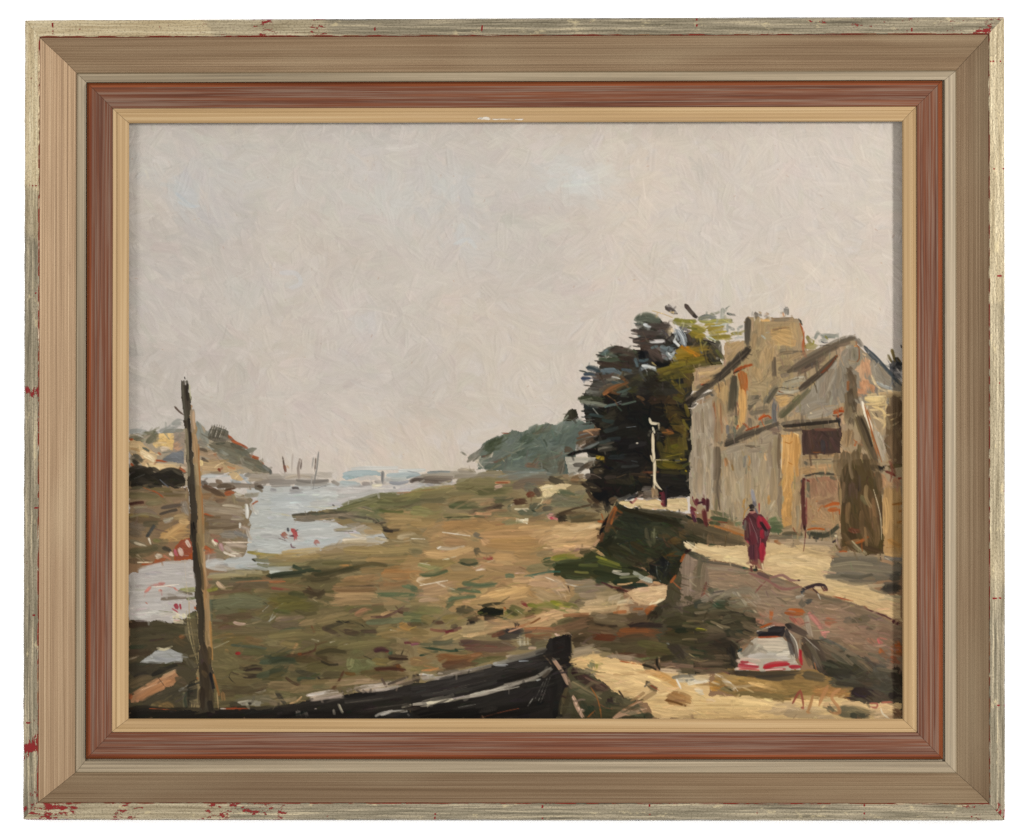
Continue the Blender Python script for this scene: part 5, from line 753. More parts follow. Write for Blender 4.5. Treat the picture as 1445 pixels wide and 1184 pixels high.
s 9a7862 120 300 30 350 180; s 94725e 110 450 20 520 150; s a48a68 130 280 350 420 420; s a68c6a 110 260 500 540 490; s a8906c 95 540 420 560 580; s a3866a 80 250 230 420 230; s 8e6f5c 50 400 60 420 200; s 6a6a5c 50 210 40 210 210; s ac9470 60 300 420 500 400; s 5c3034 44 138 60 150 300; s 5a2c34 50 160 330 165 560; s 7a4040 20 180 200 185 540; s 3a2426 28 150 530 152 605; l 5a2a2a 12 178 615 162 750 148 885; s c0622c 36 440 305 520 280 600 285; s bf6830 50 450 355 560 340; s c0622c 24 600 340 625 480; l b4602c 16 325 390 350 345 440 305; s b86428 26 190 612 290 590 410 605; s b87a50 14 300 250 330 240; s b0683c 14 450 220 520 250; s b87848 16 230 300 245 320; s b4704c 16 600 130 625 160; s 908270 30 240 560 420 550; s b08a58 20 250 510 350 505
s 66604e 50 0 662 130 650; s 7a7868 50 0 700 140 705; s 4f5044 75 190 655 380 675 570 660; s 3c3e36 30 230 650 400 660; s 4c5244 50 480 650 595 550; s 33302c 36 265 705 340 722; s 3a3236 36 505 775 590 735; s a8937a 50 580 640 640 700; l c8c0b0 8 100 740 150 790; s 8a5a40 20 10 580 40 640; s c0b8a0 24 540 680 600 710
p 6a5540 640 0 830 0 1130 0 1150 300 1130 760 1160 900 1000 930 760 900 600 880 560 800 640 700
s 5c4a42 120 720 20 740 180; s 6a5a50 40 660 60 670 180; s 2a2226 24 828 0 842 160; s 8a6a58 22 690 218 810 198; s 6e5f44 110 690 280 720 560; s 786850 70 670 400 680 600; s 62523c 80 790 260 790 520; s 7a7860 95 890 80 960 250; s 8a866c 36 870 40 920 140; s 4f4836 75 850 280 970 350; s 5c4a34 60 960 60 1010 320; s 7c5c42 110 1080 80 1090 500; s 846448 50 1040 350 1050 500; s 6f563c 130 940 450 1000 640; s 5a4a36 100 1040 620 1100 720; s 62503a 70 830 520 850 650; s 705a44 50 920 380 960 480; l d8d0bc 10 1040 95 1090 250 1120 450 1125 560; l e0d4b8 8 1165 280 1150 520 1130 720; s 4a2f26 95 720 600 800 620 870 600; s 3a2c2a 70 715 690 830 680; l b8b0b0 6 740 640 760 690; l b8b0b0 6 780 620 800 660; s c0602c 50 830 725 900 690 975 680; s c06a30 34 870 745 975 740; s b06a38 26 870 400 910 400; s 70604a 80 600 780 700 770; s 7a6040 75 640 865 740 850; s 948a70 70 765 770 830 850 960 915; s b0a888 12 800 770 950 900; s 5a4636 95 870 780 1020 850 1160 870; s 755838 50 960 720 1110 770; s b4602c 20 565 895 660 895; s 4a3428 50 980 910 1090 920; s 8a5a3c 40 760 760 800 720
p b09168 1170 80 1400 60 1400 950 1190 950 1150 700
s b8986a 95 1230 120 1230 500; s b59568 110 1190 580 1220 900; s b09070 95 1180 30 1380 40; s a8854f 75 1340 230 1340 550; s a88858 95 1300 680 1320 910; s bd9e74 50 1190 160 1200 420; s a08050 40 1280 360 1300 600; s b08c5c 60 1370 600 1370 900; s b8702c 22 1300 300 1395 280; s b8742c 22 1330 520 1390 500; s 9a6a34 30 1350 380 1395 370; s a06030 36 1140 735 1150 810; s 3a2626 28 1110 790 1170 815; s c87a3c 16 1165 220 1185 245; s 8a6a40 20 1290 700 1310 740; s b0885a 40 1220 800 1380 820; s c8a878 26 1180 920 1380 930; s 946a38 14 1200 840 1300 830
G lane
s b4a288 55 90 745 350 760; s a89880 80 150 790 350 790 550 805; s d8bf90 110 0 880 150 870; s d4bc8e 110 180 930 350 910 510 930; s d8c090 120 0 1030 200 1020 480 1030; s cfb585 95 50 1120 300 1110 460 1125; s d8c494 55 350 1060 510 1080; s e0cc98 30 200 990 450 980; s ceb68a 50 100 820 480 850; s 9e9078 55 550 900 900 940; s 948870 75 550 950 800 955 1080 940; s a89070 30 500 900 600 880
s 80786a 100 530 1020 800 1010 1100 1000; s 857c6c 95 530 1100 800 1100 1150 1080; s 6f6b5e 50 520 985 800 990; s 8a7f6c 50 450 1160 800 1160 1100 1150; s 787264 60 800 1060 1150 1040; s a8806a 60 1100 1035 1250 1040 1330 1050; s c8a088 28 1120 945 1160 1015; s 74706a 50 1170 960 1395 995; l e0d8c8 10 1180 962 1265 1012; s 8a8480 24 1310 985 1395 975; s 4f4c46 70 1340 1040 1395 1160; s 4c4c48 50 1240 1160 1395 1172; s b88a60 20 1270 1080 1300 1140; s 9c8a74 40 1180 1080 1300 1100
T 980 740 4.817
p d6be90 100 140 350 150 372 290 480 320 480 120 600 140 750 180 930 225 940 325 880 350 1100 390 1270 450 1405 500 1405 660 1200 590 900 480 730 420 480 330 350 290 200 250 30 190
s dcc596 55 490 300 650 305; s d8c194 55 560 260 800 255 920 290; s d4ba88 55 490 200 700 180; s ddc798 45 500 240 700 230; s d9c292 50 760 365 1000 405 1250 455; s d3ba88 60 950 440 1150 475 1280 485; s d0b484 60 1000 490 1200 545 1400 630; s cbb083 50 1270 520 1405 570; s dbc698 50 120 175 350 185; s e0cfa0 40 200 230 370 270; s d6be8c 50 640 320 860 330; s cfb684 50 700 150 920 220; s c8ae80 40 1100 530 1300 590; s e0cc9c 20 580 260 660 270; s c9b080 30 820 450 950 480
p 7f7868 940 235 1200 230 1405 265 1405 345 1250 365 900 345
s 8a8474 34 880 352 1050 375 1240 395; s 6f6a5e 34 940 335 1150 350; s 7a7466 45 960 260 1150 260 1300 280; s 857c6a 40 960 300 1200 320; s 5c584e 24 980 350 1150 370; s 6f6858 30 1050 390 1240 385; s 8a7a68 50 1200 290 1380 300; s 55524a 46 1280 415 1405 395; s 3f3d38 55 1280 445 1400 440; s a8a080 20 1290 490 1405 492; s 4a4842 40 1330 350 1405 330; s b8a888 24 1180 410 1290 410; s 6a655a 30 1230 375 1400 370
G wall
p 8a7660 90 280 350 300 500 380 720 430 900 490 1150 560 1405 695 1405 771 420 771 400 600 330 520 100 460
s 8a7a68 46 90 285 250 300 370 325; s 937c64 60 110 350 300 360 450 400; s 8f7a64 70 110 410 350 420; s 857460 60 400 470 600 480 720 465; s 8f7b66 70 430 530 650 540 850 520; s 88705a 80 760 560 950 590 1150 610; s 90745f 80 950 670 1200 680 1350 700; s 8a6c58 70 1080 740 1390 755; s 6f5c48 50 750 480 950 520 1150 585; s 7a6852 44 1000 560 1200 620 1395 715; s 987e66 40 520 440 700 470; s 6f6450 24 850 490 1000 520; s 9a7a66 50 820 640 1000 640; s 7c6450 50 1250 690 1400 740; s 937a66 60 460 600 600 580; s 8a6e5a 50 500 660 650 700; s a8846a 40 420 560 500 620
s 5c5448 20 80 255 250 275 370 305; l 7a6a54 16 480 335 720 425; l 5c3a38 14 1170 575 1290 622 1395 672; s 4a2028 22 1345 662 1390 678; l a8542c 10 940 488 1080 522; l b4603a 10 1150 555 1175 568; s 1f4a38 16 330 295 365 305
s 5f5a46 60 50 220 40 400; s 7a6a56 30 70 260 60 420; s 6a4a40 18 82 395 50 495; s 3c4038 50 0 555 100 520; s 8a8070 50 50 515 150 470 230 470; s 4a4f40 36 100 430 135 475; s 7f7866 55 180 490 300 450 420 455; s 46503e 60 130 545 230 540; s 7d7561 70 240 530 380 560; s 989080 40 270 460 340 560; s a39a88 20 350 540 440 500; s 5c5a48 70 110 590 300 580; s 9a8a78 50 400 480 445 545; s 2f4a36 36 140 545 200 565; s 6a6a54 50 300 600 420 600
s b4541c 46 620 600 690 595 755 602; s c06428 24 640 580 740 585; s b8602c 26 522 565 515 650; s b06c58 60 690 640 730 690; s c07870 34 775 600 850 690 890 771; s a89a8a 36 760 620 775 700 790 771; s b46a48 55 890 655 965 670; s a8705a 50 450 620 430 690; s 9a6a58 40 520 680 620 690; s b0604c 30 650 620 690 670
s 5c564a 50 1020 655 1080 635; s 57503f 50 1070 665 1210 635; s 5a503f 30 1170 712 1235 690; s 665a48 30 1030 680 1180 670
s 3c3c2c 80 0 640 150 650; s 4a4634 70 200 700 380 690; s 3f4430 70 220 680 410 650; s 57503c 70 0 730 150 740; l c8b8a0 8 45 662 100 628; s 7a6a54 36 90 660 240 690; s 453f30 60 100 700 240 740; l c0b8a8 9 155 685 195 708; l c8c030 24 5 712 95 720; s 373226 60 330 750 400 720
G figure
s 5f2c34 44 392 150 398 265; s 6a3038 30 415 160 420 268; s b82434 36 452 150 455 262; s c02c3c 16 470 150 468 240; s 7a4038 26 375 268 430 266; l d8b890 12 370 265 395 280; l e0c8a0 12 460 265 468 310; s 5a3030 18 385 285 390 320; s 4a2c28 18 415 285 425 315; s 1f3028 22 400 305 425 312; s a06050 14 430 270 450 300; l d8c090 8 405 275 410 300
G dog_walker_lead
l 8a5f58 22 370 330 500 380 600 440 730 420; l 85605a 20 515 362 600 345 650 378 715 382; l 7a4a44 11 485 385 440 430 412 468; s 5a4444 28 430 330 515 365; s 7a6c5c 34 520 380 620 400; l 4a3232 14 700 378 720 382
G dog
l 40383a 28 725 460 750 435 830 412 890 415; l 3a2c30 22 740 440 850 408 895 425 905 450; s 5a4038 18 880 430 905 450; l 4a3230 13 800 432 825 455 845 472; s 3c4246 34 728 455 750 465; l c0b8a8 10 838 470 858 512; l 6a3a3a 13 905 445 870 455; s c8b090 18 820 425 870 430; l 5a3a30 12 860 420 880 450
s 3a4040 34 755 530 805 520; s 5c564a 46 725 555 745 510; s a8a090 26 690 498 745 480
T 980 860 4.817
G wall
p 3a3428 0 30 100 0 420 40 420 150 300 200 270 400 0 440
s 403c2c 80 0 130 200 100; s 3a3a2c 80 200 140 400 120; s 2f3a28 70 0 300 90 300; s 332c24 70 100 240 280 210; s 2a2622 70 250 250 250 395; s 4a3c2c 60 90 310 230 300; s 5a4a38 60 0 370 220 360; s 6a5040 36 0 405 210 410; s 453c2e 60 0 200 180 180; s 6f6048 24 70 60 240 80; s 544a38 40 80 160 200 130; s 6c4040 14 140 415 240 440; l 1f3a40 20 295 290 325 265
l d8d0c0 8 50 75 100 55; l c8c030 20 5 135 90 140; s 2a2824 60 330 180 400 150; s 6a5a48 50 300 230 390 190
s 8a705c 120 1000 170 1200 190; s 8f7560 95 1150 240 1300 230; s 857058 80 900 250 1050 240; s 937860 70 920 130 1150 130; s 7c6450 80 1250 160 1390 220; s 8a5a3c 90 1350 260 1400 300; s b4541c 44 1375 215 1392 330; s b4602c 34 1258 270 1312 335; s c06060 20 1250 195 1255 230; s a07058 40 1180 200 1240 240; s 8a4a30 50 1330 330 1390 360
s 6f5f4c 95 850 240 1000 320; s 5a5c50 26 850 190 1000 262 1150 355; s 2c2c22 80 890 370 1000 420; s 3a3a2c 100 1000 330 1100 400 1200 430; s 8a6a4c 44 1110 355 1210 415; s 575248 50 1150 330 1260 440; s 7a6a56 30 1030 280 1160 360; s 4a4a40 95 930 490 1150 500; s 57544a 95 1250 380 1300 480; s 6a5e50 95 1250 330 1350 350; s 46443a 95 1270 550 1390 490; s 2c241e 80 1370 400 1400 560; s 33302a 60 900 440 1080 450; s 403c30 60 1100 440 1250 480; s 4c4a40 60 1200 520 1290 560
s 2a2022 80 1080 570 1150 560 1215 590; s 3a302c 50 1005 612 1100 630; s 46403a 50 1085 640 1155 655; s 6a4a34 50 1330 640 1400 700; s 2b2422 50 1330 600 1400 560; s 54493c 50 1220 560 1300 600
G car
p b0a898 275 395 300 310 420 195 600 185 660 240 700 370 720 412 278 418
s c4b4a0 46 430 215 550 212 610 215; s cabda8 46 470 250 630 262; s b8b2ac 42 370 325 500 312 650 325; s 8a8272 60 385 290 425 250; s 7c7466 50 330 310 410 220; s 9a9080 30 430 270 500 295; s d8d0c0 26 600 290 655 290; s c0a898 34 290 350 450 352; s c8c0b0 24 560 310 650 300; s a8a090 30 300 370 400 370
s d0b0a4 18 285 402 440 408; s b8242c 34 470 390 550 372 645 368; s c87a74 24 310 365 420 380; s c4625c 22 480 408 620 406; s b0383c 22 315 355 365 358; s a83034 28 650 390 725 388; s c03038 26 718 275 728 360; s b85050 20 290 385 440 390; l e8c8c0 7 480 412 600 405; l e0d8d0 8 330 370 430 375
p 2c282a 410 150 520 110 622 118 600 182 440 187
s 3a3638 36 425 170 600 140; s 242022 30 440 180 590 165; l c8c0b4 8 415 152 545 108; l b8542c 14 430 190 585 186; l b4541c 16 430 132 530 92; s 2f2c2e 42 620 140 650 220 678 330; s 6a665e 26 655 170 695 335; l c8c0b0 9 640 150 690 220 712 335; s 3a302c 50 630 105 720 150 785 185; s 4a3e36 50 730 200 830 260 885 400; s 5c5040 44 750 290 795 395; s 6f6458 50 800 250 855 405; s 8a7a64 20 720 205 720 265; l a0988a 8 750 190 850 280; s 383028 50 740 240 800 350; l b87040 8 815 360 830 415; s 2a2624 30 620 100 660 130
s 2c2a28 46 280 432 500 442 740 425; s 3a3630 44 420 465 700 452; s 4a4438 55 740 440 900 475; s 3a3028 30 230 425 300 430
G sand
s a88850 46 200 475 400 485 600 525; s 967a4c 55 350 510 600 552; s 6f6240 46 290 575 450 585 630 602; s 8a7044 55 600 500 800 530; s a87a4a 55 800 560 950 570 1060 592; s 857044 40 640 560 820 560; s d0ac74 22 370 495 560 555; s b4843c 70 110 515 175 530; s d8d0c0 36 0 490 85 480; s c8b48c 36 0 462 110 450; s c8bca8 36 190 470 290 545; l d8d0c0 10 140 438 240 495 295 555; s 7a7050 30 180 530 260 560; l 2f2c24 10 200 520 260 555; s d8c8a8 36 5 545 60 562; l 4a4030 14 640 590 700 575
p d4b886 0 575 300 590 600 620 900 600 1200 640 1400 640 1400 745 0 745
s d8bc88 80 0 625 250 635 500 645; s d6b782 80 0 705 300 705 600 695; s c8b090 34 80 620 145 620; s b09a7c 70 530 690 700 665; s a89478 75 620 705 800 700 900 715; s d0b488 55 850 620 960 620; s cdb08a 75 1190 690 1360 660; s d4b684 50 700 620 850 610; s dabf8c 50 300 620 550 640; l b09060 7 0 655 300 650; l b09060 7 100 745 500 730; s c4a880 40 1000 640 1180 660; s ccb290 60 1230 720 1400 720; s 6a4a38 50 1360 680 1400 740; s c0a078 40 880 650 980 660; s b8a282 40 840 740 960 730
s 46463a 80 980 690 1100 700 1210 715; s 2c2e28 44 905 668 955 692; s 383c34 40 1060 720 1190 725
'''
FINISH = '''
T 960 419 4.544
G house
s 4c4842 36 440 140 430 230 425 320
s 37322e 42 445 330 390 385 330 435 260 500 180 570 100 632 28 692; l 5e564c 10 430 350 300 470 190 580; l 575046 9 400 400 280 505 120 630; s 2b2723 30 40 680 100 640
s ab552a 15 345 482 400 452 468 434; s 44322a 10 340 490 380 472; s bb7440 38 395 480 412 540 410 610; s cda56c 42 398 600 402 700 396 810; s 4a463c 42 345 510 338 640 322 740; l b8602c 8 425 490 430 600
s a88e68 60 255 560 270 600; s b39a72 50 290 570 280 680; s a38b6a 46 250 660 260 780; l 8a5a40 8 218 670 220 800; l 8a6248 8 258 680 262 820
s 433e38 32 285 948 400 892 520 852 640 808; l 645c50 9 300 930 420 870 560 830; s 35302c 18 660 828 800 816 1022 794; s 665b50 18 660 852 780 850; l 2f2b28 9 660 838 900 815 1030 800
s 585046 38 690 482 850 392 1000 312 1090 266 1135 262; s 6a5f54 22 720 450 860 372 1000 300; s 483f38 24 760 590 860 510 960 420 1006 374; s 5a5a47 32 650 772 740 682 830 592; l a04c28 6 900 490 960 430 1008 375; s 7a6c60 20 1020 310 1090 290
l 46505a 18 1180 318 1280 410 1405 562; l 6c7074 10 1190 330 1290 430; s 8f8a82 40 1260 450 1330 540; s 98938a 30 1230 420 1250 520
s c49a7c 66 1182 420 1190 520; s bf9070 74 1172 540 1200 622; s cba688 30 1160 450 1180 540; s b88a68 30 1220 560 1240 610; s d8c8a8 12 1225 500 1250 560
s 584b3d 40 1085 480 1112 560; s 4f4436 46 1090 600 1100 720; s 6e6250 20 1060 620 1070 720; s 8a5f40 14 1072 540 1078 600; s 6a5e4c 30 1120 580 1130 660
s 4e4437 52 1140 770 1200 920 1262 1072; s 75684f 14 1120 780 1180 930 1240 1060; s 3a332a 16 1160 780 1230 960; s 262320 22 1215 1086 1300 1100; l e8e4da 24 1165 672 1195 760 1238 880; s b4aca0 32 1240 860 1280 980 1312 1060; l ac622e 11 1180 690 1230 870 1292 1060; s a09888 20 1270 900 1300 980
s dac796 44 1190 652 1312 648; l d6c090 16 1230 700 1300 730 1320 800 1300 840; l c8b488 12 1260 700 1320 690 1310 730; l bfaa80 10 1290 760 1380 750; l b8a27a 10 1310 810 1390 770; s c8b48a 18 1190 690 1290 680; l e6d8b0 8 1200 640 1320 636
s 695948 60 1370 640 1375 800; s 735f4a 60 1360 880 1350 1040; s 66563f 40 1340 790 1340 900
p 4c3d39 782 852 1036 842 1030 1000 782 1004
s 5c4640 30 830 860 840 980; s 433634 30 900 860 990 930 1030 960; s 3f3c40 28 910 920 920 990; s 6a4c42 18 860 850 1000 850; s 7a5034 10 850 996 900 996; s 4a3a38 26 800 870 800 990; s 574240 24 960 900 1010 990
s c99f66 80 710 885 700 1000 690 1165; s d0aa74 26 680 900 660 1160; l ead8b4 7 655 900 650 1040 645 1160; s bf9258 24 745 900 750 1150; l a87438 8 670 930 700 940 720 925; l a87438 8 690 1060 720 1075
s 665b4e 34 238 960 234 1172; s 7c7164 14 218 960 215 1172
s a39a8c 40 120 760 120 900; s aaa294 46 170 740 175 900; s a0968a 60 110 950 120 1172; s b0a898 40 170 960 170 1172; l c8c0b0 7 130 860 160 860; l 8a8070 6 145 770 147 850
s a0978a 50 300 990 420 950; s 998f80 60 520 900 600 860; s a59c8c 50 380 1000 390 1170; s 9f9486 50 560 1000 570 1170; s a4998a 40 470 970 480 1170; s 93876f 30 610 900 610 1170; s 86684a 14 290 1030 300 1110; s 868480 20 420 1020 410 1090; l 5a5046 7 415 955 510 970; s bfa27c 14 540 1010 552 1050
s b89c6e 70 640 200 720 250; s c0a274 60 620 250 740 300; s a08e72 30 560 180 740 170; s 94886f 36 500 200 500 320; s ad9674 60 560 340 560 440; s b29a76 50 500 460 520 540; s a39070 40 620 420 720 400; l 7a6c58 6 590 220 660 200 720 220; s 6a6052 26 600 400 605 510; s 746a5c 20 640 360 760 350; s 8d8168 40 470 400 480 470; l 7a6e5a 6 570 470 540 530 500 560; s 8a7c66 40 640 470 700 430
s 5c584c 28 560 680 620 580; s a3a092 36 660 560 780 520; s b0aca0 18 640 600 760 600; l 4a4038 5 610 590 650 580 700 592; l 4a4038 5 670 545 760 520; s c6a878 34 640 650 700 640; s bf9f6e 30 650 690 690 670; s 686a70 24 600 680 605 800; s 5e5a50 30 440 700 500 640; s 746c60 30 450 750 580 730; s bb5a2c 12 500 790 560 760 580 780; s a85028 10 430 850 490 830
s 6a665a 30 370 880 420 820; s 9a8e7a 20 440 690 520 660
T 960 635 4.418
p 53462f 1000 120 1080 60 1180 60 1210 180 1260 300 1265 560 1275 640 1170 660 1010 600 990 470 1005 300
s 4f4434 80 1050 120 1050 380; s 5c4a42 60 1070 210 1075 300; s 5f4c36 80 1160 240 1185 450; s 554632 70 1060 420 1080 540; s 6e5a42 50 1220 280 1240 540; s 463828 50 1060 500 1090 590; s 6f6a50 40 1130 290 1170 350; s 6a5640 60 1130 480 1190 590; s 50443a 30 1110 160 1120 260; l 2a2226 9 1106 180 1112 260; l dacfb8 7 1204 245 1232 340 1250 430 1256 560; s 7a6046 40 1190 340 1200 440; s b4622e 18 1090 580 1170 540; s 8c6a48 20 1030 580 1120 560; s 928870 30 1065 570 1100 610 1160 650; l b0a88c 6 1070 565 1110 610 1150 640; s 4a3a2c 36 1120 590 1200 620 1270 640; l b8b4b4 4 1070 500 1080 520; l b8b4b4 4 1085 495 1100 520; s b86030 10 990 635 1040 635; s 6a4030 30 1050 490 1130 500
s a88a62 80 1300 240 1310 640; s b39468 60 1340 260 1340 460; s a58658 50 1350 480 1350 650; s b89a6c 24 1280 300 1285 520; s 9a6c38 14 1320 340 1380 330; s a8804c 30 1300 560 1370 600; l c8a878 9 1262 300 1270 560
s 9f826a 110 870 210 900 290; s a2866a 110 880 380 930 440; s 96755f 60 930 200 970 270; s 8f6f5a 50 830 200 850 300; s a88c6c 60 840 440 960 470; s 6a6656 20 795 200 800 260; s bb6430 16 900 355 960 330 1000 335; s b86634 20 920 375 985 370; s 54302e 25 768 178 764 330 776 492; s 3a2626 14 770 470 778 500; l 5a2a2a 6 780 500 775 580 768 632; s 3e3e34 26 820 522 900 535 985 478; s b4622c 9 790 498 850 490 900 496; s 45403a 10 775 160 860 145 960 150; l b89470 7 990 170 1000 300 995 480; l b8703c 6 860 380 880 350 910 345; s 8a705c 30 860 330 960 300
s 6e685b 50 960 690 1150 690 1375 715; s 7c7464 44 940 740 1100 735 1350 760; s 6a6558 30 910 790 1100 790 1300 800; s 4e4b45 40 1310 800 1375 790; s 3a3834 50 1270 865 1378 852; s 8a8270 24 950 720 1200 715; s 857a66 20 980 810 1200 830; s a8886c 20 1250 690 1330 710; s 5a564c 20 1000 780 1200 775
s 51493a 40 30 470 150 500 300 560 400 590; s 6a5e48 34 150 480 300 530 400 570; s 3a3a2a 22 60 530 160 570; s a8703c 12 210 470 300 500 390 530; s 46523e 24 200 420 300 440; s 58644a 30 560 460 640 460; s 4f5f46 40 570 490 650 490; s 5f5846 20 640 520 760 530
G tree
T 780 419 5.78
l 4a4440 22 640 272 740 280 900 290; l 3f3936 18 650 350 760 330 860 335; l 46403c 20 660 370 760 380 900 390; s 555c52 40 680 180 790 165 880 210; s 4c443f 40 780 235 960 235; s 4d4540 36 700 300 880 300; s c4ccd0 16 740 222 800 245; s c0c0c0 16 795 370 910 362; s ccd0d2 18 985 355 1035 400; s 4c403a 44 720 400 850 440; s 52463f 44 780 430 900 500; s 6a6460 30 830 400 930 470; s 5c6468 30 880 430 960 480; s 8a9498 30 930 450 960 500; s d8dcdc 12 940 455 960 480; s 14161a 50 720 450 745 520; s 141416 24 835 540 900 560 960 540; s 9098a0 34 1015 270 1060 330 1080 400; l d0d8dc 8 1020 270 1060 330 1075 390; l 3a3a3c 9 1040 260 1090 330; l b8c4cc 7 1050 265 1080 310 1095 370
s 484f44 36 385 490 460 430 560 425; s 463a34 46 470 430 600 440 670 470; s 3f332d 44 540 500 680 530; l 3c302a 16 365 535 480 545 600 590; s 4b5446 24 400 510 540 510; l 3a2e28 12 500 400 570 410; s 6a7880 22 400 470 450 430; s 40362f 40 560 560 660 570; s 55666c 26 670 500 690 570
l 38444a 26 275 572 330 585 388 615; s 5c6a72 34 400 605 500 600 560 630; l 3d4854 22 250 635 300 630 350 640; l 36425a 22 230 665 290 665 320 662; s 52463e 28 330 655 430 650 500 645; s 69655a 24 440 680 540 655; s c8cac6 12 480 650 550 668; s c0c6c6 18 725 560 840 585; s 4c4a44 26 320 720 450 690; l 5e5c56 20 290 745 420 730; s 5e5446 26 380 760 520 700; l 6c6c66 16 265 770 380 775
s 7c5434 26 415 790 500 740 620 690; s a86a3c 16 415 800 455 775; l 3b4030 22 205 828 320 820 420 830; s 7a7e70 18 220 850 350 865 440 885; s 2b3232 30 260 890 360 920; s 222220 50 280 940 400 950; l 9aa0a4 6 440 895 560 850; s 7c7e78 12 325 905 375 965
s 7c7a34 26 985 190 1160 205; s 8a8038 44 1140 240 1250 290; s 8c7a2a 40 1130 290 1260 340; s 8f762c 50 1010 450 1150 430 1280 410; s b07820 28 1060 410 1160 460; s 846c22 46 990 500 1150 490; s 6f6428 26 850 600 1000 565 1200 530; s 5a5028 40 880 640 1050 610; s 5a4a2a 44 1090 600 1110 740; s 6a6258 22 1230 340 1340 420; s 4a4434 50 1300 400 1390 520; s 8a8a78 20 1190 170 1280 160
s 8a7826 40 1260 260 1400 230; s 84762c 30 1300 330 1445 320; s 94904a 24 1200 200 1330 195; s a4aaa0 14 1290 235 1420 215; s 23211d 12 1225 355 1330 380; s b0b4aa 14 1250 320 1330 360
T 780 593 5.78
s 20201c 70 530 120 700 90; s 1c1b1a 90 560 260 740 240; s 242220 80 520 420 700 400; s 2a2620 60 430 470 560 440; s 201e1c 70 660 420 760 330; s 362e22 50 700 480 800 490; s 3a3420 60 930 120 1060 140; s 564e20 60 900 250 1080 260; s 5a541e 46 900 340 1040 360; s 5a4a24 46 980 60 1100 80; s 2c2a20 60 1010 360 1100 400; s 262320 70 900 480 1090 500; s 1f1d1b 60 940 560 1090 590; s 4a3c22 60 920 180 1090 170; s 7a5028 16 890 100 985 105; s 2a2a20 40 860 120 880 260
s 6c7070 16 225 120 370 105; s 5f6462 16 245 235 380 180; s 5c4634 26 200 150 380 110; s 443a30 26 230 230 350 170; s 33302a 26 380 250 520 230; s 7e7a74 18 195 220 235 235; s 1a1815 16 115 285 260 250 400 280; s 574c40 22 95 260 140 240; s 48443c 20 380 200 500 180
s 332c24 26 240 520 400 580; s 141416 50 330 650 470 580; s 1a1a1a 30 440 620 440 700; s 5a4a38 24 460 660 520 640; s 47382a 30 290 590 380 680; s 6b6a54 34 20 690 160 680 300 720; s 59604a 24 60 590 180 610; s 4a3c2c 20 60 760 180 720 310 690; s 2c2620 44 50 800 120 810; s 6f6044 20 150 780 370 770; s 564a34 20 150 830 390 810; s c88078 20 0 790 40 810
s a8602e 16 510 700 470 770; l 1c1714 16 380 930 430 830; s 4a3626 24 470 800 520 740
G bank
s 4a4434 34 700 730 900 760 1080 790; s 544a38 34 1060 800 1200 860 1445 920; s 282418 34 560 720 760 770 1000 830; s 2c3226 80 570 800 800 830; s 303a2c 80 560 900 760 920; s 454430 50 820 880 1000 920; s 3c3220 50 640 1000 760 1080; s 5a4828 50 970 990 1060 980; s 6a6a50 14 830 880 825 960; s 2c2e20 60 430 980 600 1010; s 54503c 30 760 880 800 1040; s 26281c 40 900 1100 980 1040; s 1c1d1e 40 880 1120 920 1168
G lane
s ead9b2 14 1075 1000 1130 1030; l eadfc0 6 1065 990 1150 1060; l eadfc0 6 1090 985 1180 1050; s dfcb9c 50 1180 1030 1445 1080
T 780 700 6.568
G shore
s 36421f 70 150 640 350 650 560 610; s 2f3c22 70 400 710 600 750; s 2c3a20 60 250 700 480 720; s 5c6a24 40 380 600 520 570 620 620; s 6c6a2a 36 450 640 640 640; s 3e4a24 60 300 560 420 500; s 4c5228 50 560 660 760 700; s 3a4626 60 620 700 800 760; s 34401f 50 20 660 200 680; s 22301c 36 560 800 760 810; s 1f3c30 24 760 840 880 830; s 9aa090 26 560 700 660 730 720 725; s a4a898 36 750 705 840 755 920 790; s 6c7258 24 640 740 760 760
G bank
s 2e3020 70 480 520 640 600 820 660; s 363424 60 520 470 700 520 860 600; s 262a1e 60 430 470 520 430 560 330; s 3c3a28 40 560 540 760 640; s 333523 50 870 520 1000 560; s 4a4a34 24 600 440 760 540; s 5c4632 40 500 330 530 240 575 130; s a8602e 22 540 260 590 110; l 1a1614 20 435 360 470 280 520 170; s 5a3c28 30 440 420 470 340
G shore
s c8a272 50 300 390 420 330; s b08a68 26 380 460 430 400
T 980 740 4.817
G wall
s 6a604a 40 20 560 120 540; s 5c543e 44 100 600 260 590; s 4a4832 50 20 640 180 640; s 6e6650 30 230 560 360 560 430 600; s 7a705a 24 280 530 400 560; s 55503c 40 200 640 330 620; s 665c46 30 90 690 230 700; s 4e4634 40 240 700 400 690; s 5e5240 36 30 720 200 740; s 75684f 18 110 660 190 690 240 700; l b8a890 7 50 660 100 628; l b0a080 7 150 684 195 708; s 3c3e2c 30 150 560 240 560; s 40402c 30 280 660 400 640; s 716651 20 0 600 90 590; l c8c030 18 8 712 80 720; s 8a8068 24 130 520 210 470; s 787058 30 250 480 330 540; s 9a907a 14 290 460 350 550; s 8a7c66 40 380 460 430 520; s a39478 12 380 520 420 600
T 980 860 4.817
G wall
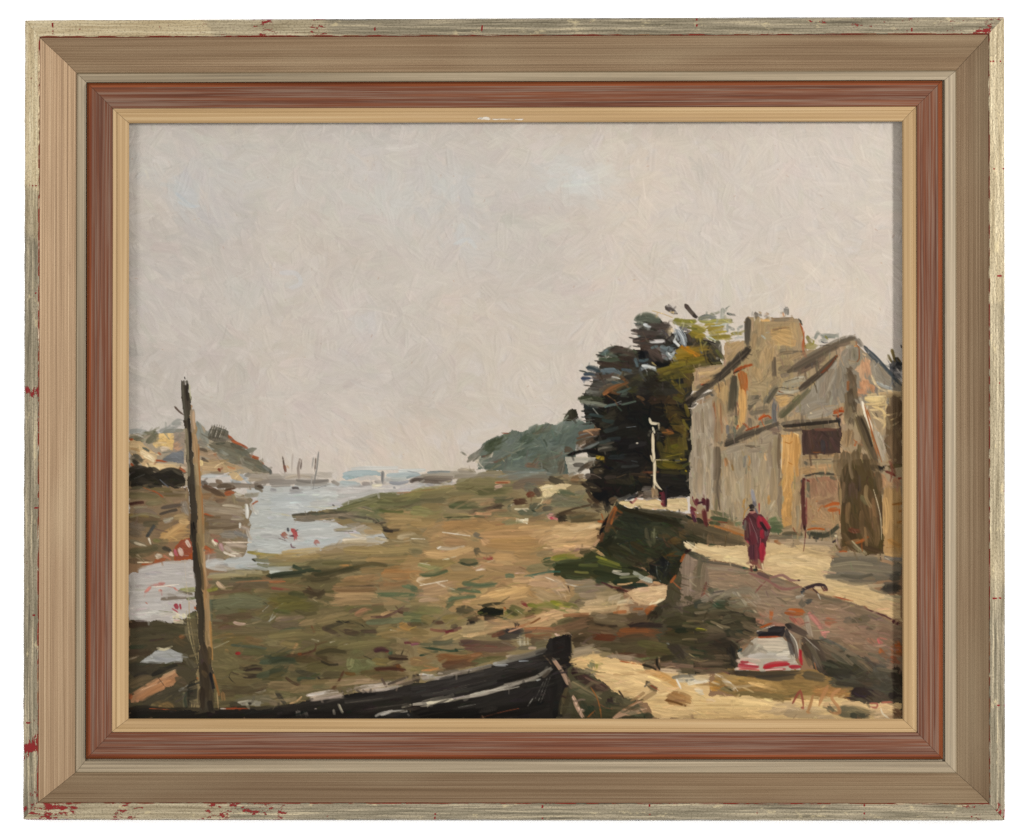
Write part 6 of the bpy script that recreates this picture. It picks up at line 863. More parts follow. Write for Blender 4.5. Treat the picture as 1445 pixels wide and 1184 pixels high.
s 4c4231 40 20 60 180 50; s 55493a 36 60 180 220 170; s 463c2e 44 20 260 150 260; s 5c4e3c 30 120 320 250 330; s 3c3a2a 40 40 320 160 330; s 665644 24 40 370 210 375; s 4a4434 40 240 150 330 190; s 3e3a2c 40 280 90 400 110; s 57503c 24 180 90 300 60; s 2a2824 26 250 250 258 390; s 6f5f4a 24 0 410 180 420; s 4b4a3a 26 860 360 980 400; s 5e5848 30 930 300 1060 370; s 7a6c58 26 880 240 1000 310 1080 380; s 3a382c 36 900 420 1060 430; s 5b5546 30 1060 330 1180 420; s 6a604e 24 1180 300 1300 360; s 4f4a3c 40 1180 450 1320 430; s 6e6450 22 1240 400 1380 420; s 3c362b 30 960 500 1150 520; s 75654e 16 1130 350 1210 420; s 59503f 26 760 220 860 380
T 960 635 4.418
G house
s 5c4e3a 60 1030 10 1040 130; s 6a5a44 56 1090 10 1110 110; s 574a38 44 1150 30 1170 140; s 6c5c46 40 1000 60 1005 200; s 7a6a52 30 975 20 985 160; s 66563f 50 1190 60 1230 200; s 80705a 26 1060 40 1075 180; s 5b4c39 40 1230 140 1260 300; s 8a7658 24 1160 220 1190 360; s 6a563e 34 1130 380 1150 560; s 87694a 20 1200 300 1215 460; s 74604a 26 1020 200 1015 330; s 7c6448 30 1050 330 1040 460; s 4e412f 30 1090 130 1100 240; s 94805f 16 1000 240 1000 340; s 6e5a40 40 1210 420 1220 600; s 5a4a36 36 1010 520 1080 620; s 8a7050 18 1150 480 1160 600
s a8967c 40 290 100 300 300; s a29077 44 420 150 430 350; s ab9b82 40 520 60 530 240; s 9c8b72 40 580 120 585 330; s a5947a 40 350 320 370 420; s b0a088 30 320 130 330 330; s ac9c84 30 480 260 490 400; s a3917a 36 120 60 125 280; s ae9f88 30 170 100 175 300; s b5a68e 18 90 150 95 320
l b08a50 10 440 345 405 385 395 430; s b08c5c 18 548 290 550 340; s 8c7048 16 320 60 330 130; s 848078 16 400 40 395 110
T 960 419 4.544
G house
s b59d78 44 720 170 740 280; s ad9674 40 520 160 510 260; s bfa274 50 640 220 720 240; s a58f70 30 480 240 470 340; s b49c76 40 590 330 570 430; s a8916e 40 480 450 470 540; s 9f8a6c 30 700 400 780 360; s 8c7c66 20 620 380 720 350; s b8a07c 30 170 500 260 460; s ab9470 40 130 540 220 510; s c0a880 22 120 490 190 480; s b29c78 40 330 330 390 290; s a6906e 34 300 400 360 340
s a79d90 40 90 760 95 960; s aba192 36 150 800 150 960; s a0968a 30 190 720 200 860
l 7a5a4a 6 590 210 700 195; s 8a8070 20 600 150 700 145; s 4a463e 12 770 150 782 180; s b8642e 7 770 170 790 250 800 330
G tree
T 780 419 5.78
l 3c403c 14 215 600 280 615; l 45423c 14 300 690 400 700; l 3a3630 12 250 720 380 735; l 4a4a44 12 240 790 360 800; l 2c2e2c 16 230 930 330 940; l 34302c 14 350 470 430 490; l 4a403a 12 640 300 720 310; l 3f3a38 12 650 400 720 410; l 55605c 10 660 215 720 220; l 3a4040 12 230 980 320 985; l 8a8c84 9 260 870 340 880; l 5a5a54 12 250 1010 340 1000; l 3a3430 12 620 330 700 345; l 2e2c2a 12 340 520 420 530; l 6a6c66 10 300 640 360 650; l 44443e 14 240 1040 350 1030; l 4a4e4c 12 370 450 430 460
s 56665f 26 400 470 460 440; s 44525a 24 560 590 640 600; s 5a686a 22 800 420 860 400; s 46565c 22 700 520 780 510; s 3c4a4c 26 480 700 580 690; s 50605c 18 420 900 520 880; s 3a4848 26 300 960 420 980; s 2c3836 30 400 1000 500 1020; s 58665c 16 560 880 680 850; s 44504a 20 520 780 640 740
s 7a6c26 40 960 560 1080 540; s 6a5e22 44 1040 600 1180 590; s 5e5424 40 960 660 1080 640; s 80702a 30 1100 520 1240 500; s 544c24 36 1000 740 1100 720; s 665a28 30 1080 880 1110 980; s 4e4a26 30 980 820 1060 850; s 6e6228 26 1060 1000 1110 1080; s 74682c 24 900 630 960 610; s 948034 24 1160 330 1240 310; s 9a8a3a 20 1240 230 1320 225; s 6c6a34 22 1100 250 1180 260; s a2902e 18 1330 290 1420 280; s 5a5a30 22 1330 430 1380 500
T 1118 560 9.031
G house
s 6a5f50 20 1060 200 1090 260; s 82745e 50 1200 250 1230 420; s 7a6850 50 1330 420 1370 520; s 6e5d4a 40 1220 660 1260 780
T 180 680 6.568
G shore
s 7a6a52 30 15 80 150 70 300 80; s 6a5c46 26 200 100 400 110 540 90; s 8a7860 26 420 90 550 100; s 5a4c3a 20 20 70 120 60
T 780 840 6.568
G wall
s 4e4633 44 1180 200 1300 220 1420 210; s 5a5038 30 1200 280 1330 290 1445 270; s 46402c 40 1180 360 1330 380 1445 370; s 3f3a28 40 1200 440 1340 460 1445 450; s 66593f 22 1240 240 1400 250; s 584c36 30 1230 520 1400 540; s 6e6046 18 1200 410 1340 410; s 3a3626 30 1240 320 1420 330; s 756448 14 1280 590 1440 600
T 180 520 6.568
G headland
s 38332b 40 10 940 90 915 180 930; s 332e27 36 140 960 240 930 300 970; s 3d382f 36 300 960 400 930 500 960; s 2a2721 50 30 1000 140 980 220 1030; s 45403a 14 60 930 150 915; s 4c473d 14 320 945 420 930; s 302c25 40 380 1010 480 1000 530 1050; s 3f3a31 20 190 1080 320 1095; s 26231e 40 30 1080 150 1090; l 5c6068 8 300 1030 340 1070 385 1105; l 50504c 7 60 1020 160 980; s 4a4436 20 430 1100 530 1070; s 5a5440 26 40 1110 200 1105; s 6b6040 30 220 1115 400 1120; l 8a5a38 12 140 1100 260 1150; s 4e493e 22 420 940 520 990; s 3a352c 24 100 1040 250 1060
s 5a574b 34 60 800 110 830 140 870; s 3f3b31 30 50 850 100 890; s a88a62 26 30 740 110 760; s e6d4ae 24 150 810 230 850; s d8c090 20 200 900 330 905; s 64675e 20 140 735 200 770; s 8a867a 18 320 780 400 770; s 6a6e70 30 330 840 420 850; s cdb48a 20 240 700 360 690
s 8a8b80 30 860 760 930 800; s 6f7062 36 1000 760 1080 800; s 7d7b6c 30 1080 860 1180 900; s 5f5c4e 24 960 700 1060 730; s 8c8878 22 1060 900 1160 930; s 696a5c 28 1190 900 1280 950; s 57574a 20 820 700 900 690; s 9aa09c 14 740 720 800 750; s 7a7c78 30 1250 900 1310 950; s 9c8a6c 26 900 880 1000 910; s b8a078 20 700 870 820 870
T 180 680 6.568
G shore
s 6f6547 36 30 130 150 120 280 140; s 4c3028 22 15 205 90 190 150 188; l b05a30 14 230 80 290 110 330 145; s 78695a 50 80 270 180 280 270 310; s 7f7556 40 180 200 320 190; s 5d5248 26 310 245 420 225 500 212; s 4f463d 20 310 295 400 270 460 258; s 8f867a 40 520 200 560 300; s 94896e 26 60 240 180 230; s a09880 20 330 360 420 335; s 4a4a48 24 180 510 230 430 250 400; l d8cdb8 16 195 520 215 580; s 7d784a 28 240 545 305 545; s c29c66 50 340 520 450 440 560 380; s caa874 30 480 365 570 375; s 6a5d4c 40 20 470 130 490; s 5c563e 44 20 650 150 640 290 610; s 4a4438 24 320 610 400 640; s 857a5a 24 20 330 300 330
s a0927e 50 720 250 880 265 1060 290; s 7e6e5a 50 730 360 900 345 1060 370; s 93866f 36 720 200 850 220; s b0a48e 24 880 220 1060 240; s 6e5c46 30 730 420 900 430 1040 410; s 8a7a62 40 760 460 900 450; s 6b5840 24 700 310 860 330; s a39783 22 960 345 1080 342; s 8e867a 36 870 490 1010 500; s 7e7c78 30 990 465 1060 490 1125 515; s 62503e 26 710 50 800 85 900 130; s 5a4030 18 900 80 1000 60; s b0623a 22 910 105 985 98; s b0623a 16 1150 215 1208 178; s cfd0cc 24 1104 210 1108 335; s cfcec6 16 1042 382 1038 425; s c8c8c2 44 1185 265 1215 300; s 96907e 36 1090 120 1220 110; s 756a58 24 1180 60 1250 90; s 5a4c3e 22 1200 40 1260 60; s 857a6a 30 1000 160 1090 180; s b4aca0 30 1110 440 1150 540; s a09488 26 1050 420 1130 440; s bcb4a8 30 1140 200 1170 280
l e8dcc4 20 785 540 825 585; l b04a50 14 800 540 838 558; s b49094 24 860 575 885 640; s ae9f90 30 900 600 1060 690; l d8c8b4 10 880 560 1150 562; s d0c4b6 16 890 650 1000 690; s a89888 30 930 580 1100 600
p a8563a 500 545 590 520 598 640 560 700 440 730 450 610
s b0603c 20 510 560 560 540; s d8c8ba 32 545 540 575 600; s d6c6ba 44 480 620 505 690; s b8606c 22 440 630 458 685; s cbbda8 34 265 685 320 690; s cfc0ae 26 390 665 425 680; s a8603c 22 250 745 350 715; l e2d2b6 9 90 748 230 745; s c08060 14 330 690 400 720
T 380 740 6.568
G shore
s 42402c 40 420 470 600 440 840 395; s 4c442e 34 380 520 560 500; s 3a4632 26 20 480 220 455 340 440; s 3c4a34 20 360 440 480 430; s 6a6440 40 500 360 760 350; s 544c34 30 560 480 700 440; s 5c5234 26 780 400 950 366 1090 388; l 3a382c 7 680 572 970 570; s 8a7048 40 620 560 900 540; s a88a60 40 620 660 860 650 1010 665; s 7c6040 30 620 610 1000 600; s 9a7a50 50 1040 480 1300 470; s 8f6c48 40 1060 560 1280 540
s 4a3e2e 40 340 620 450 650 520 610; s 5e5a32 50 80 700 300 700; s 6a6436 50 100 770 400 760; s 565a34 40 40 800 200 820; s 7a6a48 30 20 560 280 590; s 4a4a30 30 180 640 330 650; s 5a5236 40 240 800 450 820
T 780 700 6.568
G shore
p 3d4622 20 625 240 590 370 520 500 570 690 640 860 680 900 740 720 830 560 800 320 755 120 765 20 720
s 33401f 60 30 660 200 660 380 680; s 3a4a28 50 300 600 450 580; s 2c3a22 50 380 700 560 740 700 780; s 5e6428 44 420 600 560 640 640 660; s 7a7a30 26 400 560 520 600 620 640; s 8c8a2c 14 440 572 500 590; s 46522a 40 120 740 340 745; s 34482c 60 400 780 540 770; s 26402c 44 570 790 720 805; s 22382c 30 700 830 860 820; s 4c5a2e 30 60 610 260 590; s 6e7434 24 20 590 150 570; s 7c7434 22 130 560 240 575; s 585e30 30 240 640 420 640; s 50462e 30 250 525 350 505; s 8a6a58 22 150 502 250 492; s 2f7058 18 10 700 70 702; s 6c6a34 24 200 700 330 710
s a8a394 28 550 700 640 725 710 722; s a0a294 38 745 705 830 755 920 790; s c0b8a0 12 560 690 640 695; s 7e805c 24 620 755 800 742; s b4b4a4 10 800 760 920 800; l 20241e 8 600 660 760 672; s 4a2a2c 14 450 800 560 848; s 33302a 20 640 840 780 852; s c8a070 18 600 820 740 802; s 5a3028 12 560 840 700 888; s 26281c 30 700 660 840 690
T 780 593 5.78
G tree
s 4e4522 60 940 150 960 330; s 5a4e26 56 1040 140 1050 320; s 585020 50 900 300 1060 300; s 66591f 40 900 360 1080 380; s 5e5222 44 960 250 1090 230; s 4a4222 50 860 180 900 340; s 6b5d2a 30 1080 60 1090 240; s 57461f 40 1000 60 1080 110; s 6e6228 24 1000 330 1090 320; s 3a3420 40 880 420 1040 430; s 4a3c26 40 880 60 940 120; s 3c3a22 36 1040 420 1110 440; s 50502a 26 1060 380 1120 350; l 7c7030 8 900 330 1040 345; l 867828 7 920 300 1060 270; l 2a2a1c 8 880 260 1000 280; s 7a5028 14 890 100 985 108; s 8a5a2c 8 930 90 990 105; s c0a028 9 1040 315 1055 322; s a89020 9 1080 410 1092 420; s 44484c 14 1000 330 1040 325
s 2c3436 40 440 160 560 150; s 333a38 34 420 90 540 60; s 3c4442 24 380 180 470 160; s 2a3032 44 460 300 600 290; s 343634 26 560 380 700 370; s 3a3026 26 640 440 760 450; s 2e2c2c 40 620 220 760 190; s 4c3a26 16 700 460 800 470; l 6c747a 5 600 60 680 50; l 50585c 5 640 330 690 340; l 5c4a36 6 520 470 600 440; s 3e3630 26 420 470 520 460
l d8ccb0 17 812 110 822 230 828 330 826 450 832 560; l e4d8bc 10 828 440 838 500 885 565; s 94795a 24 820 560 830 610; l d8ceb4 14 790 5 805 30 860 32; l a89c80 9 862 30 866 80; l cfc0a0 8 802 290 812 340; l c4b48c 5 838 324 945 326; l dcd4bc 12 815 75 828 110; l 2a2624 6 808 85 838 130
s c8c0b0 10 680 190 696 184
T 380 600 6.568
G shore
s 777450 40 680 780 880 730 1020 690; s 6a6a48 36 1000 720 1200 730 1400 690; s 86825a 24 900 830 1030 860; s 5c6238 24 1020 790 1240 802; s a98e60 60 1120 870 1300 860 1440 870; s a28659 60 1100 940 1300 930; s a48c66 40 880 980 1040 990; s b8aa8c 24 700 1080 900 1075; s 9a9276 20 620 970 760 955
T 580 700 6.568
G shore
s b48c5e 70 640 360 900 350 1150 340; s b9935f 60 760 560 980 570; s ad8655 60 700 460 1000 470 1220 440; s c29c68 40 1000 300 1300 290; s a58058 60 320 420 520 430; s c8a36e 40 140 530 350 535 560 480; s 8c7c58 50 20 420 180 440; s 7d7452 40 10 510 110 520; s b28c60 40 640 620 860 640; s a98a64 60 120 900 380 860; s a88c70 40 80 970 260 960; s 9c8054 50 380 740 640 750; s b89470 50 1110 800 1380 830; s d0a86c 50 730 930 1080 850
s 5c7040 20 100 740 220 735 340 692; s 57744a 20 500 815 790 812; s 5f7848 18 430 862 640 888; s 647c4e 24 350 980 390 950 600 930; s 3c4a34 24 460 620 620 620; l dcd0bc 7 290 336 550 370; l e0d4c0 7 80 830 340 782; l d8c8b4 9 600 692 690 678
T 380 840 6.568
G shore
s 7e744a 50 640 490 900 455 1120 440; s 8a7a52 40 1100 640 1300 610; s 5c5434 44 380 680 560 650; s 6e7048 60 800 600 860 680; s 7c7c54 40 900 600 980 640; s 46402c 40 440 540 560 510 720 530; s 585234 36 20 560 160 540; s 3c4a32 36 20 620 240 600; s 4a5a3c 24 260 770 430 780; s 7a6a44 40 300 820 560 800; s 857450 40 520 820 800 790; s 3a3426 24 480 610 640 640; s 4a2c30 28 975 518 1040 505 1105 520; s 3a2a22 26 1110 585 1290 592; s 4a2c22 24 985 690 1150 682 1265 690
G water
T 180 680 6.568
s c4bcb4 40 110 830 300 795 560 775; s c6beb6 60 80 930 300 905 590 890; s c4bcb3 60 70 1060 300 1040 560 1030; s b8b0a7 30 40 860 60 1000
T 380 600 6.568
s bfc3c1 60 20 690 250 680 520 685; s c2c4bf 60 20 900 150 910 320 930; s bfc3c1 50 20 780 200 790; s c3c4be 50 300 1000 600 990; s c4c1b9 50 380 730 560 720; s c0c4c0 50 260 950 560 930; s c2bfb8 30 640 650 1000 610
T 980 740 4.817
G wall
s 7c6952 30 360 540 480 590; s 8a745e 26 400 620 520 650; s 6e5d48 30 340 600 450 620; s 84705a 22 380 690 500 720; s 5e523e 30 320 660 420 690; s 75644e 24 300 580 420 570; s 8f7a64 24 430 560 540 580; s 4e4634 30 250 620 360 650; s 6a5c46 22 210 560 330 590; s 9a8a74 14 350 500 420 560; s 665841 26 330 730 430 750; s 7a6a52 16 240 510 340 500
T 980 860 4.817
G wall
s 6a5c46 26 330 110 430 150; s 5a4e3a 26 280 170 380 200; s 7a6a54 18 330 210 400 240; s 463e2e 26 190 380 270 400; s 5e523c 22 60 420 260 425; s 3a342a 20 240 300 290 390
G car
s b8242c 26 470 398 550 380 645 374; s c03840 18 300 372 430 390; s b82c34 18 640 390 722 390; s c85850 12 300 405 440 412; l e8c8c0 6 480 412 600 403; s c02a30 18 722 280 730 380
T 380 600 6.568
G water
s b4c0c0 30 690 455 830 437 1000 446; s b8c2c2 26 1090 465 1390 460; s b6c0be 26 670 530 810 540
T 960 540 9.031
G house
s 94877a 70 215 380 225 660; s 988c7c 50 330 290 340 560; s 8e8170 60 230 720 240 960; s 968a78 60 340 800 350 1100; s a09484 40 190 950 200 1160; s 8a7e6e 40 280 340 290 640; s a89c8c 24 160 420 165 700; s 908472 50 270 980 280 1170; l b8ac9c 10 210 480 215 600; l 7a6e60 8 297 535 298 640; s 92867a 40 400 300 400 640
s 9c9080 60 660 900 670 1050; s a09484 50 980 960 985 1160; s 968a78 60 760 940 770 1120; s 94887a 50 860 870 1040 850; s 8e8070 50 1150 760 1160 1080
T 960 660 9.031
G house
s 9a8e7e 60 210 60 215 330; s 9e9282 50 340 60 345 340; s a2967e 60 720 200 740 420; s a6987e 50 860 140 850 460; s 9e9078 50 600 120 605 360; s a09278 36 1010 220 1010 480; s 948672 40 1150 120 1155 420
T 1118 440 9.031
G house
s 8e8274 90 520 740 440 960; s 92877a 70 400 900 340 1120; s 8a7f70 70 600 700 580 980; s 968c80 40 650 560 690 480; s 8a8074 60 1120 700 1260 860; s 928a7c 40 1080 660 1160 760; s 9ca0a2 28 1080 905 1250 980; s 988e80 30 460 840 420 1040; s 847a6c 50 480 1020 440 1160
'''
LAST = '''
G post
T 0 0 1
p 463f34 257 540 258 575 261 600 263 640 266 690 270 770 275 825 279 870 281 930 281 1006 301 1006 299 930 290 905 288 880 286 830 279 770 277 690 271 640 269 590 267 545
p a08560 269 575 275 590 281 640 285 690 288 770 293 830 297 880 299 930 297 930 289 905 288 880 286 830 279 770 277 690 272 640
T 180 520 6.568
s 4a443a 50 515 120 530 300 555 460 570 700; s 5c584c 26 505 130 520 330 540 480; s 2e2a26 30 565 460 580 600 585 760; s 3f3931 50 580 760 590 1000 600 1180; l 2a2622 14 528 76 533 100; s 5a564a 24 545 110 555 180; l b8b898 14 575 150 578 220 590 300; s 9a8a76 46 600 380 605 480 600 600; s a88a68 50 620 620 640 800 640 900; s 9c8a6a 40 630 880 640 1020 645 1180; l b8743c 12 660 700 665 900 675 1150; s 8a8068 30 545 560 550 700 560 850; s 7c7460 30 555 850 565 1000; s b89c80 24 610 400 620 560; s 332e29 30 555 140 560 300; l 5a4a40 22 435 352 480 400 520 430; s b08a68 14 590 340 600 360; l 2a2622 8 500 110 500 200
T 180 680 6.568
s 40392f 60 595 20 605 200 615 400 625 560; s 332d27 50 600 400 625 520 630 740; s 3a342c 60 630 720 655 900 670 1180; s 8a7654 46 650 40 670 250 680 480 690 620; s a08058 26 670 40 690 260 700 480; s 7a6a4c 40 650 480 670 640 690 760; s b0906c 22 705 640 715 760 730 960; s a07a50 36 695 800 715 1000 725 1180; l 1f1c1a 20 610 370 620 440; l b8743c 10 690 100 700 400; s 5c5038 26 640 560 670 760; l 2a2622 16 585 380 600 440 595 520; s 564c3a 24 680 760 700 1000
T 180 840 6.568
s 3c352b 60 675 20 690 200 690 380 710 560; s 4a3e30 60 700 460 730 600 730 740; s 3e3428 90 700 640 720 800 730 1000; s a08460 50 735 40 745 200 745 380; s b0844c 20 765 240 775 420 785 600; s 8a7450 30 730 330 750 460; s 52452f 40 760 480 760 640; s 332a22 60 690 860 700 1060; s 4a4030 50 770 880 780 1050; s 1f1f24 30 765 720 785 800 800 870; s 9a6a3c 22 795 730 820 820 850 930; s 5a4a34 40 690 700 740 760; s a86a3a 14 645 760 655 780; l c8a878 9 830 900 840 1050; s 2a2622 50 760 980 780 1090; s 8a6a44 40 880 900 890 980
T 960 660 9.031
G figure
s 86848a 40 915 300 940 440; s 6f6a70 36 930 430 955 495; s 1e1a1c 52 882 492 938 506; s 241a1c 22 886 548 935 543; s a86c60 30 895 575 945 566; l 6f6a76 22 955 520 990 590; l b03434 20 1005 450 1005 575
s 54292f 60 880 620 940 720 960 830; s 5c3a36 44 842 690 855 890; s 662c34 70 925 830 930 980; s 57303a 70 905 1000 912 1174; s a82232 50 1045 960 1045 1174; s b42a38 44 1008 620 1018 760; s aa2634 40 1045 640 1100 720 1132 780; s 9a2030 44 1036 800 1046 900; s 2e2022 34 1018 690 1060 750 1106 812; s 6a5c54 28 830 680 815 780; l 8a6266 12 885 640 930 760 990 900; l 3a1c22 10 935 980 940 1170; l 8a5054 9 880 700 900 860; l 3e2428 12 860 720 880 900; l 6a4448 10 960 840 990 960; s 4a2c30 20 990 860 1000 960
G figure_group
s 5e2630 40 205 400 200 480; s 6e2c32 36 140 510 200 540; s 4c2636 34 160 600 188 690; s 52222a 36 295 395 312 480; s 482026 36 345 405 348 560; s 602828 44 305 550 320 670 335 750; s 40202a 18 225 455 295 440; l 702a2c 14 155 370 170 440; l 8a4a48 9 190 430 215 520
T 780 560 6.568
G figure_group
s 5a2630 28 1022 890 1035 1015; s 2a2226 20 1050 850 1052 1000; s 5e2028 16 992 890 1010 900
T 980 860 4.817
G signature
l 8a4438 18 665 642 695 585 722 545; l 94503e 17 720 550 735 610 742 670; s a05a48 18 725 665 745 670; l a87c50 21 807 578 790 640 768 705; s b88a5c 20 760 690 785 705; l ac7c50 28 907 515 870 590 845 658; l b48458 25 992 540 945 570 935 610 975 660 985 700 940 705 915 685; l b86a54 15 1188 640 1242 640 1235 668 1192 660; l b06a54 15 1270 632 1345 630; l e8dcc0 13 1265 670 1280 710 1325 742
'''
LAMP_L, LAMP_R, LOW_FILL, AMB = 42.0, 116.0, 20.0, 0.93

sky()
paint(STROKES)
for nm, n_, w_, l_ in (('shore', 700, 4.5, 20), ('tree', 200, 4.5, 13), ('house', 200, 4, 13), ('wall', 120, 5, 16), ('hill', 160, 5, 14), ('water', 260, 5, 22),
                       ('lane', 160, 4, 16), ('bank', 160, 5, 15), ('headland', 60, 4, 10), ('sand', 140, 5, 20), ('boat', 160, 3.5, 30)):
    smear(nm, n_, w_, l_)
drag_edges(1200)
for nm, n_, j_ in (('shore', 650, .09), ('house', 500, .07), ('tree', 320, .22), ('wall', 360, .11), ('bank', 160, .15), ('sand', 140, .07),
                   ('lane', 120, .06), ('hill', 110, .09), ('headland', 120, .12), ('boat', 120, .16), ('water', 160, .025)):
    enrich(nm, n_, j_)
paint(FINISH)
for nm, n_, j_ in (('shore', 150, .10), ('house', 260, .07), ('wall', 160, .10), ('tree', 160, .2), ('bank', 90, .14)):
    enrich(nm, n_, j_, 1.8, 10)
paint(LAST)
print('painted', GROUPS)

# ------------------------------------------------------------------ materials
def new_mat(name):
    m = bpy.data.materials.new(name)
    m.use_nodes = True
    nt = m.node_tree
    b = nt.nodes['Principled BSDF']
    return m, nt, b


def N(nt, t, **kw):
    n = nt.nodes.new(t)
    for k, v in kw.items():
        setattr(n, k, v)
    return n


def ramp(nt, fac, stops):
    r = N(nt, 'ShaderNodeValToRGB')
    el = r.color_ramp.elements
    while len(el) > 1:
        el.remove(el[-1])
    el[0].position = stops[0][0]; el[0].color = stops[0][1]
    for p, c in stops[1:]:
        e = el.new(p); e.color = c
    nt.links.new(fac, r.inputs[0])
    return r.outputs[0]


def rgba(h, gain=1.0):
    v = lin(srgb(h)) * gain
    return (float(v[0]), float(v[1]), float(v[2]), 1)


def uvnoise(nt, su, sv, detail=3, rough=.6, off=0.0, dist=0.0):
    uv = N(nt, 'ShaderNodeUVMap')
    mp = N(nt, 'ShaderNodeMapping')
    mp.inputs['Scale'].default_value = (su, sv, 1)
    mp.inputs['Location'].default_value = (off, off * .37, off)
    nt.links.new(uv.outputs[0], mp.inputs[0])
    n = N(nt, 'ShaderNodeTexNoise')
    n.inputs['Scale'].default_value = 1
    n.inputs['Detail'].default_value = detail
    n.inputs['Roughness'].default_value = rough
    n.inputs['Distortion'].default_value = dist
    nt.links.new(mp.outputs[0], n.inputs['Vector'])
    return n.outputs['Fac']


def mix(nt, fac, a, b, mode='MIX'):
    m = N(nt, 'ShaderNodeMix', data_type='RGBA', blend_type=mode)
    for sock, v in ((m.inputs[0], fac), (m.inputs[6], a), (m.inputs[7], b)):
        if hasattr(v, 'is_linked'):
            nt.links.new(v, sock)
        else:
            sock.default_value = v
    return m.outputs[2]


def math_(nt, op, a, b=None, clamp=False):
    m = N(nt, 'ShaderNodeMath', operation=op, use_clamp=clamp)
    for i, v in enumerate((a, b)):
        if v is None:
            continue
        if hasattr(v, 'is_linked'):
            nt.links.new(v, m.inputs[i])
        else:
            m.inputs[i].default_value = v
    return m.outputs[0]


GAIN = 0.340        # pigment reflectance against the light that falls on the wall

# oil paint
m_paint, nt, b = new_mat('oil_paint')
at = N(nt, 'ShaderNodeVertexColor'); at.layer_name = 'pigment'
nt.links.new(at.outputs[0], b.inputs['Base Color'])
b.inputs['Roughness'].default_value = .5
b.inputs['Specular IOR Level'].default_value = .03

m_board, nt, b = new_mat('hardboard')
b.inputs['Base Color'].default_value = (.16, .10, .06, 1)
b.inputs['Roughness'].default_value = .8

# gilt slope: pale gold leaf rubbed so that the combed grain shows
m_slope, nt, b = new_mat('rubbed_gilt')
g1 = uvnoise(nt, 2.2, 640, 4, .8); g2 = uvnoise(nt, 1.2, 430, 3, .7, 7); g3 = uvnoise(nt, 22, 60, 4, .7, 3); g4 = uvnoise(nt, 900, 900, 1, .5, 1)
big = uvnoise(nt, 3.0, 14, 2, .5, 5)
c = ramp(nt, g1, [(.30, rgba('745e44', GAIN)), (.42, rgba('a08262', GAIN)), (.56, rgba('ba9c7a', GAIN)), (.70, rgba('d4ba96', GAIN))])
c = mix(nt, ramp(nt, g2, [(.58, (0, 0, 0, 1)), (.68, (.6, .6, .6, 1))]), c, rgba('70503a', GAIN))
c = mix(nt, ramp(nt, big, [(.35, (0, 0, 0, 1)), (.7, (.4, .4, .4, 1))]), c, rgba('92785e', GAIN))
c = mix(nt, ramp(nt, uvnoise(nt, 2.6, 9, 3, .6, 21), [(.48, (0, 0, 0, 1)), (.68, (.6, .6, .6, 1))]), c, rgba('ceb894', GAIN))
c = mix(nt, ramp(nt, g3, [(.66, (0, 0, 0, 1)), (.80, (.5, .5, .5, 1))]), c, rgba('7a5a44', GAIN))
c = mix(nt, ramp(nt, g4, [(.3, (.14, .14, .14, 1)), (.5, (0, 0, 0, 1))]), c, rgba('70583c', GAIN))
nt.links.new(c, b.inputs['Base Color'])
b.inputs['Metallic'].default_value = .45
b.inputs['Roughness'].default_value = .46
b.inputs['Specular IOR Level'].default_value = .12
bp = N(nt, 'ShaderNodeBump'); bp.inputs['Strength'].default_value = .35; bp.inputs['Distance'].default_value = .0006
nt.links.new(g1, bp.inputs['Height']); nt.links.new(bp.outputs[0], b.inputs['Normal'])

# greyer leaf of the narrow inner step
m_step, nt, b = new_mat('silver_gilt_step')
g1 = uvnoise(nt, 4, 700, 2, .6, 2); g3 = uvnoise(nt, 60, 180, 4, .7, 8)
c = ramp(nt, g1, [(.30, rgba('7c6a4e', GAIN)), (.5, rgba('a08c6c', GAIN)), (.7, rgba('bca888', GAIN))])
c = mix(nt, ramp(nt, g3, [(.5, (0, 0, 0, 1)), (.75, (.6, .6, .6, 1))]), c, rgba('9a8a6c', GAIN))
nt.links.new(c, b.inputs['Base Color'])
b.inputs['Metallic'].default_value = .25
b.inputs['Roughness'].default_value = .5

# worn outer edge: silver-gilt leaf over red bole
m_edge, nt, b = new_mat('worn_leaf_over_red_bole')
uv = N(nt, 'ShaderNodeUVMap'); sep = N(nt, 'ShaderNodeSeparateXYZ'); nt.links.new(uv.outputs[0], sep.inputs[0])
wear = N(nt, 'ShaderNodeVertexColor'); wear.layer_name = 'wear'
wsep = N(nt, 'ShaderNodeSeparateColor'); nt.links.new(wear.outputs[0], wsep.inputs[0])
g1 = uvnoise(nt, 14, 520, 3, .65); g2 = uvnoise(nt, 60, 140, 4, .7, 3); g5 = uvnoise(nt, 5, 8, 2, .5, 9)
spk = uvnoise(nt, 700, 900, 2, .6, 2)
leaf = ramp(nt, g1, [(.28, rgba('62594a', GAIN)), (.42, rgba('8a8069', GAIN)), (.56, rgba('aa9d84', GAIN)), (.70, rgba('dccba6', GAIN))])
leaf2 = ramp(nt, g1, [(.28, rgba('b49c74', GAIN)), (.5, rgba('d8c49c', GAIN)), (.7, rgba('efe0bc', GAIN))])
leaf = mix(nt, math_(nt, 'ADD', wsep.outputs[1], ramp(nt, g5, [(.62, (0, 0, 0, 1)), (.8, (.5, .5, .5, 1))]), True), leaf, leaf2)
leaf = mix(nt, ramp(nt, spk, [(.34, (.45, .45, .45, 1)), (.50, (0, 0, 0, 1))]), leaf, rgba('5c503c', GAIN))
leaf = mix(nt, ramp(nt, g2, [(.60, (0, 0, 0, 1)), (.68, (.75, .75, .75, 1))]), leaf, rgba('d8c69c', GAIN))
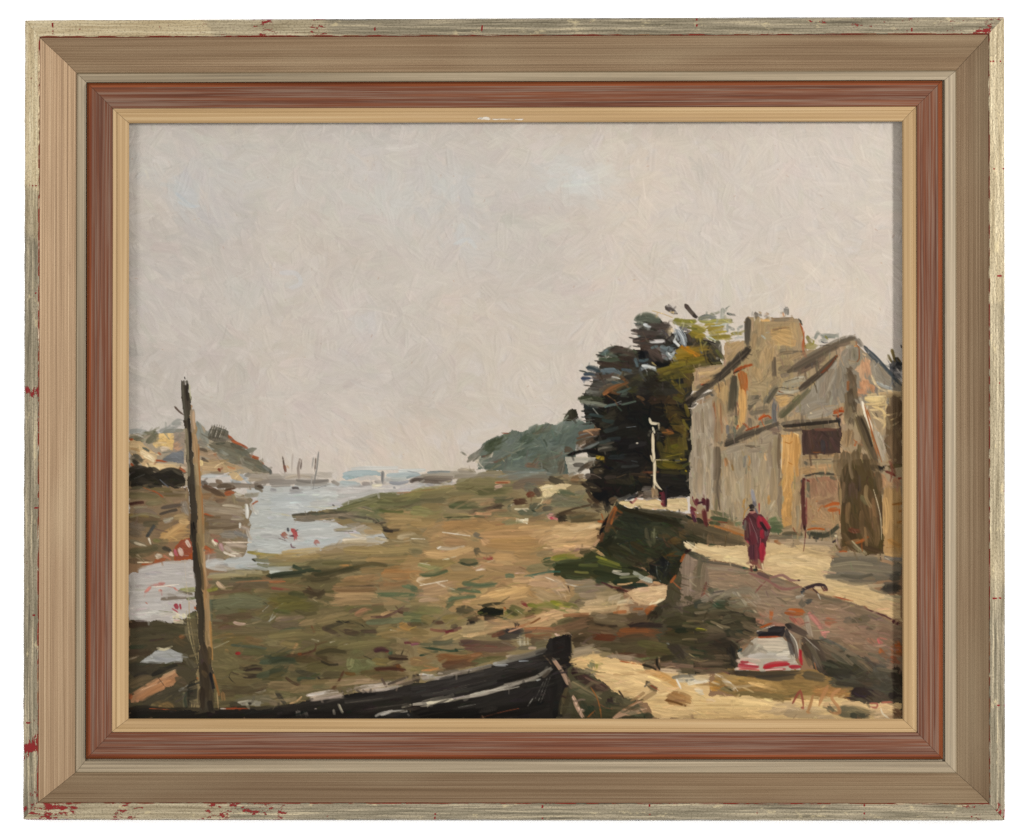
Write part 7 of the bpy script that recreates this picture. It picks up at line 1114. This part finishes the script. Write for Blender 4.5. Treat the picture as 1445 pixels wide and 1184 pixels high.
chip = math_(nt, 'ADD', uvnoise(nt, 130, 260, 6, .72, 4), math_(nt, 'MULTIPLY', wsep.outputs[0], .70))
chipm = ramp(nt, chip, [(.735, (0, 0, 0, 1)), (.75, (1, 1, 1, 1))])
# cracks where the leaves overlap
lap = math_(nt, 'ADD', math_(nt, 'MULTIPLY', sep.outputs[0], 13.2), math_(nt, 'MULTIPLY', uvnoise(nt, 200, 200, 2, .5, 6), .02))
fr = math_(nt, 'FRACT', lap)
crack = math_(nt, 'LESS_THAN', math_(nt, 'ABSOLUTE', math_(nt, 'SUBTRACT', fr, .5)), .008)
crack = math_(nt, 'MULTIPLY', crack, ramp(nt, uvnoise(nt, 60, 260, 2, .5, 12), [(.56, (0, 0, 0, 1)), (.6, (1, 1, 1, 1))]))
bole = mix(nt, g2, rgba('701a1a', GAIN), rgba('9c2a28', GAIN))
c = mix(nt, math_(nt, 'MAXIMUM', chipm, crack), leaf, bole)
nt.links.new(c, b.inputs['Base Color'])
met = math_(nt, 'MULTIPLY', math_(nt, 'SUBTRACT', 1.0, chipm), .35)
nt.links.new(met, b.inputs['Metallic'])
b.inputs['Roughness'].default_value = .45; b.inputs['Specular IOR Level'].default_value = .08
bp = N(nt, 'ShaderNodeBump'); bp.inputs['Strength'].default_value = .6; bp.inputs['Distance'].default_value = .0008
nt.links.new(math_(nt, 'SUBTRACT', g2, math_(nt, 'MULTIPLY', chipm, .6)), bp.inputs['Height']); nt.links.new(bp.outputs[0], b.inputs['Normal'])

# red line between edge and slope
m_bole, nt, b = new_mat('red_bole')
c = ramp(nt, uvnoise(nt, 25, 300, 3, .6, 4), [(.36, rgba('9a7454', GAIN)), (.47, rgba('8a3c2c', GAIN)), (.7, rgba('a03a2e', GAIN))])
nt.links.new(c, b.inputs['Base Color']); b.inputs['Roughness'].default_value = .6; b.inputs['Specular IOR Level'].default_value = .05

# reddish limed wood
m_wood, nt, b = new_mat('limed_red_wood')
g1 = uvnoise(nt, 6, 820, 4, .72, 1, .25); g2 = uvnoise(nt, 4, 330, 4, .7, 5, .4); g3 = uvnoise(nt, 2.2, 40, 2, .5, 9)
c = ramp(nt, g2, [(.32, rgba('563020', GAIN)), (.46, rgba('6e3f2a', GAIN)), (.58, rgba('7e4a30', GAIN)), (.72, rgba('925c40', GAIN))])
c = mix(nt, ramp(nt, g1, [(.47, (0, 0, 0, 1)), (.60, (.72, .72, .72, 1))]), c, rgba('927a68', GAIN))
c = mix(nt, ramp(nt, g3, [(.45, (0, 0, 0, 1)), (.75, (.4, .4, .4, 1))]), c, rgba('6a4434', GAIN))
nt.links.new(c, b.inputs['Base Color'])
b.inputs['Roughness'].default_value = .55; b.inputs['Specular IOR Level'].default_value = .08
bp = N(nt, 'ShaderNodeBump'); bp.inputs['Strength'].default_value = .14; bp.inputs['Distance'].default_value = .0005
nt.links.new(g1, bp.inputs['Height']); nt.links.new(bp.outputs[0], b.inputs['Normal'])

m_bead, nt, b = new_mat('orange_stained_bead')
c = ramp(nt, uvnoise(nt, 6, 500, 3, .6, 3), [(.3, rgba('66301c', GAIN)), (.5, rgba('854420', GAIN)), (.7, rgba('985230', GAIN))])
nt.links.new(c, b.inputs['Base Color']); b.inputs['Roughness'].default_value = .45; b.inputs['Specular IOR Level'].default_value = .1

# cream slip
m_slip, nt, b = new_mat('cream_slip')
g1 = uvnoise(nt, 3, 420, 2, .6, 4); g2 = uvnoise(nt, 8, 60, 3, .6, 6)
c = ramp(nt, g1, [(.3, rgba('aa885a', GAIN)), (.5, rgba('bd9a6a', GAIN)), (.7, rgba('cdae80', GAIN))])
c = mix(nt, ramp(nt, g2, [(.55, (0, 0, 0, 1)), (.8, (.4, .4, .4, 1))]), c, rgba('c0a078', GAIN))
nt.links.new(c, b.inputs['Base Color']); b.inputs['Roughness'].default_value = .55; b.inputs['Specular IOR Level'].default_value = .2

m_smear, nt, b = new_mat('pale_smear')
b.inputs['Base Color'].default_value = rgba('d8ccba', GAIN); b.inputs['Roughness'].default_value = .7

m_wall, nt, b = new_mat('white_wall_paint')
tc = N(nt, 'ShaderNodeTexCoord'); n = N(nt, 'ShaderNodeTexNoise'); n.inputs['Scale'].default_value = 40
nt.links.new(tc.outputs['Object'], n.inputs['Vector'])
nt.links.new(ramp(nt, n.outputs['Fac'], [(.3, (.93, .93, .93, 1)), (.7, (.95, .95, .95, 1))]), b.inputs['Base Color'])
b.inputs['Roughness'].default_value = .9; b.inputs['Specular IOR Level'].default_value = .1

# ------------------------------------------------------------------ the thing
frame = bpy.data.objects.new('framed_painting', None)
C.objects.link(frame)
frame.location = W(725, 1157, 0.0)
tag(frame, 'framed harbour oil painting in a worn gilt and red wood frame on the white wall', 'framed painting')
FL = Vector(frame.location)


def link(name, me, mat, parent):
    o = bpy.data.objects.new(name, me)
    C.objects.link(o)
    if mat:
        me.materials.append(mat)
    if parent is not None:
        o.parent = parent
        if parent is frame:
            o.matrix_parent_inverse.identity()
    return o


# profile levels:  left, right, top, bottom (photo pixels) and height off the wall in metres
LV = dict(
    o0=(34.5, 1417.6, 26.2, 1157.0, 0.001), o1=(34.3, 1417.8, 26.0, 1157.2, .0285), o2=(35.6, 1416.6, 27.2, 1155.6, .0300),
    e1=(53.4, 1397.2, 48.6, 1134.4, .0305), e2=(54.6, 1396.0, 49.6, 1133.4, .0300),
    r1=(55.6, 1395.2, 51.2, 1132.4, .0293),
    s1=(70., 1384., 65., 1121., .0238), s2=(90., 1366., 83.5, 1105., .0160), s3=(107., 1350., 101., 1091., .0095),
    t1=(108.6, 1348.5, 102.6, 1089.5, .0105), t2=(121.0, 1333.6, 114.5, 1074.4, .0108), t3=(121.5, 1332.8, 115.0, 1073.6, .0085), t4=(127., 1326., 120., 1066., .0080),
    w0=(121.8, 1330.5, 115.2, 1071.4, .0078), w1=(122.6, 1329.5, 116.0, 1070.4, .0120), w2=(125.5, 1327.0, 118.6, 1067.8, .0142), w3=(128.6, 1324.2, 121.6, 1064.6, .0140),
    w4=(130.0, 1323.0, 123., 1063.5, .0138), w5=(157.6, 1294.8, 150.8, 1034.2, .0128), w6=(158.6, 1293.8, 152.0, 1033.2, .0120),
    p0=(158.8, 1293.6, 152.2, 1033.0, .0118), p1=(163.5, 1288.8, 156.8, 1028.6, .0112), p2=(165.5, 1287., 158.6, 1027., .0118), p3=(179.6, 1275.4, 171.0, 1016.4, .0100), p4=(181.8, 1273.4, 173.0, 1014.2, .0090),
    p5=(181.2, 1274.0, 172.4, 1014.8, .0060),
)
# hand-cut frame: corners are not quite square
OUT = dict(TL=(1.2, 2.6), TR=(-.6, -2.2), BR=(.3, .8), BL=(-1.4, -.6))
INN = dict(TL=(.4, .9), TR=(-.4, -1.6), BR=(.4, .2), BL=(-.6, 0.))


def corner(lv, k):
    l, r, t, bt, f = LV[lv]
    q = (l - 34.5) / (181.8 - 34.5)
    x = l if 'L' in k else r
    y = t if 'T' in k else bt
    ox = OUT[k][0] * (1 - q) + INN[k][0] * q
    oy = OUT[k][1] * (1 - q) + INN[k][1] * q
    return np.array([x + ox, y + oy]), f


SIDES = dict(top=('TL', 'TR'), right=('TR', 'BR'), bottom=('BR', 'BL'), left=('BL', 'TL'))
# chipped patches of the outer leaf: side -> (from, to along the side, strength)
CHIPS = dict(
    top=[(.0, .07, .14), (.07, .30, .15), (.235, .25, .3), (.29, .30, .28), (.44, .5, .06), (.80, 1., .17), (.985, 1., .3)],
    right=[(.0, .05, .16), (.30, .33, .1), (.42, .56, .1), (.84, .95, .1), (.985, 1., .25)],
    bottom=[(0, .03, .2), (.05, .09, .1), (.30, .34, .08), (.735, .82, .27), (.885, .91, .27), (.955, 1., .33)],
    left=[(0., .02, .3), (.04, .06, .12), (.073, .09, .36), (.11, .19, .13), (.3, .33, .1), (.4, .42, .1), (.535, .54, .4), (.62, .8, .05), (.9, .915, .15), (.96, 1., .12)])
BRIGHT = dict(top=[(0, .18, .9), (.18, .3, .4)], left=[(.80, 1., .9), (.74, .80, .4)], right=[(0, .35, .55), (.35, .7, .3)], bottom=[(.8, 1., .35)])
SIDE_OFF = dict(top=0.0, right=3.1, bottom=6.7, left=9.3)


def at_(tbl, t):
    v = 0.0
    for a, b2, s in tbl:
        if a <= t <= b2:
            v = max(v, s)
        else:
            d = (a - t) if t < a else (t - b2)
            v = max(v, s * max(0, 1 - d / .012))
    return v


def rail(name, side, levels, mat, parent, nseg=90, wear=False, back=None, gap=.35, wob=0.0):
    """one mitred length of moulding: the profile `levels` swept along one side"""
    ka, kb = SIDES[side]
    verts, uvs = [], []
    cum = [0.0]
    for a, b2 in zip(levels[:-1], levels[1:]):
        (pa, fa), (pb, fb) = corner(a, ka), corner(b2, ka)
        i = 1 if side in ('top', 'bottom') else 0
        cum.append(cum[-1] + math.hypot((pb[i] - pa[i]) * PX, fb - fa))
    rr = np.random.default_rng(int(SIDE_OFF[side] * 10) + len(name))
    wobble = rr.normal(size=(len(levels), nseg + 1))
    wobble = (wobble + np.roll(wobble, 1, 1) + np.roll(wobble, 2, 1)) / 3
    for j, lv in enumerate(levels):
        (a, f), (b2, _) = corner(lv, ka), corner(lv, kb)
        L = np.linalg.norm(b2 - a)
        d = (b2 - a) / L
        nrm = np.array([-d[1], d[0]])
        for k in range(nseg + 1):
            t = k / nseg
            s = gap + (L - 2 * gap) * t
            p = a + d * s + nrm * wobble[j, k] * wob
            v = Vector(W(p[0], p[1], f)) - FL
            verts.append(v)
            # u runs along the side (metres from the same corner line), v across
            i = 0 if side in ('top', 'bottom') else 1
            uvs.append((p[i] * PX + SIDE_OFF[side], cum[j] + SIDE_OFF[side] * .1, t))
    nl = len(levels)
    faces = []
    for j in range(nl - 1):
        for k in range(nseg):
            a = j * (nseg + 1) + k
            faces.append((a, a + 1, a + nseg + 2, a + nseg + 1))
    # close the back and the two mitre ends so that the moulding is solid
    m = nseg + 1
    if back is not None:
        base = len(verts)
        ends = []
        for lv in (levels[0], levels[-1]):
            for kk, t in ((ka, 0), (kb, 1)):
                (a, f), (b2, _) = corner(lv, ka), corner(lv, kb)
                L = np.linalg.norm(b2 - a); d = (b2 - a) / L
                p = a + d * (gap + (L - 2 * gap) * t)
                verts.append(Vector(W(p[0], p[1], back)) - FL)
                i = 0 if side in ('top', 'bottom') else 1
                uvs.append((p[i] * PX + SIDE_OFF[side], (0 if lv == levels[0] else cum[-1]) + SIDE_OFF[side] * .1, t))
        o_a, o_b, i_a, i_b = base, base + 1, base + 2, base + 3
        faces.append(tuple([o_a] + [i_a] + [j * m for j in range(nl - 1, -1, -1)]))
        faces.append(tuple([o_b] + [j * m + nseg for j in range(nl)] + [i_b]))
        faces.append((o_a, o_b, i_b, i_a))
        faces.append(tuple([o_a] + list(range(0, m)) + [o_b]))
        faces.append(tuple([i_b] + [(nl - 1) * m + k for k in range(nseg, -1, -1)] + [i_a]))
    me = bpy.data.meshes.new(name)
    me.from_pydata([tuple(v) for v in verts], [], faces)
    uvl = me.uv_layers.new(name='UVMap')
    loops = np.zeros(len(me.loops), np.int32); me.loops.foreach_get('vertex_index', loops)
    arr = np.array([(u[0], u[1]) for u in uvs], np.float32)[loops]
    uvl.data.foreach_set('uv', arr.ravel())
    if wear:
        ca = me.color_attributes.new('wear', 'FLOAT_COLOR', 'POINT')
        dat = np.zeros((len(verts), 4), np.float32); dat[:, 3] = 1
        for i, u in enumerate(uvs):
            t = u[2]
            edge = 0.03 if i // m in (0, 1, nl - 1) else 0.0
            dat[i, 0] = at_(CHIPS[side], t) + edge
            dat[i, 1] = at_(BRIGHT[side], t)
        ca.data.foreach_set('color', dat.ravel())
    me.update()
    bm = bmesh.new(); bm.from_mesh(me)
    bmesh.ops.recalc_face_normals(bm, faces=bm.faces)
    bm.to_mesh(me); bm.free()
    o = link(name, me, mat, parent)
    return o


for side in ('top', 'right', 'bottom', 'left'):
    g = rail('gilt_rail', side, ['e2', 'r1', 's1', 's2', 's3'], m_slope, frame, back=.002, gap=.3)
    tag(g, 'sloping gilt rail of the frame along its %s side' % side)
    g.data.name = 'gilt_rail'
    rail('worn_edge', side, ['o0', 'o1', 'o2', 'e1', 'e2'], m_edge, g, wear=True, back=.001, gap=.15, nseg=240, wob=.45)
    rail('red_line', side, ['e1', 'e2', 'r1'], m_bole, g, gap=.3)
    rail('inner_step', side, ['s3', 't1', 't2', 't3', 't4'], m_step, g, back=.002, gap=.25)
for side in ('top', 'right', 'bottom', 'left'):
    g = rail('wood_rail', side, ['w3', 'w4', 'w5', 'w6'], m_wood, frame, back=.003, gap=.25)
    tag(g, 'red-brown wooden rail of the frame along its %s side' % side)
    rail('orange_bead', side, ['w0', 'w1', 'w2', 'w3'], m_bead, g, back=.003, gap=.2)
for side in ('top', 'right', 'bottom', 'left'):
    g = rail('cream_slip', side, ['p0', 'p1', 'p2', 'p3', 'p4', 'p5'], m_slip, frame, back=.003, gap=.25)
    tag(g, 'cream inner slip along the %s side of the painting' % side)
    if side == 'top':
        # old smear of pale paint on the top slip
        bm = bmesh.new()
        for cx_, cy_, rx, ry in ((684, 167.2, 8.5, 2.0), (700, 168.4, 6, .8), (712, 168.2, 9, .7), (733, 168.6, 6, 1.0), (678, 166.6, 3, 1.0)):
            ring = []
            for k in range(18):
                a = k / 18 * 2 * math.pi
                q = 1 + .25 * math.sin(3 * a + cx_) + .15 * math.sin(7 * a)
                py = cy_ + math.sin(a) * ry * q
                f = .0118 + (.0100 - .0118) * (py - 158.6) / (171.0 - 158.6) + .0002
                ring.append(bm.verts.new(Vector(W(cx_ + math.cos(a) * rx * q, py, f)) - FL))
            bm.faces.new(ring)
        bmesh.ops.recalc_face_normals(bm, faces=bm.faces)
        me = bpy.data.meshes.new('paint_smear'); bm.to_mesh(me); bm.free()
        if me.polygons[0].normal.y > 0:
            me.flip_normals()
        link('paint_smear', me, m_smear, g)

# backing of the frame (closes the rebate behind the mouldings)
bm = bmesh.new()
vs = [bm.verts.new(Vector(W(x, y, f)) - FL) for f in (.0002, .0007) for x, y in ((60, 52), (1392, 52), (1392, 1130), (60, 1130))]
for f in ((0, 1, 2, 3), (7, 6, 5, 4), (0, 4, 5, 1), (1, 5, 6, 2), (2, 6, 7, 3), (3, 7, 4, 0)):
    bm.faces.new([vs[i] for i in f])
bmesh.ops.recalc_face_normals(bm, faces=bm.faces)
me = bpy.data.meshes.new('backing_board'); bm.to_mesh(me); bm.free()
link('backing_board', me, m_board, frame)

# ------------------------------------------------------------------ the board and its paint
F_PAINT = .0016
bm = bmesh.new()
vs = [bm.verts.new(Vector(W(x, y, f)) - FL) for f in (.0009, F_PAINT - .0003) for x, y in ((X0, Y0), (X1 - 1, Y0), (X1 - 1, Y1 - 1), (X0, Y1 - 1))]
for f in ((0, 1, 2, 3), (7, 6, 5, 4), (0, 4, 5, 1), (1, 5, 6, 2), (2, 6, 7, 3), (3, 7, 4, 0)):
    bm.faces.new([vs[i] for i in f])
bmesh.ops.recalc_face_normals(bm, faces=bm.faces)
me = bpy.data.meshes.new('painting'); bm.to_mesh(me); bm.free()
painting = link('painting', me, m_board, frame)
tag(painting, 'oil painting of a tidal harbour inlet, marsh and cottages under a pale sky')

k = np.array([.25, .5, .25])
HS = hgt.copy()
HS = np.apply_along_axis(lambda v: np.convolve(np.pad(v, 1, 'edge'), k, 'valid'), 0, HS)
HS = np.apply_along_axis(lambda v: np.convolve(np.pad(v, 1, 'edge'), k, 'valid'), 1, HS)
HS = .55 * HS + .45 * hgt
RELIEF = .00020
yy, xx = np.mgrid[0:GH, 0:GW]
f = F_PAINT + HS * RELIEF
s = PX * (1 - f / CAM_D)
VX = (xx + X0 - CX) * s - FL.x
VY = -f - FL.y
VZ = (CY - (yy + Y0)) * s - FL.z
V = np.stack([VX, VY, VZ], -1).reshape(-1, 3).astype(np.float32)
PIG = np.maximum(lin(np.clip(col, 0.02, 1)) - .004, .004) * GAIN
PIG = np.concatenate([PIG, np.ones((GH, GW, 1))], -1).reshape(-1, 4).astype(np.float32)
idx = np.arange(GH * GW).reshape(GH, GW)
Q = np.stack([idx[:-1, :-1], idx[1:, :-1], idx[1:, 1:], idx[:-1, 1:]], -1).reshape(-1, 4)
FID = ids[:-1, :-1].ravel()
NAMES = dict(sky='painted_sky', water='painted_water', headland='painted_headland', pier='painted_pier', hill='painted_hill', shore='painted_marsh',
             tree='painted_tree', hut='painted_hut', house='painted_cottage', lane='painted_lane', bank='painted_bank', wall='painted_wall',
             car='painted_car', figure='painted_woman', figure_group='painted_walkers', dog='painted_dog', lamp_post='painted_lamp_post',
             post='painted_mooring_post', boat='painted_boat', sand='painted_sand', signature='painted_signature', buoy='painted_buoys',
             plank='painted_plank', dinghy='painted_dinghy', foliage='painted_foliage', shrub='painted_shrub', dog_walker_lead='painted_lead')
LABELS = dict(sky='pale grey-cream painted sky worked in crossing strokes', water='pale painted inlet water', house='painted stone cottages with chimney and gables',
              tree='dark painted tree with yellow-green top', boat='black painted boat bow at the bottom edge', post='tall leaning painted mooring post',
              figure='painted figure in a red and brown coat', figure_group='painted pair of small red-brown figures on the lane', car='white and red painted car below the wall',
              signature='brown painted signature strokes')
for g, nm in enumerate(GROUPS):
    q = Q[FID == g]
    if len(q) == 0:
        continue
    used, inv = np.unique(q.ravel(), return_inverse=True)
    me = bpy.data.meshes.new(NAMES.get(nm, 'painted_' + nm))
    nf = len(q)
    me.vertices.add(len(used)); me.vertices.foreach_set('co', V[used].ravel())
    me.loops.add(nf * 4); me.loops.foreach_set('vertex_index', inv.astype(np.int32))
    me.polygons.add(nf)
    me.polygons.foreach_set('loop_start', np.arange(0, nf * 4, 4, dtype=np.int32))
    ca = me.color_attributes.new('pigment', 'FLOAT_COLOR', 'POINT')
    ca.data.foreach_set('color', PIG[used].ravel())
    me.update(calc_edges=True)
    o = link(NAMES.get(nm, 'painted_' + nm), me, m_paint, painting)
    if nm in LABELS:
        tag(o, LABELS[nm])

# ------------------------------------------------------------------ the wall it hangs on
bm = bmesh.new()
vs = [bm.verts.new(p) for p in ((-2.2, 0, -1.6), (2.2, 0, -1.6), (2.2, 0, 1.6), (-2.2, 0, 1.6), (-2.2, .12, -1.6), (2.2, .12, -1.6), (2.2, .12, 1.6), (-2.2, .12, 1.6))]
for fc in ((0, 1, 2, 3), (7, 6, 5, 4), (0, 4, 5, 1), (1, 5, 6, 2), (2, 6, 7, 3), (3, 7, 4, 0)):
    bm.faces.new([vs[i] for i in fc])
bmesh.ops.recalc_face_normals(bm, faces=bm.faces)
me = bpy.data.meshes.new('wall'); bm.to_mesh(me); bm.free()
wall = link('wall', me, m_wall, None)
tag(wall, 'plain bright white wall behind the framed painting', 'wall', kind='structure')

# ------------------------------------------------------------------ light: two copy lamps and an added low fill
def area(name, loc, target, w, h, power, col_=(1, 1, 1)):
    d = bpy.data.lights.new(name, 'AREA')
    d.shape = 'RECTANGLE'; d.size = w; d.size_y = h; d.energy = power; d.color = col_
    o = bpy.data.objects.new(name, d); C.objects.link(o)
    o.location = loc
    o.rotation_euler = (Vector(target) - Vector(loc)).to_track_quat('-Z', 'Y').to_euler()
    return o


area('copy_lamp', (-1.75, -1.75, .36), (0, 0, 0), .75, .7, LAMP_L)
area('copy_lamp', (1.75, -1.75, .38), (0, 0, 0), .3, .36, LAMP_R)
area('added_low_fill', (0.0, -1.5, -1.25), (0, 0, 0), 1.6, .6, LOW_FILL)  # unseen fill, added to lift the frame's shadow on the wall below
wd = bpy.data.worlds.new('World'); sc.world = wd; wd.use_nodes = True
bg = wd.node_tree.nodes['Background']
bg.inputs[0].default_value = (1, .99, .97, 1); bg.inputs[1].default_value = AMB

cam = bpy.data.cameras.new('camera')
co = bpy.data.objects.new('camera', cam); C.objects.link(co)
co.location = (0, -CAM_D, 0); co.rotation_euler = (math.radians(90), 0, 0)
cam.sensor_width = 36; cam.lens = 36 * CAM_D / (1445 * PX)
cam.clip_end = 50
sc.camera = co
sc.view_settings.view_transform = 'Standard'
sc.view_settings.look = 'None'
sc.view_settings.exposure = 0
sc.view_settings.gamma = 1
sc.view_settings.use_curve_mapping = False
sc.cycles.max_bounces = 6
sc.cycles.use_denoising = False
